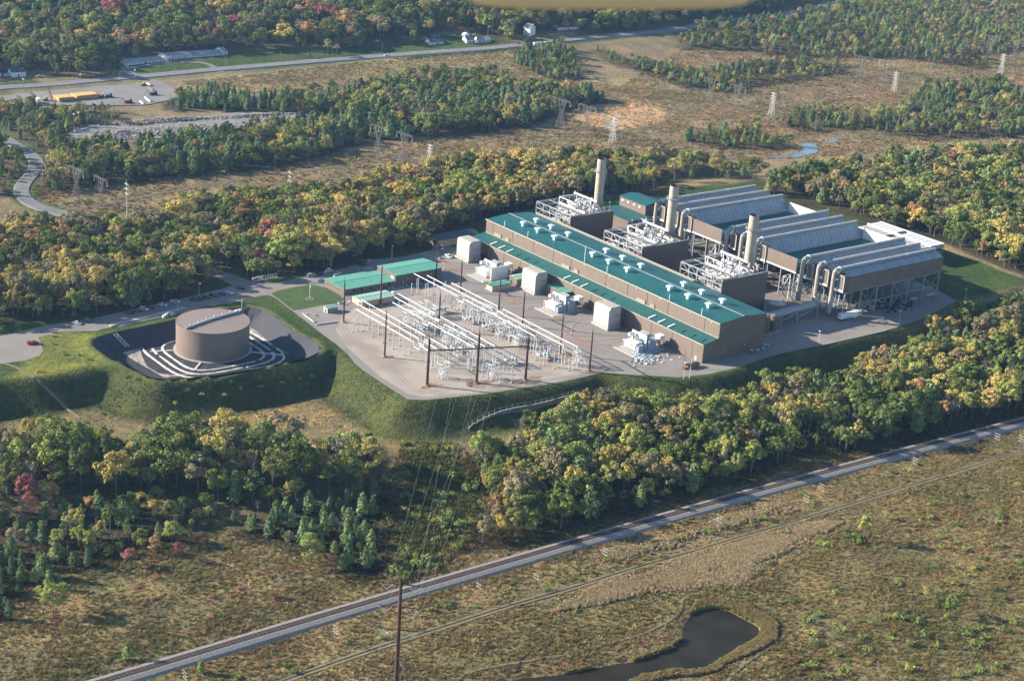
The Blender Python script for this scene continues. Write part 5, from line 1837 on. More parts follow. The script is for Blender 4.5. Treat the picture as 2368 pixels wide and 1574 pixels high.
for ui, y0 in enumerate((22.0, 88.0, 151.5)):
    t = thing('transformer', 'white step-up transformer with radiators and fire walls, the %s of three' % UN[ui], 'transformer', (-17, y0 + 8, 0), 'step-up transformers')
    MB().box(-26.6, -25.9, y0, y0 + 16.5, .06, .55).build('kerb', 'concrete', t)
    MB().box(-25.8, -4.5, y0 + 1, y0 + 16, .05, .16).build('pad', 'concrete', t)
    MB().box(-19.0, -15.8, y0 + 6.4, y0 + 14.2, .3, 4.6).build('main_tank', 'white', t)
    for i in range(11):
        MB().box(-20.9, -19.1, y0 + 6.2 + i * .78, y0 + 6.62 + i * .78, .7, 4.3).build('radiator_fin', 'white', t)
    MB().tube((-19.4, y0 + 13.2, 7.2), (-16.0, y0 + 13.2, 7.2), .95, 14).build('conservator', 'white', t, True)
    for i in range(3):
        y_ = y0 + 7.4 + i * 2.1
        MB().tube((-17.4, y_, 4.6), (-18.4, y_ - .2, 7.6), .36, 8, .2).build('bushing', 'insul', t)
        MB().tube((-16.2, y_ + .9, 4.6), (-16.2, y_ + .9, 6.4), .55, 8).build('turret', 'white', t)
    mb = MB()
    for i in range(7):
        mb.bar((-21.6, y0 + 4.5 + i * 1.7, 0), (-21.6, y0 + 4.5 + i * 1.7, 4.4), .16)
    mb.bar((-21.6, y0 + 4.5, 4.4), (-21.6, y0 + 15, 4.4), .3)
    mb.build('bus_frame', 'steel_white', t)
    MB().box(-14.9, -14.3, y0 + 4.6, y0 + 15.8, 0, 8.3).build('fire_wall', 'white', t)
    if ui == 2:
        MB().box(-21.0, -8.8, y0 + .6, y0 + 1.1, 0, 8.0).build('fire_wall', 'white', t)
    else:
        MB().box(-20.4, -17.0, y0 + 4.0, y0 + 5.9, .3, 3.8).build('cooler_cabinet', 'equip_blue', t)
    MB().box(-13.9, -8.8, y0 + 3.2, y0 + 9.5, .2, 5.6).build('switch_enclosure', 'equip_blue', t)
    MB().box(-14.0, -4.6, y0 + 3.0, y0 + 10.0, 5.62, 5.95).build('bus_duct_deck', 'galv', t)
    for i in range(4):
        MB().tube((-11.6, y0 + 9.4 + i * 1.5, 6.2), (-8.4, y0 + 9.4 + i * 1.5, 6.9), .62, 10).build('bus_duct', 'steel_white', t, True)
    MB().box(-11.8, -7.6, y0 + 9.0, y0 + 15.0, 4.6, 5.58).build('duct_frame', 'equip_blue', t)
    MB().box(-7.2, -3.8, y0 + 2.6, y0 + 6.4, 4.9, 7.6).build('breaker_box', 'white', t)
    mb = MB()
    for x_ in (-7.0, -4.0):
        for y_ in (y0 + 2.8, y0 + 6.2):
            mb.bar((x_, y_, 0), (x_, y_, 4.9), .3)
    mb.build('breaker_legs', 'galv', t)
    rng = np.random.default_rng(40 + ui)
    for j in range(12):
        x_, y_ = rng.uniform(-10.5, -2.5), rng.uniform(y0 + 2, y0 + 14)
        MB().box(x_, x_ + rng.uniform(.4, 1.4), y_, y_ + rng.uniform(.4, 1.4), .1, rng.uniform(.8, 3)).build('equipment_box', ('white', 'trim', 'galv')[j % 3], t)


def gable_house(nm, label, cat, x0, x1, y0, y1, ze, rise, wall, roof, ridge='x', par_trim='trim', over=.4, zb=0.0, group=None):
    t = thing(nm, label, cat, ((x0 + x1) / 2, (y0 + y1) / 2, zb), group)
    if ridge == 'x':
        ym = (y0 + y1) / 2
        MB().prism([(y0, zb), (y1, zb), (y1, zb + ze), (ym, zb + ze + rise), (y0, zb + ze)], x0, x1, 'x').build('wall', wall, t)
        for a, b_ in (((y0 - over, zb + ze - over * rise / (ym - y0) + .02), (ym, zb + ze + rise + .02)), ((ym, zb + ze + rise + .02), (y1 + over, zb + ze - over * rise / (ym - y0) + .02))):
            MB().prism([a, b_, (b_[0], b_[1] + .18), (a[0], a[1] + .18)], x0 - over, x1 + over, 'x').build('roof', roof, t)
        MB().box(x0 - over, x1 + over, ym - .2, ym + .2, zb + ze + rise + .21, zb + ze + rise + .3).build('ridge_cap', roof, t)
    else:
        xm = (x0 + x1) / 2
        MB().prism([(x0, zb), (x1, zb), (x1, zb + ze), (xm, zb + ze + rise), (x0, zb + ze)], y0, y1).build('wall', wall, t)
        for a, b_ in (((x0 - over, zb + ze - over * rise / (xm - x0) + .02), (xm, zb + ze + rise + .02)), ((xm, zb + ze + rise + .02), (x1 + over, zb + ze - over * rise / (xm - x0) + .02))):
            MB().prism([a, b_, (b_[0], b_[1] + .18), (a[0], a[1] + .18)], y0 - over, y1 + over).build('roof', roof, t)
    return t


# ---------------- low service buildings
t = gable_house('control_building', 'long low brown control building with pale green roof and four windows beside the flagpole lawn', 'building', -109, -75.2, 169.2, 189.6, 3.3, .8, 'siding', 'green_roof_pale')
for y_ in (186, 182.6, 179, 175.4):
    w_ = MB().box(-109.12, -109.02, y_ - .8, y_ + .8, 1.1, 2.6).build('window', 'trim', t)
    MB().box(-109.16, -109.13, y_ - .6, y_ + .6, 1.25, 2.45).build('pane', 'glass', w_)
for x_ in (-103, -98, -92, -86, -80):
    MB().box(x_, x_ + 1.2, 169.05, 169.18, .9, 2.3).build('window', 'glass', t)
t = gable_house('warehouse_building', 'taller brown building with pale green roof joined to the control building', 'building', -75, -43.5, 169.5, 188, 6.2, .9, 'siding', 'green_roof_pale')
MB().box(-75.15, -75.02, 171, 174, 3.6, 5.2).build('louver', 'trim', t)
for x_ in (-70, -62, -54):
    MB().box(x_, x_ + 1, 169.36, 169.48, 0, 2.2).build('door', 'mach_red' if x_ == -62 else 'galv', t)
    MB().box(x_ + 3, x_ + 3.5, 169.2, 169.48, 3.4, 3.9).build('wall_lamp', 'white', t)
t = gable_house('relay_house', 'small tan relay house with mint green roof at the switchyard', 'building', -110.5, -89.5, 148.5, 158.2, 3.3, .55, 'tan_wall', 'mint_roof')
MB().box(-110.62, -110.52, 149.6, 150.9, 0, 2.4).build('door', 'dark', t)
MB().box(-110.66, -110.55, 151.3, 152.2, .2, 2.6).build('door_panel', 'white', t)
t = gable_house('maintenance_shed', 'dark navy roofed shed with a tan gable behind the far filter house', 'shed', -12, 18, 217, 228, 4.5, 2.0, 'tan_wall', 'roof_slate', 'x')
MB().box(-12.15, -12.02, 219, 223, 0, 3.4).build('door', 'wood', t)
t = gable_house('pump_shed', 'small brown pump shed with pale green roof beside the middle filter house', 'shed', -13.5, -5.2, 137.5, 144.5, 4.6, .6, 'siding_panel', 'mint_roof')
MB().box(-13.65, -13.52, 142, 143.4, 0, 2.4).build('door', 'dark', t)
t = gable_house('valve_shed', 'low tan valve shed with green roof in front of the pump shed', 'shed', -31, -18, 137.5, 143.0, 3.2, .35, 'tan_wall', 'green_roof_pale')
MB().box(-31.6, -17.4, 136.9, 143.6, .05, .4).build('plinth', 'concrete', t)
t = gable_house('generator_enclosure', 'flat teal roofed lean-to beside the middle filter house', 'shed', -6.5, -.4, 104.5, 120.5, 5.6, .4, 'siding', 'green_roof_pale')

p = at('U', 440, 1285)
t = gable_house('meter_hut', 'tiny hut with green roof and white end on the gravel beside the lawn', 'hut', p[0], p[0] + 6.5, p[1] - .2, p[1] + 3.2, 2.6, .4, 'white', 'mint_roof')
MB().box(p[0] - .1, p[0] - .02, p[1] + .5, p[1] + 2, .2, 2).build('door', 'dark', t)
MB().box(p[0] + .3, p[0] + 6.3, p[1] - .32, p[1] - .22, .1, 2.4).build('side_panel', 'wall_grey', t)

# ---------------- oil tank in its basin
TC = np.array([-201.9, 144.3])
t = thing('oil_storage_tank', 'big round brown oil tank with a roof walkway inside the lined basin', 'tank', (*TC, -5.6))
R_ = 18.2
nseg = 64
for i in range(6):
    MB().tube((*TC, -5.6 + 2.5 * i), (*TC, -5.6 + 2.5 * (i + 1) - .03), R_ + .02 * (5 - i), nseg, cap=False).build('shell_course', 'tank_wall', t, True)
MB().tube((*TC, 9.4), (*TC, 10.1), R_ + .12, nseg, 0.3).build('roof', 'tank_roof', t, True)
rim = MB()
for i in range(nseg):
    a, b2 = 2 * math.pi * i / nseg, 2 * math.pi * (i + 1) / nseg
    rim.bar((TC[0] + (R_ + .1) * math.cos(a), TC[1] + (R_ + .1) * math.sin(a), 9.4), (TC[0] + (R_ + .1) * math.cos(b2), TC[1] + (R_ + .1) * math.sin(b2), 9.4), .22)
rim.build('rim', 'tank_roof', t)
wa, wb = at('a', 1320, 655, 10)[:2], at('a', 1930, 462, 10)[:2]
wm = MB().bar((*wa, 10.0), (*((wa + wb) / 2), 10.6), .9).bar((*((wa + wb) / 2), 10.6), (*wb, 10.0), .9)
wmo = wm.build('walkway', 'galv', t)
rl_ = MB()
for i in range(15):
    q_ = wa + (wb - wa) * i / 14
    z_ = 10.2 + .6 * (1 - abs(i / 7 - 1))
    rl_.bar((*q_, z_), (*q_, z_ + 1.2), .14)
    if i % 2:
        rl_.box(q_[0] - .25, q_[0] + .25, q_[1] - .25, q_[1] + .25, z_ + .6, z_ + 1.2)
rl_.build('railing', 'steel_white', wmo)
MB().tube((*wb, 9.6), (*wb, 16.6), .18, 6).build('mast', 'steel_white', t)
for j, (dx, dy) in enumerate(((-2.5, 1), (-1.2, 1.6), (-3.6, 1.8))):
    MB().box(wb[0] + dx, wb[0] + dx + .7, wb[1] + dy - 2, wb[1] + dy - 1.2, 9.7, 10.9).build('vent', 'white', t)
MB().tube((*TC, -5.62), (*TC, -5.4), R_ + 1.4, nseg).build('ring_foundation', 'concrete', t)
def strip(mb, p, q, z, w, h=.3):
    d = (q - p) / (np.linalg.norm(q - p) + 1e-9)
    n = np.array([-d[1], d[0]]) * w / 2
    V = [(*(p - n), z), (*(q - n), z), (*(q + n), z), (*(p + n), z), (*(p - n * .7), z + h), (*(q - n * .7), z + h), (*(q + n * .7), z + h), (*(p + n * .7), z + h)]
    mb.add(V, [(0, 3, 2, 1), (4, 5, 6, 7), (0, 1, 5, 4), (1, 2, 6, 5), (2, 3, 7, 6), (3, 0, 4, 7)])


# sandbag rows weighing the liner: concentric rounded squares and spokes
bag = 0
for rr in (22.4, 26.8, 31.2):
    if True:
        mb = MB()
        for i in range(72):
            a, b2 = 2 * math.pi * i / 72, 2 * math.pi * (i + 1) / 72

            def sq(q_, r_=rr):
                c_, s_ = math.cos(q_), math.sin(q_)
                k_ = r_ / (abs(c_) ** 4 + abs(s_) ** 4) ** .25 * .97
                return np.array([TC[0] - 1.5 + k_ * c_, TC[1] - 3.5 + k_ * s_])
            p0, p1 = sq(a), sq(b2)
            if RNG.random() < .06:
                continue
            if sdist(BASIN, *[np.array([v]) for v in p0])[0] > -10.8 or sdist(BASIN, *[np.array([v]) for v in p1])[0] > -10.8:
                continue
            strip(mb, p0, p1, -5.62, RNG.uniform(.8, 1.7))
        if mb.v:
            o = mb.build('sandbag_row', 'sandbag')
            tag(o, 'white sandbag ring on the dark basin floor, %s round the oil tank' % ('innermost', 'middle', 'outermost')[bag], 'sandbags', 'sandbag rings')
            bag += 1
for j, a in enumerate((math.radians(225), math.radians(-42), math.radians(160), math.radians(60))):
    mb = MB()
    p0 = TC + 19.5 * np.array([math.cos(a), math.sin(a)])
    p1 = TC + (31 if j != 1 else 36) * np.array([math.cos(a), math.sin(a)])
    strip(mb, p0, p1, -5.56, 1.3)
    tag(mb.build('sandbag_row', 'sandbag'), ('sandbag strip running from the tank towards the near basin corner', 'sandbag strip running from the tank to the right basin corner', 'sandbag strip running from the tank to the left basin corner', 'sandbag strip hidden behind the tank')[j], 'sandbags', 'sandbag strips')
for j, (a_, b2) in enumerate(((('a', 530, 722), ('a', 670, 862)), (('a', 560, 715), ('a', 702, 858)))):
    mb = MB()
    pp_ = [ground('a', a_[1] + (b2[1] - a_[1]) * f_, a_[2] + (b2[2] - a_[2]) * f_) + (0, 0, .3) for f_ in np.linspace(0, 1, 7)]
    for u_, v_ in zip(pp_[:-1], pp_[1:]):
        mb.bar(u_, v_, .5)
    tag(mb.build('liner_strip', 'sandbag'), '%s of two thin white strips up the shaded basin slope' % ('left', 'right')[j], 'strip', 'white liner strips')
# concrete channel along the car park, above the basin
p0, p1 = at('a', 490, 632), at('a', 1320, 437)
d_ = (p1 - p0) / np.linalg.norm(p1 - p0)
n2 = np.array([-d_[1], d_[0], 0])
t = thing('unloading_bay', 'long narrow concrete unloading bay between the car park and the basin', 'bay', (p0 + p1) / 2)
MB().add([p0 + n2 * 1.2 + (0, 0, .06), p1 + n2 * 1.2 + (0, 0, .06), p1 - n2 * 1.2 + (0, 0, .06), p0 - n2 * 1.2 + (0, 0, .06), p0 + n2 * 1.2 + (0, 0, .5), p1 + n2 * 1.2 + (0, 0, .5), p1 - n2 * 1.2 + (0, 0, .5), p0 - n2 * 1.2 + (0, 0, .5)],
         [(0, 1, 2, 3), (4, 5, 6, 7), (0, 1, 5, 4), (1, 2, 6, 5), (2, 3, 7, 6), (3, 0, 4, 7)]).build('wall', 'concrete', t)
q0, q1 = at('a', 600, 640), at('a', 1190, 505)
MB().bar(q0 + (0, 0, .3), q1 + (0, 0, .3), .5).build('pipe', 'concrete', t)
for i in range(6):
    q_ = at('a', 1080 + i * 25, 545 - i * 7)
    MB().box(q_[0] - .7, q_[0] + .7, q_[1] - .6, q_[1] + .6, .2, 1.6 + (i % 3) * .5).build('pump', ('white', 'steel_white', 'galv')[i % 3], t)

# ================================================================== SWITCHYARD
def bus(x, y0, y1, z, label, step=9.6, drop=None):
    t = thing('bus_conductor', label, 'bus bar', (x, (y0 + y1) / 2, 0), 'switchyard bus bars')
    gap = (y0 + y1) / 2 + (drop or 0)
    for a, b_ in ((y0, gap - 2.4), (gap + 2.4, y1)):
        MB().tube((x, a, z), (x, b_, z), .21, 8).build('tube', 'white', t, True)
    j = MB()
    for yy in (gap - 2.4, gap + 2.4):
        j.tube((x, yy, z), (x, yy, z - 2.2), .14, 6)
    j.tube((x, gap - 2.4, z - 2.2), (x, gap + 2.4, z - 2.2), .16, 6).build('jumper', 'white', t)
    yy = y0 + 3
    while yy < y1 - 1:
        if abs(yy - gap) > 2.0:
            p = MB().tube((x, yy, .5), (x, yy, z - 2.3), .17, 8).build('support_post', 'steel_white', t)
            MB().tube((x, yy, z - 2.3), (x, yy, z - .2), .26, 8, .18).build('insulator', 'insul', p)
            MB().tube((x, yy, .02), (x, yy, .55), .45, 10).build('footing', 'concrete', p)
        yy += step
    for yy in (y0 + .4,):
        MB().bar((x - .2, yy, z), (x - 1.0, yy - .8, z - 4.5), .16).bar((x + .2, yy, z), (x + 1.0, yy - .8, z - 4.5), .16).bar((x - 1, yy - .8, z - 4.5), (x - 1, yy - .8, 0), .2).bar((x + 1, yy - .8, z - 4.5), (x + 1, yy - .8, 0), .2).build('end_frame', 'steel_white', t)
    return t


for k, (x, y0, y1) in enumerate(((-129.6, 58, 124.5), (-124.6, 59.5, 129.5), (-119.4, 57.5, 135.3))):
    bus(x, y0, y1, 10, '%s bus tube of the set of three at the left side of the switchyard' % ('outer', 'middle', 'inner')[k], 9.6, -22)
for k, (x, y0, y1) in enumerate(((-106.8, 52, 125), (-101.4, 51, 131.2), (-96.6, 49, 135))):
    bus(x, y0, y1, 10, '%s bus tube of the set of three in the middle of the switchyard' % ('left', 'central', 'right')[k], 10.4, 6 - 9 * (k % 2))
for k, (x, y0, y1) in enumerate(((-70, 50, 159), (-65.2, 33, 153), (-60.3, 28, 136.5))):
    bus(x, y0, y1, 10, '%s bus tube of the long set of three facing the transformers' % ('left', 'central', 'right')[k], 9.2, 10 - 12 * (k % 2))


def stand_proto():
    t = thing('disconnect_switch', 'lattice stand', 'switch stand', (0, 0, 0), 'switch stands in the switchyard')
    s, h = 1.6, 5.6
    lt = MB()
    for sx_ in (-1, 1):
        for sy_ in (-1, 1):
            lt.bar((s * 1.25 * sx_, s * sy_, 0), (s * sx_ * .8, s * sy_, h), .17)
    for sy_ in (-1, 1):
        for (za, zb) in ((.2, 2.8), (2.8, 5.4)):
            lt.bar((-s, s * sy_, za), (s, s * sy_, zb), .10).bar((s, s * sy_, za), (-s, s * sy_, zb), .10)
    for sx_ in (-1, 1):
        lt.bar((s * sx_, -s, .2), (s * sx_, s, 5.2), .10).bar((s * sx_, s, .2), (s * sx_, -s, 5.2), .10)
    for z_ in (2.8, h):
        for sx_ in (-1, 1):
            lt.bar((sx_ * s, -s, z_), (sx_ * s, s, z_), .15).bar((-s, sx_ * s, z_), (s, sx_ * s, z_), .15)
    lt.build('lattice_legs', 'steel_white', t)
    MB().box(-2.6, 2.6, -2.3, -1.9, h, h + .3).box(-2.6, 2.6, 1.9, 2.3, h, h + .3).build('top_beams', 'steel_white', t)
    for i, x_ in enumerate((-2.2, 0, 2.2)):
        for y_ in (-2.1, 2.1):
            MB().tube((x_, y_, h + .3), (x_ + .2 * (i - 1), y_, h + 2.2), .2, 7).build('insulator', ('insul', 'equip_blue')[i % 2], t)
        MB().bar((x_ + .2 * (i - 1), -2.1, h + 2.3), (x_ + .2 * (i - 1), 1.0 if i == 1 else 2.1, h + (3.6 if i == 1 else 2.3)), .14).build('blade', 'white', t)
    MB().tube((.9, -1.2, 3.0), (.9, 1.2, 3.0), .3, 8).build('drive_tube', 'equip_blue', t)
    return t


sp0 = stand_proto()
STANDS = [('N', 1300, 1475), ('N', 1500, 1225), ('N', 1350, 1040), ('N', 1000, 895), ('N', 830, 775), ('N', 1150, 645), ('N', 1560, 565), ('N', 1790, 745), ('N', 2060, 935), ('N', 2290, 1050),
          ('O', 360, 810), ('O', 1370, 1190), ('N', 1050, 640), ('N', 1530, 1020), ('O', 560, 860), ('Y', 1080, 900), ('N', 930, 800), ('N', 1090, 760), ('N', 1420, 960), ('N', 1680, 620), ('N', 1890, 700), ('N', 2150, 860), ('O', 240, 700), ('O', 460, 850), ('Y', 700, 560), ('Y', 1560, 330)]
LABP = ('left', 'middle', 'right')
for i, s_ in enumerate(STANDS):
    p = at(*s_)
    o = sp0 if i == 0 else dup(sp0)
    o.location = (p[0], p[1], .06)
    o.rotation_euler = (0, 0, (0, math.pi / 2, 0, .0)[i % 4])
    row = 'near the left bus bars' if p[0] < -112 else ('among the middle bus bars' if p[0] < -84 else 'beside the long bus bars')
    dep = 'nearest end' if p[1] < 50 else ('near half' if p[1] < 80 else ('far half' if p[1] < 112 else 'far end'))
    o['label'] = 'white lattice switch stand %s, at the %s of the switchyard' % (row, dep)


def breaker_proto():
    t = thing('circuit_breaker', 'blue-grey breaker', 'breaker', (0, 0, 0), 'circuit breakers')
    for i in range(3):
        x_ = (i - 1) * 2.4
        MB().tube((x_, -1.6, 2.6), (x_, 1.6, 2.6), .55, 12).build('tank', 'equip_blue', t, True)
        for s_ in (-1, 1):
            MB().tube((x_, s_ * 1.1, 2.9), (x_, s_ * 2.6, 6.0), .26, 8, .18).build('bushing', 'insul', t)
    mb = MB()
    for x_ in (-3, 3):
        for y_ in (-1, 1):
            mb.bar((x_, y_, 0), (x_, y_, 2.2), .2)
    mb.box(-3.2, 3.2, -1.1, 1.1, 2.0, 2.2)
    mb.build('frame', 'galv', t)
    MB().box(3.3, 4.2, -.8, .8, .3, 2.4).build('control_cabinet', 'steel_white', t)
    return t


bp0 = breaker_proto()
for i, s_ in enumerate([('Y', 1400, 640), ('N', 1640, 730), ('N', 1080, 850), ('N', 1250, 600), ('O', 890, 1100), ('N', 1480, 1130), ('O', 420, 700), ('N', 1900, 830)]):
    p = at(*s_)
    o = bp0 if i == 0 else dup(bp0)
    o.location = (p[0], p[1], .06)
    o.rotation_euler = (0, 0, (0, .0, math.pi / 2)[i % 3])
    o['label'] = 'blue-grey circuit breaker with splayed bushings, %s in the switchyard' % ('in front of the steel beam', 'behind the middle bus bars', 'under the middle bus bars', 'beyond the middle bus bars', 'at the right corner', 'under the steel beam', 'below the long bus bars', 'in the open centre')[i]


def post_proto(h):
    t = thing('insulator_post', 'post', 'post', (0, 0, 0), 'single posts in the switchyard')
    MB().tube((0, 0, .4), (0, 0, h * .62), .15, 7).build('column', 'steel_white', t)
    ins = MB().tube((0, 0, h * .62), (0, 0, h), .28, 8, .2).build('insulator', 'insul', t)
    MB().box(-.5, .5, -.12, .12, h, h + .18).build('cap', 'white', ins)
    MB().tube((0, 0, .03), (0, 0, .45), .42, 9).build('footing', 'concrete', t)
    return t


pp = [post_proto(6.4), post_proto(8.6), post_proto(7.4)]
POSTS = [('Y', 630, 770), ('Y', 720, 755), ('Y', 755, 660), ('Y', 900, 865), ('Y', 925, 765), ('Y', 1000, 1010), ('Y', 1215, 1000), ('Y', 1430, 985), ('Y', 1285, 935), ('O', 800, 1120), ('O', 850, 1195),
         ('O', 910, 1190), ('O', 1000, 1080), ('O', 1045, 1235), ('O', 1105, 1220), ('O', 1245, 1265), ('O', 1305, 1250), ('O', 960, 1140), ('N', 90, 860), ('N', 150, 845), ('N', 125, 760), ('N', 880, 360),
         ('N', 948, 350), ('N', 1065, 385), ('N', 1110, 440), ('N', 1180, 350), ('N', 1420, 545), ('N', 1240, 560), ('N', 1630, 860), ('N', 1570, 820), ('N', 1700, 860), ('N', 1200, 900), ('N', 1220, 920),
         ('N', 1190, 870), ('N', 1330, 380), ('N', 1400, 470), ('N', 1640, 1390), ('N', 1695, 1375), ('N', 1460, 560)]
used_ = set()
for i, s_ in enumerate(POSTS):
    p = at(*s_)
    k = i % 3
    o = pp[k] if k not in used_ else dup(pp[k])
    used_.add(k)
    o.location = (p[0], p[1], .06)
    row = 'by the left bus bars' if p[0] < -112 else ('among the middle bus bars' if p[0] < -84 else 'by the long bus bars')
    dep = 'nearest edge' if p[1] < 40 else ('near half' if p[1] < 80 else ('far half' if p[1] < 125 else 'far edge'))
    o['label'] = '%s white insulator post %s, %s of the switchyard' % (('short', 'tall', 'middling')[k], row, dep)

# weathering steel poles, their beams and lightning tips
RP = [(-131.4, 133.6, 25.6, 'beside the left end of the bus bars'), (-99.2, 147.5, 25.1, 'behind the relay house'), (-139.2, 82.8, 26.4, 'on the left edge of the switchyard'),
      (-141.5, 42.4, 27.5, 'carrying the left end of the long steel beam'), (-93, 101.7, 22.4, 'in the middle of the switchyard'), (-118.6, 33.6, 36.9, 'the tallest, carrying the middle of the long steel beam'),
      (-95.3, 24.9, 25.3, 'carrying the right end of the long steel beam'), (-59.3, 19.0, 24.1, 'nearest the hall corner'), (-57.4, 44.3, 23.5, 'second from the hall corner'),
      (-49.5, 86.0, 21, 'in front of the middle transformer, nearer one'), (-50.0, 106.5, 22, 'in front of the middle transformer, farther one'), (-46.6, 146.3, 19.5, 'in front of the far transformer, nearer one'),
      (-47.3, 169.2, 19.8, 'in front of the far transformer, farther one')]
for x, y, h, lab in RP:
    t = thing('steel_pole', 'dark rusty steel pole ' + lab, 'pole', (x, y, 0), 'rusty steel poles')
    big = h > 27 or x in (-95.3,)
    r_ = .72 if big else .48
    hp = 25.4 if h > 30 else h * .86
    MB().tube((x, y, .3), (x, y, hp), r_, 12, r_ * .72).build('shaft', 'rust', t, True)
    MB().tube((x, y, hp), (x, y, h), .22, 6, .05).build('lightning_tip', 'rust', t)
    MB().tube((x, y, .05), (x, y, .75), r_ + .5, 14).build('base', 'rust_base', t)
A_, B_, C_ = RP[3], RP[5], RP[6]
t = thing('steel_beam', 'long dark steel beam across three poles in front of the switchyard', 'beam', ((A_[0] + C_[0]) / 2, (A_[1] + C_[1]) / 2, 0))
for p, q in ((A_, B_), (B_, C_)):
    MB().tube((p[0], p[1], 18), (q[0], q[1], 18), .34, 10).build('beam_length', 'rust', t)
for i in range(9):
    f_ = (i + .5) / 9
    MB().tube((A_[0] + (C_[0] - A_[0]) * f_, A_[1] + (C_[1] - A_[1]) * f_, 17.7), (A_[0] + (C_[0] - A_[0]) * f_, A_[1] + (C_[1] - A_[1]) * f_, 16.2), .12, 6).build('insulator', 'equip_blue', t)
for p, q, z_, lab in ((RP[12], RP[11], 12.4, 'far'), (RP[10], RP[9], 11.8, 'middle'), (RP[8], RP[7], 13.0, 'near')):
    t = thing('steel_beam', 'thin red steel beam between two poles facing the %s transformer' % lab, 'beam', ((p[0] + q[0]) / 2, (p[1] + q[1]) / 2, 0), 'red steel beams')
    MB().bar((p[0], p[1], z_), (q[0], q[1], z_), .42).build('beam_length', 'red_beam', t)
    for i in range(3):
        f_ = (i + .5) / 3
        MB().tube((p[0] + (q[0] - p[0]) * f_, p[1] + (q[1] - p[1]) * f_, z_ - .2), (p[0] + (q[0] - p[0]) * f_ + 1.2, p[1] + (q[1] - p[1]) * f_, z_ - .5), .14, 6).build('insulator', 'insul', t)


def wires(P, Q, name, label, r=.05, sag=1.2, n=8, mt='wire', group=None):
    mb = MB()
    pt = [np.array(P) + (np.array(Q) - np.array(P)) * i / n - np.array([0, 0, sag * 4 * (i / n) * (1 - i / n)]) for i in range(n + 1)]
    for a, b_ in zip(pt[:-1], pt[1:]):
        mb.tube(a, b_, r, 3, cap=False)
    return tag(mb.build(name, mt), label, 'cable', group)


for k, (p, q, y0) in enumerate(((RP[12], RP[11], 159.5), (RP[10], RP[9], 96), (RP[8], RP[7], 30.5))):
    for i in range(3):
        f_ = (i + .5) / 3
        wires((p[0] + (q[0] - p[0]) * f_, p[1] + (q[1] - p[1]) * f_, 12), (-18.2, y0 + 2.1 * (1 - i), 7.6), 'power_cable', 'overhead cable from the red beam to the %s transformer' % ('far', 'middle', 'near')[k], .06, .8, 5, 'wire', 'transformer cables')

# lattice masts, bollards, lamps
BOLL = [('E', [(722, 300), (732, 305), (742, 296), (752, 308), (762, 300), (772, 310), (782, 300), (792, 308), (806, 312)], 'by the far transformer'),
        ('E', [(815, 350), (825, 358), (836, 352), (848, 360), (858, 354)], 'left of the far transformer kerb'), ('V', [(1100, 1050), (1125, 1065), (1150, 1055), (1170, 1070)], 'at the corner of the far transformer kerb'),
        ('E', [(1165, 528), (1178, 534), (1190, 526), (1203, 536), (1216, 528), (1230, 536)], 'before the middle transformer'), ('E', [(1285, 568), (1297, 572), (1308, 566)], 'left of the middle transformer kerb'),
        ('E', [(1488, 640), (1500, 646), (1513, 640)], 'at the corner of the middle transformer kerb'), ('E', [(1675, 785), (1690, 792), (1703, 786), (1716, 796), (1730, 790)], 'before the near transformer'),
        ('E', [(1815, 820), (1830, 826), (1846, 818)], 'left of the near transformer kerb'), ('Z', [(870, 990), (905, 1000), (940, 985), (990, 990), (1020, 1000), (1050, 985)], 'under the steam pipe'), ('V', [(530, 515), (555, 520), (580, 515)], 'beside the far filter house'),
        ('e', [(1815, 345), (1838, 345), (1860, 348)], 'on the grass by the rear car park')]
bm0 = None
for k, lst, lab in BOLL:
    for x, y in lst:
        p = at(k, x, y)
        if bm0 is None:
            bm0 = MB().tube((0, 0, 0), (0, 0, 1.25), .17, 8).tube((0, 0, 1.25), (0, 0, 1.38), .17, 8, .07).tube((0, 0, 0), (0, 0, .08), .3, 8).mesh('bollard', 'paint_yellow')
        o = bpy.data.objects.new('bollard', bm0)
        COL.objects.link(o)
        o.location = (p[0], p[1], .06)
        tag(o, 'yellow steel bollard in the row ' + lab, 'bollard', 'yellow bollards ' + lab)


def lamp_post(b, h, label, arm=1.8, group='car park and yard lamps', nm='lamp_post', az=0.8):
    t = thing(nm, label, 'street lamp', b, group)
    x, y, z = b
    MB().tube((x, y, z), (x, y, z + h), .13, 7, .08).build('post', 'steel_white', t)
    dx, dy = math.cos(az) * arm, math.sin(az) * arm
    MB().tube((x, y, z + h), (x + dx, y + dy, z + h + .25), .07, 5).build('arm', 'steel_white', t)
    MB().box(x + dx - .45, x + dx + .45, y + dy - .3, y + dy + .3, z + h + .1, z + h + .4).build('lamp_head', 'white', t)
    MB().tube((x, y, z), (x, y, z + .5), .3, 8).build('base', 'concrete', t)
    return t


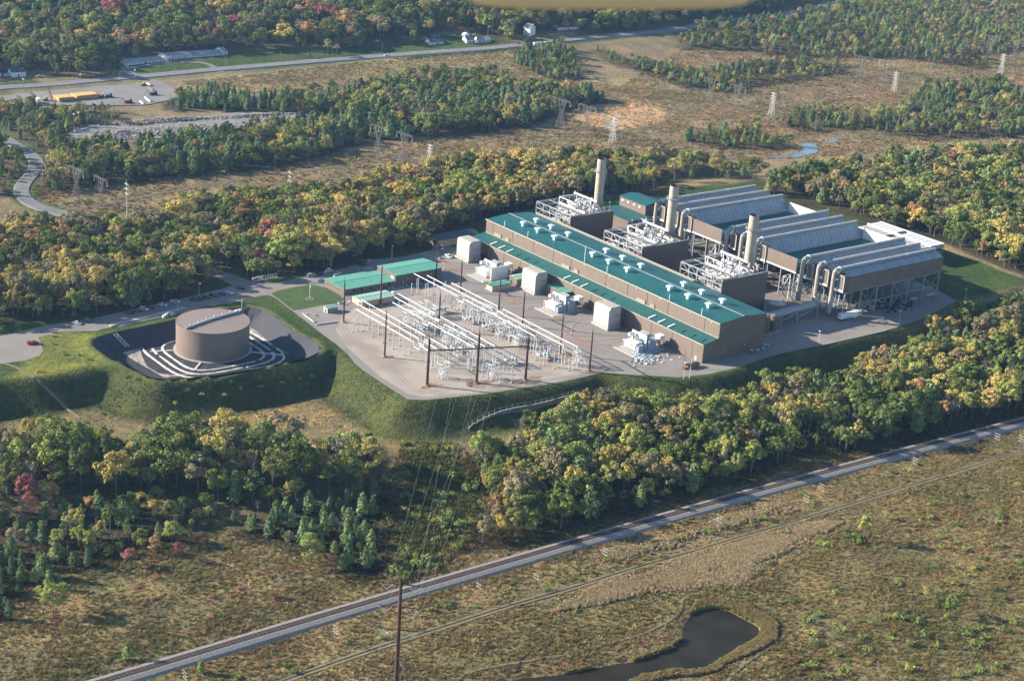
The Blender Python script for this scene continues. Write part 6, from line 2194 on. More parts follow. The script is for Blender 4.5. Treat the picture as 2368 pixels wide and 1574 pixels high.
for i, (k, x, y, tyy, lab) in enumerate([('D', 1357, 490, 410, 'tall lamp post among the dark parked cars'), ('D', 1213, 600, 532, 'lamp post left of the oil tank'), ('E', 372, 232, 152, 'lamp post behind the warehouse building'),
                                         ('U', 502, 502, 308, 'lamp post beside the white car in the rear car park'), ('F', 955, 1180, 1088, 'lamp post on the slope edge right of the hall'), ('F', 1505, 1030, 952, 'lamp post near the condenser corner'),
                                         ('U', 1612, 305, 92, 'lamp post at the wood edge behind the warehouse'), ('F', 1958, 860, 800, 'lamp post beside the shaded lawn'), ('P', 1165, 1370, 1172, 'left of two tall lamp posts by the hall corner')]):
    b = at(k, x, y)
    lamp_post((b[0], b[1], .02), height(b, k, x, tyy), lab)
for k, x, y, tyy, lab in [('V', 355, 825, 645, 'slim white mast before the far transformer'), ('V', 1378, 1335, 1130, 'slim white mast before the valve shed'), ('O', 1280, 780, 640, 'slim white mast between the switchyard and the near filter house'),
                          ('P', 505, 1200, 1020, 'white mast at the near transformer corner'), ('P', 1245, 1360, 1075, 'tall thin mast by the hall corner'), ('F', 1020, 295, 235, 'thin mast on the grass behind the condensers')]:
    b = at(k, x, y)
    h = height(b, k, x, tyy)
    t = thing('mast', lab, 'mast', (b[0], b[1], 0))
    MB().tube((b[0], b[1], 0), (b[0], b[1], h), .17, 7, .09).build('post', 'steel_white', t)
    MB().tube((b[0], b[1], 0), (b[0], b[1], .5), .4, 8).build('footing', 'concrete', t)
b = at('e', 1275, 775)
h = height(b, 'e', 1275, 555)
t = thing('flagpole', 'white flagpole with a buff flag on the round lawn', 'flagpole', (b[0], b[1], .07))
MB().tube((b[0], b[1], .07), (b[0], b[1], h), .16, 8, .08).build('pole', 'white', t)
fl = MB()
fd = np.array([-.45, -.9, 0])
for i in range(8):
    a_, b2 = b + fd * i * .42 + (0, 0, h - .3 - .05 * i + .1 * math.sin(i)), b + fd * (i + 1) * .42 + (0, 0, h - .3 - .05 * (i + 1) + .1 * math.sin(i + 1))
    fl.add([a_, b2, b2 - (0, 0, 1.5), a_ - (0, 0, 1.5), a_ + (.05, 0, 0), b2 + (.05, 0, 0), b2 - (-.05, 0, 1.5), a_ - (-.05, 0, 1.5)], [(0, 1, 2, 3), (4, 5, 6, 7), (0, 1, 5, 4), (2, 3, 7, 6)])
fl.build('flag', 'trim', t)
mb = MB()
for i in range(10):
    a = i * .628
    mb.tube((b[0] + 2 * math.cos(a), b[1] + 2 * math.sin(a), .05), (b[0] + 2 * math.cos(a), b[1] + 2 * math.sin(a), .45), .45, 6, .3)
mb.build('stone_ring', 'stone', t)


# ================================================================== VEHICLES
def car_mesh(kind):
    """returns body, glass, wheel positions for a car along +x, wheels on z=0"""
    L, W = {'sedan': (4.8, 1.85), 'suv': (4.8, 1.95), 'pickup': (5.6, 2.0), 'van': (5.4, 2.1)}[kind]
    h0, h1 = {'sedan': (.92, 1.45), 'suv': (1.05, 1.80), 'pickup': (1.05, 1.85), 'van': (1.15, 2.15)}[kind]
    a, b_, c, d = {'sedan': (-.38, -.24, .12, .26), 'suv': (-.48, -.42, .10, .24), 'pickup': (-.08, -.02, .18, .28), 'van': (-.49, -.47, .24, .36)}[kind]
    hw = W / 2
    body = MB()
    pr = [(-L / 2, .45), (-L / 2 + .08, .32), (L / 2 - .1, .32), (L / 2, .5), (L / 2 - .06, h0 * .78), (d * L, h0), (a * L, h0), (-L / 2, h0 * .95)]
    body.prism(pr, -hw, hw)
    roof = [(b_ * L, h1), (c * L, h1), (c * L, h1 - .07), (b_ * L, h1 - .07)]
    body.prism(roof, -hw * .78, hw * .78)
    glass = MB()
    lo, hi = (a * L, d * L, h0), (b_ * L, c * L, h1 - .06)
    vs = [(lo[0], -hw * .96, lo[2]), (lo[1], -hw * .96, lo[2]), (lo[1], hw * .96, lo[2]), (lo[0], hw * .96, lo[2]), (hi[0], -hw * .79, hi[2]), (hi[1], -hw * .79, hi[2]), (hi[1], hw * .79, hi[2]), (hi[0], hw * .79, hi[2])]
    glass.add(vs, [(0, 1, 5, 4), (1, 2, 6, 5), (2, 3, 7, 6), (3, 0, 4, 7)])
    if kind == 'pickup':
        body.box(-L / 2 + .1, a * L - .1, -hw, -hw + .12, h0, h0 + .3).box(-L / 2 + .1, a * L - .1, hw - .12, hw, h0, h0 + .3)
    return body, glass, [(s * L * .31, t_ * (hw - .08), .34) for s in (-1, 1) for t_ in (-1, 1)]


CARS = {}


def make_car(kind, paint, label, group):
    key = (kind, paint)
    if key not in CARS:
        b_, g_, wp = car_mesh(kind)
        w_ = MB().tube((0, -.12, 0), (0, .12, 0), .34, 12)
        CARS[key] = (b_.mesh('body', paint), g_.mesh('window_glass', 'glass'), w_.mesh('wheel', 'rubber'), wp)
    bm_, gm_, wm_, wp = CARS[key]
    t = thing({'sedan': 'parked_car', 'suv': 'parked_car', 'pickup': 'pickup_truck', 'van': 'van'}[kind], label, {'pickup': 'pickup truck', 'van': 'van'}.get(kind, 'car'), (0, 0, 0), group)
    for nm, me_ in (('body', bm_), ('window_glass', gm_)):
        o = bpy.data.objects.new(nm, me_)
        COL.objects.link(o)
        o.parent = t
    for p in wp:
        o = bpy.data.objects.new('wheel', wm_)
        COL.objects.link(o)
        o.parent = t
        o.location = p
    return t


def heading(k, x0, y0, x1, y1, z=0.0):
    a, b_ = at(k, x0, y0, z), at(k, x1, y1, z)
    return math.atan2(b_[1] - a[1], b_[0] - a[0])


HP = heading('D', 1080, 545, 1142, 555)
CARLIST = [('D', 525, 676, 'sedan', 'car_white', HP, 'white car parked alone at the left end of the car park'), ('D', 605, 660, 'suv', 'car_teal', HP, 'dark teal car at the left end of the car park'),
           ('D', 885, 604, 'sedan', 'car_black', HP, 'black car left of two red cars in the car park'), ('D', 945, 593, 'sedan', 'car_red', HP, 'dark red car between the black and the white car'),
           ('D', 982, 580, 'suv', 'car_white', HP, 'white car between two red cars in the car park'), ('D', 1030, 573, 'sedan', 'car_red', HP, 'red car behind the white car in the car park'),
           ('D', 1110, 551, 'sedan', 'car_white', HP, 'white sedan parked alone above the unloading bay'), ('D', 1195, 532, 'pickup', 'car_silver', HP, 'silver pickup parked above the unloading bay'),
           ('D', 1330, 515, 'sedan', 'car_black', HP, 'black car just left of the tall lamp post'), ('D', 1372, 505, 'sedan', 'car_navy', HP, 'navy car just right of the tall lamp post'),
           ('D', 1408, 498, 'suv', 'car_black', HP, 'black car left of the red car near the gate'), ('D', 1458, 486, 'suv', 'car_red', HP, 'red car between dark cars near the gate'),
           ('D', 1522, 477, 'sedan', 'car_blue', HP, 'blue car beside a white car near the gate'), ('D', 1558, 471, 'sedan', 'car_white', HP, 'white car at the right end of the car park'),
           ('D', 1640, 437, 'suv', 'car_black', HP, 'black car at the road junction near the gate'), ('D', 225, 812, 'pickup', 'car_red', heading('D', 190, 815, 265, 808), 'bright red pickup standing alone on the turning circle'),
           ('e', 1300, 467, 'suv', 'car_silver', heading('e', 1250, 470, 1350, 462), 'silver car left of a black car in the rear car park'), ('e', 1412, 446, 'sedan', 'car_black', heading('e', 1360, 450, 1460, 440), 'black car between silver and white cars in the rear car park'),
           ('e', 1540, 402, 'suv', 'car_white', heading('e', 1490, 410, 1590, 392), 'white car under the lamp in the rear car park'), ('e', 1655, 478, 'suv', 'car_white', heading('e', 1620, 485, 1690, 478), 'white car beside the control building roof'),
           ('e', 1455, 555, 'pickup', 'car_blue', heading('e', 1400, 545, 1500, 570), 'blue pickup at the end wall of the control building'), ('e', 1995, 315, 'sedan', 'car_black', heading('e', 1950, 320, 2040, 308), 'black car near the wood behind the control building'),
           ('e', 2092, 290, 'van', 'car_silver', heading('e', 2060, 300, 2120, 280), 'silver van near the wood behind the control building'), ('e', 2085, 378, 'sedan', 'car_white', heading('e', 2060, 380, 2110, 374), 'white car in the middle of the rear car park'),
           ('V', 318, 430, 'van', 'car_white', 1.2, 'white van behind the far filter house'), ('V', 450, 585, 'pickup', 'car_white', heading('V', 400, 540, 495, 600), 'white pickup before the far filter house'),
           ('V', 275, 655, 'suv', 'car_white', heading('V', 240, 650, 310, 660), 'white car beside the farthest rusty pole'), ('E', 222, 264, 'suv', 'car_silver', .9, 'silver car behind the warehouse building'), ('E', 170, 276, 'sedan', 'car_navy', .9, 'navy car behind the control building')]
for k, x, y, kind, paint, rz, lab in CARLIST:
    p = at(k, x, y)
    t = make_car(kind, paint, lab, 'cars parked at the plant')
    t.location = (p[0], p[1], .05)
    t.rotation_euler = (0, 0, rz)
for k, x, y, kind, paint, lab in [('B', 335, 388, 'sedan', 'car_white', 'white car driving on the highway below the field'), ('B', 1230, 300, 'sedan', 'car_red', 'red car on the highway before the white barn'), ('B', 1695, 255, 'suv', 'car_red', 'red car on the highway near the red roofed house'),
                                  ('C', 300, 128, 'van', 'car_white', 'white van on the distant highway bend, left one'), ('C', 360, 125, 'van', 'car_white', 'white van on the distant highway bend, right one'), ('B', 955, 300, 'van', 'car_white', 'white van parked before the white houses'),
                                  ('A', 45, 525, 'van', 'car_white', 'white van beside the white garage'), ('A', 265, 530, 'sedan', 'car_silver', 'pale car in the garage yard')]:
    p = ground(k, x, y)
    t = make_car(kind, paint, lab, 'cars along the highway')
    sd = np.hypot(*(HIGHWAY - p[:2]).T)
    i = int(np.clip(sd.argmin(), 1, len(HIGHWAY) - 2))
    t.location = (p[0], p[1], p[2] + .6)
    t.rotation_euler = (0, 0, math.atan2(*(HIGHWAY[i + 1] - HIGHWAY[i - 1])[::-1]))


def trailer(nm, label, cat, L, paint, W=2.6, Hh=2.9, cab=None, marks=False):
    t = thing(nm, label, cat, (0, 0, 0))
    MB().box(-L / 2, L / 2, -W / 2, W / 2, 1.1, 1.1 + Hh).build('box', paint, t)
    MB().box(-L / 2 + .1, L / 2 - .1, -W / 2 + .2, W / 2 - .2, .8, 1.08).build('chassis', 'dark', t)
    for x_ in (-L / 2 + 1.2, -L / 2 + 2.5) + ((L / 2 + .6, L / 2 + 2.4) if cab else ()):
        for s_ in (-1, 1):
            MB().tube((x_, s_ * W * .34, .5), (x_, s_ * W * .5, .5), .5, 10).build('wheel', 'rubber', t)
    if cab:
        MB().prism([(L / 2 + .4, .6), (L / 2 + 3.2, .6), (L / 2 + 3.2, 1.8), (L / 2 + 2.6, 3.1), (L / 2 + .4, 3.3)], -W * .45, W * .45).build('cab', cab, t)
        MB().prism([(L / 2 + 3.0, 1.9), (L / 2 + 3.25, 1.9), (L / 2 + 2.7, 3.0), (L / 2 + 2.5, 3.0)], -W * .4, W * .4).build('windscreen', 'glass', t)
    else:
        MB().box(L / 2 - 2.2, L / 2 - 1.9, -W * .4, W * .4, 0, .8).build('landing_gear', 'galv', t)
    if marks:
        for i in range(3):
            for j in range(3):
                if (i + j) % 2 == 0:
                    MB().box(L / 2 - .9 - i * .75, L / 2 - .3 - i * .75, -W / 2 - .03, -W / 2 - .004, 1.6 + j * .75, 2.2 + j * .75).build('dark_square', 'dark', t)
        MB().box(-L / 2 + 4.2, -L / 2 + 9.6, -W / 2 - .03, -W / 2 - .004, 1.8, 2.0).build('lettering_line', 'dark', t)
        MB().box(-L / 2 - .03, -L / 2 - .004, -.5, .5, 2.6, 3.3).build('end_panel', 'dark', t)
    return t


t = trailer('box_trailer', 'white box trailer with dark squares parked under the condenser edge', 'trailer', 16.2, 'white', marks=True)
t.location, t.rotation_euler = (124, 9.6, .05), (0, 0, -.045)
t = trailer('articulated_lorry', 'white articulated lorry on the highway', 'lorry', 15, 'white', Hh=3.0, cab='car_white')
p0, p1 = ground('S', 1625, 400), ground('S', 1770, 415)
t.location = ((p0[0] + p1[0]) / 2, (p0[1] + p1[1]) / 2, p0[2] + .6)
sd = np.hypot(*(HIGHWAY - p0[:2]).T)
i = int(sd.argmin())
t.rotation_euler = (0, 0, math.atan2(*(HIGHWAY[i + 1] - HIGHWAY[i - 1])[::-1]))

# skips, bins and loose material round the plant
for k, x, y, sx_, sy_, sz_, mt, lab in [('P', 2080, 1030, 2.2, 1.6, 2.0, 'mach_red', 'red skip with white lid at the near gable wall'), ('P', 2160, 1000, 1.6, 1.4, 1.2, 'equip_blue', 'pale blue bin beside the red skip'), ('P', 2230, 975, 1.8, 1.4, 1.3, 'equip_blue', 'second pale blue bin along the gable wall'),
                                        ('Z', 220, 1430, 2.0, 1.4, 1.6, 'tarp_blue', 'deep blue bin at the back corner of the hall'), ('Z', 290, 1425, 1.0, 1.0, 1.4, 'paint_yellow', 'small yellow bin at the back corner of the hall'), ('P', 1280, 1215, 8.5, 2.4, 1.9, 'wood', 'long brown waste container in front of the hall corner'),
                                        ('U', 1640, 965, 1.6, 1.6, 2.2, 'white', 'white round-topped cabinet beside the relay house'), ('U', 660, 1115, 1.2, 1.0, 1.2, 'white', 'small white cabinet behind the meter hut'), ('M', 1820, 1240, 5, 2.2, 1.0, 'equip_blue', 'pale blue skip under the condenser'),
                                        ('M', 2060, 1175, 9, .8, .9, 'white', 'long white crate under the condenser corner')]:
    b = at(k, x, y)
    t = thing('waste_bin' if sx_ < 5 else 'container', lab, 'bin' if sx_ < 5 else 'container', (b[0], b[1], .05))
    MB().add([(b[0] - sx_ / 2 * f_, b[1] - sy_ / 2 * f_, z_) for f_, z_ in ((.88, .1), (1, sz_))] + [(b[0] + sx_ / 2 * f_, b[1] - sy_ / 2 * f_, z_) for f_, z_ in ((.88, .1), (1, sz_))] + [(b[0] + sx_ / 2 * f_, b[1] + sy_ / 2 * f_, z_) for f_, z_ in ((.88, .1), (1, sz_))] + [(b[0] - sx_ / 2 * f_, b[1] + sy_ / 2 * f_, z_) for f_, z_ in ((.88, .1), (1, sz_))],
             [(0, 2, 3, 1), (2, 4, 5, 3), (4, 6, 7, 5), (6, 0, 1, 7), (0, 2, 4, 6)]).build('bin_body', mt, t)
    MB().box(b[0] - sx_ / 2 - .05, b[0] + sx_ / 2 + .05, b[1] - sy_ / 2 - .05, b[1] + sy_ / 2 + .05, sz_ + .01, sz_ + .16).build('lid', 'dark' if mt == 'wood' else 'steel_white', t)
b = at('P', 1170, 1235)
t = thing('crane_mast', 'leaning red and white boom standing by the hall corner', 'crane', (b[0], b[1], 0))
tp = at('P', 1192, 985, 8.5)
MB().bar((b[0], b[1], .8), tp, .3).build('boom', 'red_beam', t)
MB().box(b[0] - 1, b[0] + 1, b[1] - .8, b[1] + .8, .05, .9).build('base', 'mach_red', t)


def debris(name, label, centre, rx_, ry_, n, mats_, s0, s1, seed, ang=0.0, pile=0.0, z0=.05):
    """a heap of broken pieces: too small to pick apart, one object per heap"""
    rng = np.random.default_rng(seed)
    mb = MB()
    for _ in range(n):
        u, v = rng.normal() * .45, rng.normal() * .45
        x_, y_ = u * rx_, v * ry_
        c_, s_ = math.cos(ang), math.sin(ang)
        x_, y_ = centre[0] + x_ * c_ - y_ * s_, centre[1] + x_ * s_ + y_ * c_
        zz = z0 + max(0, pile * (1 - math.hypot(u, v) * 1.1)) * rng.uniform(.6, 1)
        sz = rng.uniform(s0, s1, 3)
        v8 = np.array([(a_, b_, c2) for a_ in (-1, 1) for b_ in (-1, 1) for c2 in (-.15, 1)]) * sz * .5 * rng.uniform(.6, 1.2, (8, 3))
        R3 = np.array(Matrix.Rotation(rng.uniform(0, 6.3), 3, 'Z') @ Matrix.Rotation(rng.uniform(-.5, .5), 3, 'X'))
        mb.add(v8 @ R3.T + (x_, y_, zz), [(0, 1, 3, 2), (4, 6, 7, 5), (0, 4, 5, 1), (2, 3, 7, 6), (0, 2, 6, 4), (1, 5, 7, 3)])
    o = mb.build(name, mats_)
    return tag(o, label, 'rubble', kind='stuff')


for i, (k, x, y, rx_, ry_, n, mt, s0, s1, lab, pile) in enumerate([('P', 700, 1120, 14, 6, 60, 'steel_white', .4, 1.5, 'scattered spare parts on the ground by the near transformer', 0), ('P', 640, 1080, 8, 5, 40, 'equip_blue', .5, 1.8, 'grey spare parts heap by the near transformer', .5),
                                                                   ('M', 1190, 1310, 16, 8, 70, 'trim', .5, 2.2, 'pale scrap and pipework under the nearest condenser', .8), ('M', 1560, 1330, 18, 10, 50, 'dark', .6, 2.4, 'dark scrap and gear under the nearest condenser', .5),
                                                                   ('U', 1750, 815, 22, 3, 50, 'galv', .4, 1.4, 'small fittings along the wall of the warehouse building', .4), ('N', 30, 470, 6, 3, 12, 'steel_white', .4, 1.2, 'odds and ends beside the relay house', 0)]):
    debris('debris', lab, at(k, x, y), rx_, ry_, n, mt, s0, s1, 900 + i, 0, pile)

# gate, kerb frames and bits on the gravel
g0, g1 = at('e', 535, 545), at('e', 830, 490)
t = thing('entrance_gate', 'white barred sliding gate across the plant entrance', 'gate', (g0 + g1) / 2)
n_g = 13
fr = MB().bar(g0 + (0, 0, .5), g1 + (0, 0, .5), .25).bar(g0 + (0, 0, 3.0), g1 + (0, 0, 3.0), .25)
fr.build('gate_frame', 'steel_white', t)
for i in range(n_g + 1):
    q_ = g0 + (g1 - g0) * i / n_g
    MB().bar(q_ + (0, 0, .4), q_ + (0, 0, 3.0), .2).build('gate_bar', 'steel_white', t)
q_ = at('e', 512, 545)
MB().box(q_[0] - .8, q_[0] + .8, q_[1] - .8, q_[1] + .8, .02, 2.5).build('gate_post', 'wall_grey', t)
for i, (a_, b2, lab) in enumerate(((('U', 0, 1300), ('U', 215, 1460), 'left edge of the gravel beside the lawn'), (('U', 240, 1505), ('U', 620, 1450), 'gravel left of the bus bars'), (('U', 60, 1300), ('U', 250, 1330), 'gravel below the meter hut'))):
    p0, p1 = at(*a_), at(*b2)
    t = thing('kerb_beam', 'low pale concrete beam on the ' + lab, 'beam', (p0 + p1) / 2)
    MB().bar(p0 + (0, 0, .3), p1 + (0, 0, .3), .7).build('beam_body', 'concrete', t)
    for f_ in (.1, .9):
        q_ = p0 + (p1 - p0) * f_
        MB().box(q_[0] - .6, q_[0] + .6, q_[1] - .6, q_[1] + .6, .05, .5).build('block', 'galv', t)

# retaining wall and fence below the switchyard
RW = gpts('E 895,1395 905,1375 950,1345 1100,1290 1250,1265 1380,1240 1520,1200 1680,1165')
t = thing('retaining_wall', 'curved grey concrete retaining wall with a fence below the switchyard', 'wall', (*RW[3], float(HF(*RW[3]))))
rw = resample(RW, 3.2)
zw = smooth1(HF(rw[:, 0], rw[:, 1]), 5)
for i in range(len(rw) - 1):
    (xa, ya), (xb, yb) = rw[i], rw[i + 1]
    d = np.array([xb - xa, yb - ya])
    d /= np.linalg.norm(d)
    nn = np.array([-d[1], d[0]]) * .35
    hh_ = .6 + 1.5 * min(1, i / 8)
    za, zb = zw[i] - 1.5, zw[i] + hh_
    V = [(xa - nn[0], ya - nn[1], za), (xb - nn[0] - .03 * d[0], yb - nn[1] - .03 * d[1], za), (xb + nn[0] - .03 * d[0], yb + nn[1] - .03 * d[1], za), (xa + nn[0], ya + nn[1], za)]
    MB().add(V + [(x_, y_, zb) for x_, y_, _ in V], [(0, 3, 2, 1), (4, 5, 6, 7), (0, 1, 5, 4), (1, 2, 6, 5), (2, 3, 7, 6), (3, 0, 4, 7)]).build('wall_section', 'wall_grey', t)
    MB().bar((xa, ya, zb), (xa, ya, zb + 1.7), .09).build('fence_post', 'galv', t)
    MB().bar((xa, ya, zb + 1.6), (xb, yb, zw[min(i + 1, len(zw) - 1)] + .6 + 1.5 * min(1, (i + 1) / 8) + 1.6), .06).build('fence_rail', 'galv', t)


# ================================================================== POWER LINES
def lattice_leg(mb, p, q, w0, w1, n, b=.12):
    """square lattice column from p to q"""
    p, q = np.array(p, float), np.array(q, float)
    for i in range(n):
        a, c = i / n, (i + 1) / n
        P0, P1 = p + (q - p) * a, p + (q - p) * c
        wa_, wb_ = w0 + (w1 - w0) * a, w0 + (w1 - w0) * c
        cr = [(-1, -1), (1, -1), (1, 1), (-1, 1)]
        for j in range(4):
            c0, c1 = cr[j], cr[(j + 1) % 4]
            mb.bar(P0 + (c0[0] * wa_, c0[1] * wa_, 0), P1 + (c0[0] * wb_, c0[1] * wb_, 0), b * 1.4)
            mb.bar(P0 + (c0[0] * wa_, c0[1] * wa_, 0), P1 + (c1[0] * wb_, c1[1] * wb_, 0), b)
            mb.bar(P1 + (c0[0] * wb_, c0[1] * wb_, 0), P1 + (c1[0] * wb_, c1[1] * wb_, 0), b)
    return mb


def waist_pylon():
    """unit design: 24 m tower, waist at 12 m, window above, long top beam along x"""
    t = thing('pylon', 'pylon', 'pylon', (0, 0, 0))
    lattice_leg(MB(), (0, 0, 0), (0, 0, 12), 3.1, 1.0, 5, .11).build('lower_lattice', 'pylon_steel', t)
    for s_ in (-1, 1):
        lattice_leg(MB(), (s_ * .7, 0, 12), (s_ * 3.8, 0, 22.5), .55, .55, 5, .09).build('fork', 'pylon_steel', t)
        MB().bar((s_ * 3.8, 0, 23), (s_ * 3.8, 0, 25.4), .16).build('shield_peak', 'pylon_steel', t)
    bm_ = MB()
    for z_ in (22.4, 23.4):
        for y_ in (-.5, .5):
            bm_.bar((-9.5, y_ * (.3 if z_ > 23 else 1), z_), (9.5, y_ * (.3 if z_ > 23 else 1), z_), .11)
    for i in range(14):
        x_ = -9.5 + i * 19 / 14
        bm_.bar((x_, -.5, 22.4), (x_ + 19 / 14, .15, 23.4), .1).bar((x_ + 19 / 14, .5, 22.4), (x_, -.15, 23.4), .1)
    bm_.build('cross_beam', 'pylon_steel', t)
    for x_ in (-9.2, 0, 9.2):
        MB().tube((x_, 0, 22.3), (x_, 0, 19.2), .16, 6).tube((x_, 0, 19.3), (x_, 0, 18.8), .45, 7).build('insulator_string', 'insul', t)
    return t


def slim_pylon():
    """unit design: 21 m narrow lattice tower with three short arms"""
    t = thing('pylon', 'pylon', 'pylon', (0, 0, 0))
    lattice_leg(MB(), (0, 0, 0), (0, 0, 15), 2.3, .8, 6, .11).build('lower_lattice', 'steel_white', t)
    lattice_leg(MB(), (0, 0, 15), (0, 0, 21), .8, .35, 3, .10).build('upper_lattice', 'steel_white', t)
    for z_ in (14.6, 17.2, 19.8):
        for s_ in (-1, 1):
            a = MB().bar((s_ * .5, -.5, z_), (s_ * 3.0, 0, z_ + .2), .16).bar((s_ * .5, .5, z_), (s_ * 3.0, 0, z_ + .2), .16).bar((s_ * .4, 0, z_ + 1.0), (s_ * 3.0, 0, z_ + .2), .12).build('arm', 'steel_white', t)
            MB().tube((s_ * 3.0, 0, z_ + .1), (s_ * 3.0, 0, z_ - 1.1), .13, 6).build('insulator_string', 'insul', a)
    return t


wp0, sl0 = waist_pylon(), slim_pylon()
LINE1 = [('A', 525, 1378, 1140), ('B', 275, 1067, 855), ('B', 1520, 872, 672), ('C', 215, 707, 532), ('C', 1235, 532, 380), ('C', 2120, 387, 242)]
LINE2 = [('A', 690, 1418, 1205), ('B', 450, 1112, 905), ('B', 1690, 922, 716), ('C', 390, 752, 580), ('C', 1405, 567, 410), ('C', 2285, 417, 280)]
LINE3 = [('B', 625, 1120, 1005), ('B', 1875, 972, 800), ('C', 635, 787, 630), ('C', 1470, 632, 490), ('C', 2200, 502, 370)]
WH = ('beside the lane at the left', 'behind the trees left of the middle', 'left of the marsh pond', 'in the marsh right of the middle', 'in the marsh near the tree strip', 'far off at the upper right')
first = {}
lines_pos = []
for li, (L_, proto) in enumerate(((LINE1, wp0), (LINE2, wp0), (LINE3, sl0))):
    pos = []
    for k, x, y, tyy in L_:
        p = ground(k, x, y)
        if li == 2 and k == 'B' and x == 625:
            p = ground(k, x, 1150)
        pos.append((p, np.clip(height(p, k, x, tyy), 18, 30)))
    P_ = np.array([p for p, _ in pos])
    fitd = P_[-1] - P_[0]
    rz = math.atan2(fitd[1], fitd[0]) + math.pi / 2
    ends = []
    for i, (p, h) in enumerate(pos):
        o = proto if proto.name not in first else dup(proto)
        first[proto.name] = 1
        s_ = h / (24.0 if li < 2 else 21.0)
        o.location, o.rotation_euler, o.scale = [float(v) for v in p], (0, 0, rz), (s_,) * 3
        o['label'] = ('grey waist lattice pylon of the rear line, ', 'grey waist lattice pylon of the front line, ', 'white narrow lattice pylon ')[li] + (WH[i] if li < 2 else WH[i + 1])
        o['group'] = ('rear line of pylons', 'front line of pylons', 'white narrow pylons')[li]
        ar = np.array([math.cos(rz), math.sin(rz), 0])
        if li < 2:
            ends.append([p + ar * d_ * s_ + (0, 0, z_ * s_) for d_, z_ in ((-9.2, 18.8), (0, 18.8), (9.2, 18.8), (-3.8, 25.4), (3.8, 25.4))])
        else:
            ends.append([p + ar * d_ * s_ + (0, 0, z_ * s_) for d_ in (-3, 3) for z_ in (13.5, 16.1, 18.7)])
    lines_pos.append((ends, li))
# the slim steel mono-poles of the third line
for k, x, y, tyy, lab in (('A', 870, 1640, 1225, 'tall white steel pole with three bracket arms above the golden wood'), ('A', 1975, 1250, 1150, 'white steel pole with bracket arms half hidden by the wood')):
    p = ground(k, x, y)
    h = height(p, k, x - 5, tyy)
    t = thing('transmission_pole', lab, 'pole', p)
    MB().tube(p, p + (0, 0, h), .36, 8, .14).build('shaft', 'steel_white', t)
    rz = math.atan2(*(np.array(lines_pos[2][0][1][0]) - np.array(lines_pos[2][0][0][0]))[1::-1]) + math.pi / 2
    ar = np.array([math.cos(rz), math.sin(rz), 0])
    for z_ in (h - 2.6, h - 5.6, h - 8.6):
        a = MB().tube(p + ar * -1.9 + (0, 0, z_), p + ar * 1.9 + (0, 0, z_), .14, 6).build('arm', 'white', t)
        for s_ in (-1, 1):
            MB().tube(p + ar * 1.9 * s_ + (0, 0, z_), p + ar * 2.1 * s_ + (0, 0, z_ - 1.1), .15, 6).build('insulator', 'white', a)
    if x < 1000:
        pole_ends = [p + ar * d_ + (0, 0, h - z_) for d_ in (-2, 2) for z_ in (9.6, 6.6, 3.6)]
for ends, li in lines_pos:
    nm = ('rear', 'front', 'white pylon')[li]
    d_ = [np.array(ends[0][j]) - (np.array(ends[1][j]) - np.array(ends[0][j])) for j in range(len(ends[0]))]
    chain = ([d_] if li < 2 else [pole_ends]) + ends
    for i in range(len(chain) - 1):
        mb = MB()
        for a, b_ in zip(chain[i], chain[i + 1]):
            n = 10
            pt = [np.array(a) + (np.array(b_) - np.array(a)) * q_ / n - np.array([0, 0, 3.2 * 4 * (q_ / n) * (1 - q_ / n)]) for q_ in range(n + 1)]
            for u_, v_ in zip(pt[:-1], pt[1:]):
                mb.tube(u_, v_, .022, 3, cap=False)
        tag(mb.build('line_span', 'wire'), 'span of thin wires on the %s line, number %s from the left' % (nm, ('one', 'two', 'three', 'four', 'five', 'six')[i]), 'power line', 'wire spans')

# tall rusty pole in the foreground with V strings
pb = ground('0', 908 * .9962, 1735 * .9962)
ph = height(pb, 'b', 635, 200)
t = thing('transmission_pole', 'tall dark rusty steel pole with three cross arms and white V strings in the foreground', 'pole', pb)
MB().tube(pb, pb + (0, 0, ph), .95, 14, .48).build('shaft', 'rust', t, True)
vend = []
for (la, ra, vl, vr) in (((340, 252), (900, 318), ((355, 290), (432, 385), (525, 310)), ((750, 360), (815, 427), (895, 355))),
                         ((330, 556), (905, 615), ((340, 595), (415, 690), (508, 617)), ((720, 640), (800, 725), (885, 655))),
                         ((345, 862), (898, 914), ((328, 897), (402, 990), (495, 915)), ((705, 938), (775, 1030), (870, 955)))):
    # the arm stands square to the line; its height from where it crosses the shaft
    xc, yc = 620, (la[1] + ra[1]) / 2
    lo, hi = 0., ph
    for _ in range(40):
        m_ = (lo + hi) / 2
        if proj(pb + (0, 0, m_))[1] > px('b', xc, yc)[1]:
            lo = m_
        else:
            hi = m_
    z_ = pb[2] + lo
    a_, b2 = at('b', *la, z_), at('b', *ra, z_)
    half = (b2 - a_) / 2
    ctr = np.array([pb[0], pb[1], z_])
    arm = MB().tube(ctr - half, ctr, .13, 6, .24).tube(ctr, ctr + half, .24, 6, .13).build('cross_arm', 'rust', t)
    for s_ in (-1, 1):
        i0, i1, bt = ctr + half * s_ * .98 - (0, 0, .3), ctr + half * s_ * .36 - (0, 0, .3), ctr + half * s_ * .67 - (0, 0, 2.3)
        MB().tube(i0, bt, .13, 6).tube(bt, i1, .13, 6).build('v_string', 'white', arm)
        vend.append((bt, s_))
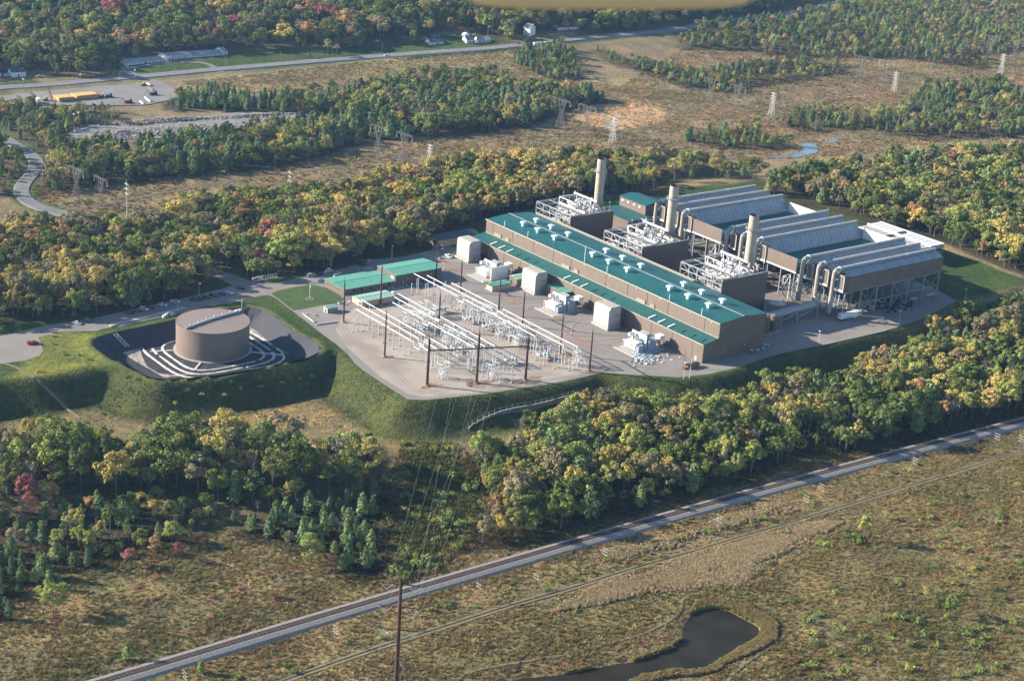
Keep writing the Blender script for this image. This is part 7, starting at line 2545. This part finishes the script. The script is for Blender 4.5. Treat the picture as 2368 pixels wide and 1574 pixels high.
for i, (bt, s_) in enumerate(vend):
    f_ = (i + .5) / 6
    q_ = np.array([A_[0] + (C_[0] - A_[0]) * (.12 + .7 * f_), A_[1] + (C_[1] - A_[1]) * (.12 + .7 * f_), 17.5])
    wires(bt, q_, 'line_conductor', 'thin conductor from the foreground pole up to the switchyard beam, number %s' % ('one', 'two', 'three', 'four', 'five', 'six')[i], .022, 5, 14, 'wire_bright', 'conductors over the clearing')
    wires(bt, bt + (bt - q_) * .5 + (0, 0, -3), 'line_conductor', 'thin conductor from the foreground pole towards the viewer, number %s' % ('one', 'two', 'three', 'four', 'five', 'six')[i], .022, 3, 8, 'wire_bright', 'conductors towards the viewer')


# railway telegraph poles
def telegraph(p, h, label, arms, group):
    t = thing('telegraph_pole', label, 'telegraph pole', p, group)
    MB().tube(p, p + (0, 0, h), .16, 7, .11).build('post', 'wood', t)
    sd = np.hypot(*(RAIL - p[:2]).T)
    i = int(np.clip(sd.argmin(), 1, len(RAIL) - 2))
    d = RAIL[i + 1] - RAIL[i - 1]
    d = d / np.linalg.norm(d)
    ar = np.array([-d[1], d[0], 0])
    for k in range(arms):
        z_ = h - .3 - 1.3 * k
        MB().bar(p + ar * 1.7 + (0, 0, z_), p - ar * 1.7 + (0, 0, z_), .13).build('cross_arm', 'arm_wood', t)


for k, x, y, tyy, n, lab in [('H', 960, 1012, 897, 2, 'telegraph pole left of the taller one above the dirt track'), ('H', 1342, 1042, 838, 2, 'taller telegraph pole standing at the dirt track'), ('I', 275, 505, 430, 3, 'telegraph pole in the reeds nearest the middle'),
                             ('I', 855, 445, 295, 3, 'telegraph pole before the dirt track among reeds'), ('I', 970, 300, 217, 3, 'telegraph pole close to the rails beyond the reeds'), ('I', 1600, 150, 42, 3, 'telegraph pole by the rails at the right'),
                             ('G', 2285, 1320, 1185, 3, 'telegraph pole left of the big steel pole'), ('G', 1260, 1600, 1492, 3, 'telegraph pole at the lower left beside the railway'), ('H', 1820, 745, 655, 3, 'telegraph pole hidden to its arms in bushes'),
                             ('0', 2293, 1030, 998, 3, 'telegraph pole at the right edge, farther one'), ('0', 2345, 1050, 1003, 3, 'telegraph pole at the right edge, nearer one')]:
    p = ground(k, x, y)
    telegraph(p, height(p, k, x, tyy), lab, n, 'railway telegraph poles')
# roadside poles and lamps
for k, x, y, tyy, lamp, lab in [('A', 162, 617, 543, 1, 'lamp pole by the highway at the far left'), ('A', 551, 592, 512, 1, 'lamp pole by the highway left of the tall grass'), ('A', 740, 502, 435, 0, 'utility pole left of the motel lawn'), ('A', 818, 557, 480, 0, 'utility pole at the motel drive'),
                                ('A', 922, 567, 482, 1, 'lamp pole with a round lamp opposite the motel'), ('A', 1193, 542, 455, 0, 'utility pole across the highway from the motel'), ('A', 1541, 462, 382, 0, 'utility pole on the lawn right of the motel'), ('A', 1912, 417, 350, 0, 'utility pole in the long lawn by the highway'),
                                ('A', 2265, 387, 322, 0, 'utility pole before the large pale green tree'), ('B', 307, 352, 297, 0, 'utility pole in the field before the low white house'), ('A', 507, 880, 782, 1, 'left of two floodlight poles by the rubble yard'), ('A', 538, 855, 772, 1, 'right of two floodlight poles by the rubble yard')]:
    p = ground(k, x, y)
    h = height(p, k, x, tyy)
    t = thing('utility_pole', lab, 'pole', p, 'roadside poles')
    MB().tube(p, p + (0, 0, h), .22, 7, .16).build('post', 'wall_grey', t)
    if lamp:
        MB().box(p[0] - .6, p[0] + .6, p[1] - .4, p[1] + .4, p[2] + h, p[2] + h + .8).build('lamp_head', 'white', t)
    else:
        MB().bar(p + (-1, .6, h - .5), p + (1, -.6, h - .5), .15).build('cross_arm', 'wood', t)


# ================================================================== HOUSES ALONG THE HIGHWAY
def house(label, k, a, b_, depth, ze, rise, wall, roof, nm='house', cat='house', wins=3, chimney=False, group='houses along the highway', door=True, over=.4):
    """front edge from photo point a to b_, body running back"""
    p, q = ground(k, *a), ground(k, *b_)
    L = float(np.hypot(*(q - p)[:2]))
    t = thing(nm, label, cat, (0, 0, 0), group)
    MB().prism([(0, -.6), (depth, -.6), (depth, ze), (depth / 2, ze + rise), (0, ze)], 0, L, 'x').build('wall', wall, t)
    sl = over * rise / (depth / 2)
    for a_, b2 in (((-over, ze - sl + .02), (depth / 2, ze + rise + .02)), ((depth / 2, ze + rise + .02), (depth + over, ze - sl + .02))):
        r_ = MB().prism([a_, b2, (b2[0], b2[1] + .2), (a_[0], a_[1] + .2)], -over, L + over, 'x').build('roof', roof, t)
    if chimney:
        MB().box(L * .6, L * .6 + .9, depth * .5, depth * .5 + .9, ze + rise - .6, ze + rise + 1.3).build('chimney', 'wall_grey', r_)
    for i in range(wins):
        x_ = L * (i + .6) / (wins + .2)
        w_ = MB().box(x_ - .55, x_ + .55, -.07, -.01, .9, 2.2).build('window', 'trim', t)
        MB().box(x_ - .42, x_ + .42, -.1, -.075, 1.02, 2.08).build('pane', 'glass', w_)
    if door:
        MB().box(L * .5 - .5, L * .5 + .5, -.09, -.02, 0, 2.1).build('door', 'dark', t)
    for y_ in (depth * .3, depth * .65):
        MB().box(-.07, -.01, y_ - .4, y_ + .4, 1.0, 2.1).build('window', 'glass', t)
    t.location = [float(v) for v in p]
    t.rotation_euler = (0, 0, math.atan2(q[1] - p[1], q[0] - p[0]))
    return t


house('left wing of the long motel with grey roof and white walls', 'Q', (235, 490), (960, 410), 9, 2.8, 1.9, 'clapboard', 'roof_grey', 'motel_wing', 'motel', 14, group='motel buildings')
house('small white two storey office between the motel wings', 'Q', (985, 415), (1085, 378), 9, 4.6, 1.6, 'clapboard', 'roof_grey', 'motel_office', 'motel', 2, group='motel buildings')
house('short middle block of the motel with white wall', 'Q', (1115, 372), (1305, 352), 9.5, 3.3, 2.0, 'clapboard', 'roof_grey', 'motel_block', 'motel', 3, group='motel buildings')
house('long right wing of the motel with grey roof and a porch', 'Q', (1320, 352), (2010, 300), 10, 2.8, 2.2, 'clapboard', 'roof_grey', 'motel_wing', 'motel', 13, group='motel buildings')
house('gabled end house of the motel', 'Q', (2015, 300), (2095, 283), 12, 3.2, 2.8, 'clapboard', 'roof_grey', 'motel_house', 'motel', 1, group='motel buildings')
house('white garage with dark slate roof at the far left', 'R', (208, 385), (472, 370), 9, 4.2, 2.6, 'clapboard', 'roof_slate', 'garage', 'garage', 0)
house('white shed at the left edge beside the garage', 'R', (-120, 375), (28, 370), 7, 3.0, 1.6, 'clapboard', 'roof_slate', 'shed', 'shed', 0)
house('low white house with dark roof in the highway field', 'S', (205, 382), (395, 365), 10, 2.8, 2.2, 'clapboard', 'roof_slate', wins=4)
house('white house with slate roof left of the yellow tree', 'S', (700, 358), (797, 355), 11, 3.6, 2.6, 'clapboard', 'roof_slate', wins=3, chimney=True)
house('white house with pale roof right of the yellow tree', 'S', (850, 350), (935, 350), 10, 3.2, 2.2, 'clapboard', 'roof_slate', wins=2)
house('white cottage with buff roof beside the slate roofed house', 'S', (950, 350), (1032, 338), 9, 3.0, 2.0, 'clapboard', 'cool_grey', wins=3)
house('tall white barn with pale roof beside the highway', 'S', (1475, 238), (1565, 262), 10, 7.4, 3.4, 'clapboard', 'cool_grey', 'barn', 'barn', 3)
house('long white house with a dark red roof', 'S', (1955, 182), (2222, 165), 11, 3.0, 2.6, 'clapboard', 'roof_red', wins=6, chimney=True)
house('small grey shed behind the low white house', 'S', (250, 280), (335, 270), 6, 2.2, 1.2, 'wall_grey', 'roof_slate', 'shed', 'shed', 0)
p = ground('S', 690, 250)
t = thing('garden_dome', 'round white dome tank behind the white houses', 'dome', p)
mb = MB()
for i in range(4):
    a, c = i / 4 * math.pi / 2, (i + 1) / 4 * math.pi / 2
    mb.tube(p + (0, 0, 3.2 * math.sin(a)), p + (0, 0, 3.2 * math.sin(c)), 4.4 * math.cos(a), 16, 4.4 * math.cos(c) + .02, False)
mb.build('dome', 'white', t, True)
MB().tube(p, p + (0, 0, .5), 4.6, 16).build('base', 'concrete', t)

# ================================================================== BUILDER'S YARD
zy = float(HF(*YARD1.mean(0))) + .75


def yat(k, x, y):
    return at(k, x, y, zy)


for si, (a_, b2, n, hgt_, lab) in enumerate(((('R', 1070, 830), ('R', 1340, 805), 4, 3.0, 'shorter stack of orange lumber in the builder\'s yard'), (('R', 1390, 795), ('R', 1790, 755), 6, 3.2, 'longer stack of orange lumber in the builder\'s yard'))):
    p, q = yat(*a_), yat(*b2)
    L = float(np.hypot(*(q - p)[:2]))
    t = thing('lumber_stack', lab, 'lumber', (0, 0, 0), 'lumber stacks')
    for i in range(n):
        for j in range(3):
            MB().box(i * L / n + .1, (i + 1) * L / n - .1, 0, 11, .3 + j * 1.0, 1.15 + j * 1.0).build('timber_bundle', 'lumber', t)
    for i in range(n * 2):
        x_ = (i + .5) * L / n / 2
        MB().box(x_ - .15, x_ + .15, -.1, 11.1, 0.02, .29).build('bearer', 'wood', t)
    t.location = [float(v) for v in p]
    t.rotation_euler = (0, 0, math.atan2(q[1] - p[1], q[0] - p[0]))
t = trailer('box_trailer', 'white box trailer in the builder\'s yard', 'trailer', 7.5, 'white', Hh=2.6)
p = yat('R', 680, 845)
t.location, t.rotation_euler = p, (0, 0, heading('R', 640, 800, 700, 850, zy))
for i, (k, x, y, mt, lab, L_) in enumerate([('R', 815, 805, 'lime', 'lime green tracked machine in the builder\'s yard', 3.6), ('R', 1830, 745, 'car_orange', 'orange loader at the end of the lumber', 4.2), ('R', 1975, 745, 'mach_green', 'dark green tractor with white boom by the lumber', 5.0), ('Q', 560, 850, 'lime', 'lime yellow roller at the yard entrance', 4.0),
                                            ('Q', 745, 1020, 'car_navy', 'dark excavator casting a long shadow in the yard', 6.0), ('Q', 290, 1165, 'mach_red', 'red and orange baler at the yard edge', 6.0)]):
    p = yat(k, x, y)
    t = thing('machine', lab, 'machine', p, 'yard machines')
    x, y, z = p
    for s_ in (-1, 1):
        MB().box(x - L_ / 2, x + L_ / 2, y + s_ * 1.2 - .35, y + s_ * 1.2 + .35, z, z + .9).build('track', 'rubber', t)
    MB().box(x - L_ / 2 + .2, x + L_ * .2, y - 1.0, y + 1.0, z + .9, z + 2.2).build('engine_body', mt, t)
    cb = MB().prism([(x + L_ * .2 + .05, z + .9), (x + L_ / 2, z + .9), (x + L_ / 2 - .3, z + 3.0), (x + L_ * .2 + .05, z + 3.0)], y - .9, y + .9).build('cab', 'glass', t)
    MB().box(x + L_ * .15, x + L_ / 2 - .1, y - 1, y + 1, z + 3.02, z + 3.2).build('cab_roof', mt, cb)
    MB().bar((x - L_ / 2, y, z + 1.8), (x - L_ * .8, y + .8, z + 4.2), .4).bar((x - L_ * .8, y + .8, z + 4.2), (x - L_ * 1.2, y + 1.2, z + 1.2), .35).build('boom', mt if i != 2 else 'white', t)
p, q = yat('R', 885, 700), yat('R', 960, 835)
t = thing('conveyor', 'dark red lattice conveyor leaning beside the lumber', 'conveyor', p)
lattice_leg(MB(), q + (0, 0, .4), p + (0, 0, 5.5), .5, .5, 8, .12).build('boom', 'red_beam', t)
MB().bar(p + (0, 0, 0), p + (0, 0, 5.5), .25).build('prop', 'red_beam', t)
for i, (a_, b2, mt, lab) in enumerate([(('Q', 600, 800), ('Q', 715, 858), 'trim', 'pale beam lying at the yard entrance'), (('Q', 600, 1080), ('Q', 700, 1150), 'white', 'white beams stacked at the yard edge'), (('Q', 510, 1150), ('Q', 575, 1190), 'white', 'white crate at the yard edge'),
                                       (('Q', 650, 890), ('Q', 750, 950), 'wood', 'brown conveyor belt behind the dark excavator'), (('c', 870, 670), ('c', 1215, 690), 'steel_white', 'bundle of long white pipes at the rubble yard'), (('c', 670, 735), ('c', 860, 705), 'steel_white', 'second bundle of white pipes at the rubble yard'),
                                       (('c', 2100, 770), ('c', 2330, 745), 'white', 'long white box trailer at the rubble yard edge'), (('c', 660, 855), ('c', 775, 850), 'wall_grey', 'grey flat trailer at the near edge of the rubble yard')]):
    zz = zy if a_[0] == 'Q' else float(HF(*YARD2.mean(0))) + .75
    p, q = at(*a_, zz), at(*b2, zz)
    t = thing('stacked_goods', lab, 'building material', p)
    for j in range(3):
        o_ = np.array([.8 * (j % 2) - .4, .5 * (j // 2), .3 + .55 * (j // 2)])
        MB().bar(p + o_, q + o_, .7).build('piece', mt, t)
    for f_ in (.15, .85):
        c_ = p + (q - p) * f_
        MB().box(c_[0] - 1, c_[0] + 1, c_[1] - .6, c_[1] + .6, zz, zz + .25).build('bearer', 'wood', t)
z2 = float(HF(*YARD2.mean(0))) + .75
for i, (k, x, y, rx_, ry_, n, pile, lab) in enumerate([('c', 1330, 770, 16, 9, 200, 3.0, 'left rubble heap with a dark side in the rubble yard'), ('c', 1600, 765, 40, 10, 420, 1.2, 'long low spread of broken stone at the front of the rubble yard'), ('c', 2050, 700, 46, 9, 420, 1.3, 'wide spread of broken stone in the middle of the rubble yard'),
                                                      ('c', 1900, 590, 50, 6, 260, 2.6, 'bank of pale stones along the back of the rubble yard'), ('A', 1740, 790, 42, 6, 260, 1.4, 'stone heap at the right end of the rubble yard'), ('A', 1480, 885, 24, 6, 160, 1.2, 'small stone heap near the trees')]):
    debris('rubble_heap', lab, at(k, x, y, z2), rx_, ry_, n * 2, 'stone', .5, 1.7, 500 + i, heading(k, x - 50, y + 3, x + 50, y - 3, z2), pile, z2)

# cream fairing of the aircraft the picture was taken from
fo = CAM + (_f + _r * (1414 - PW / 2) / F_PX - _u * (-32 - PH / 2) / F_PX) * 2.5
t = thing('aircraft_fairing', 'cream painted aircraft fairing crossing the top edge of the picture', 'aircraft', fo)
nr, ns = 12, 14
V, Fc = [], []
for i in range(nr + 1):
    s_ = -1 + 2 * i / nr
    rr = max(.02, (1 - abs(s_) ** 6) ** .5)
    for j in range(ns):
        a = 2 * math.pi * j / ns
        V.append(fo + _r * (s_ * .247) + (_u * math.sin(a) * .0335 + _f * math.cos(a) * .06) * rr)
for i in range(nr):
    for j in range(ns):
        Fc.append((i * ns + j, i * ns + (j + 1) % ns, (i + 1) * ns + (j + 1) % ns, (i + 1) * ns + j))
MB().add(V, Fc).build('shell', 'cream', t, True)
MB().tube(fo + _u * .03, fo + _u * .9 + _f * .1, .02, 10).build('strut', 'cream', t)

# ------------------------------------------------------------------ air
hb = MB().box(-1800, 3900, -1600, 3900, -17, 315)
hz = hb.build('haze', 'white')
hm = bpy.data.materials.new('haze_air')
hm.use_nodes = True
hn = hm.node_tree
for n_ in list(hn.nodes):
    if n_.type != 'OUTPUT_MATERIAL':
        hn.nodes.remove(n_)
pv = hn.nodes.new('ShaderNodeVolumePrincipled')
pv.inputs['Color'].default_value = (.34, .60, 1.0, 1)
pv.inputs['Density'].default_value = .000042
pv.inputs['Anisotropy'].default_value = .2
hn.links.new(pv.outputs[0], [n_ for n_ in hn.nodes if n_.type == 'OUTPUT_MATERIAL'][0].inputs['Volume'])
hz.data.materials.clear()
hz.data.materials.append(hm)
tag(hz, kind='stuff')
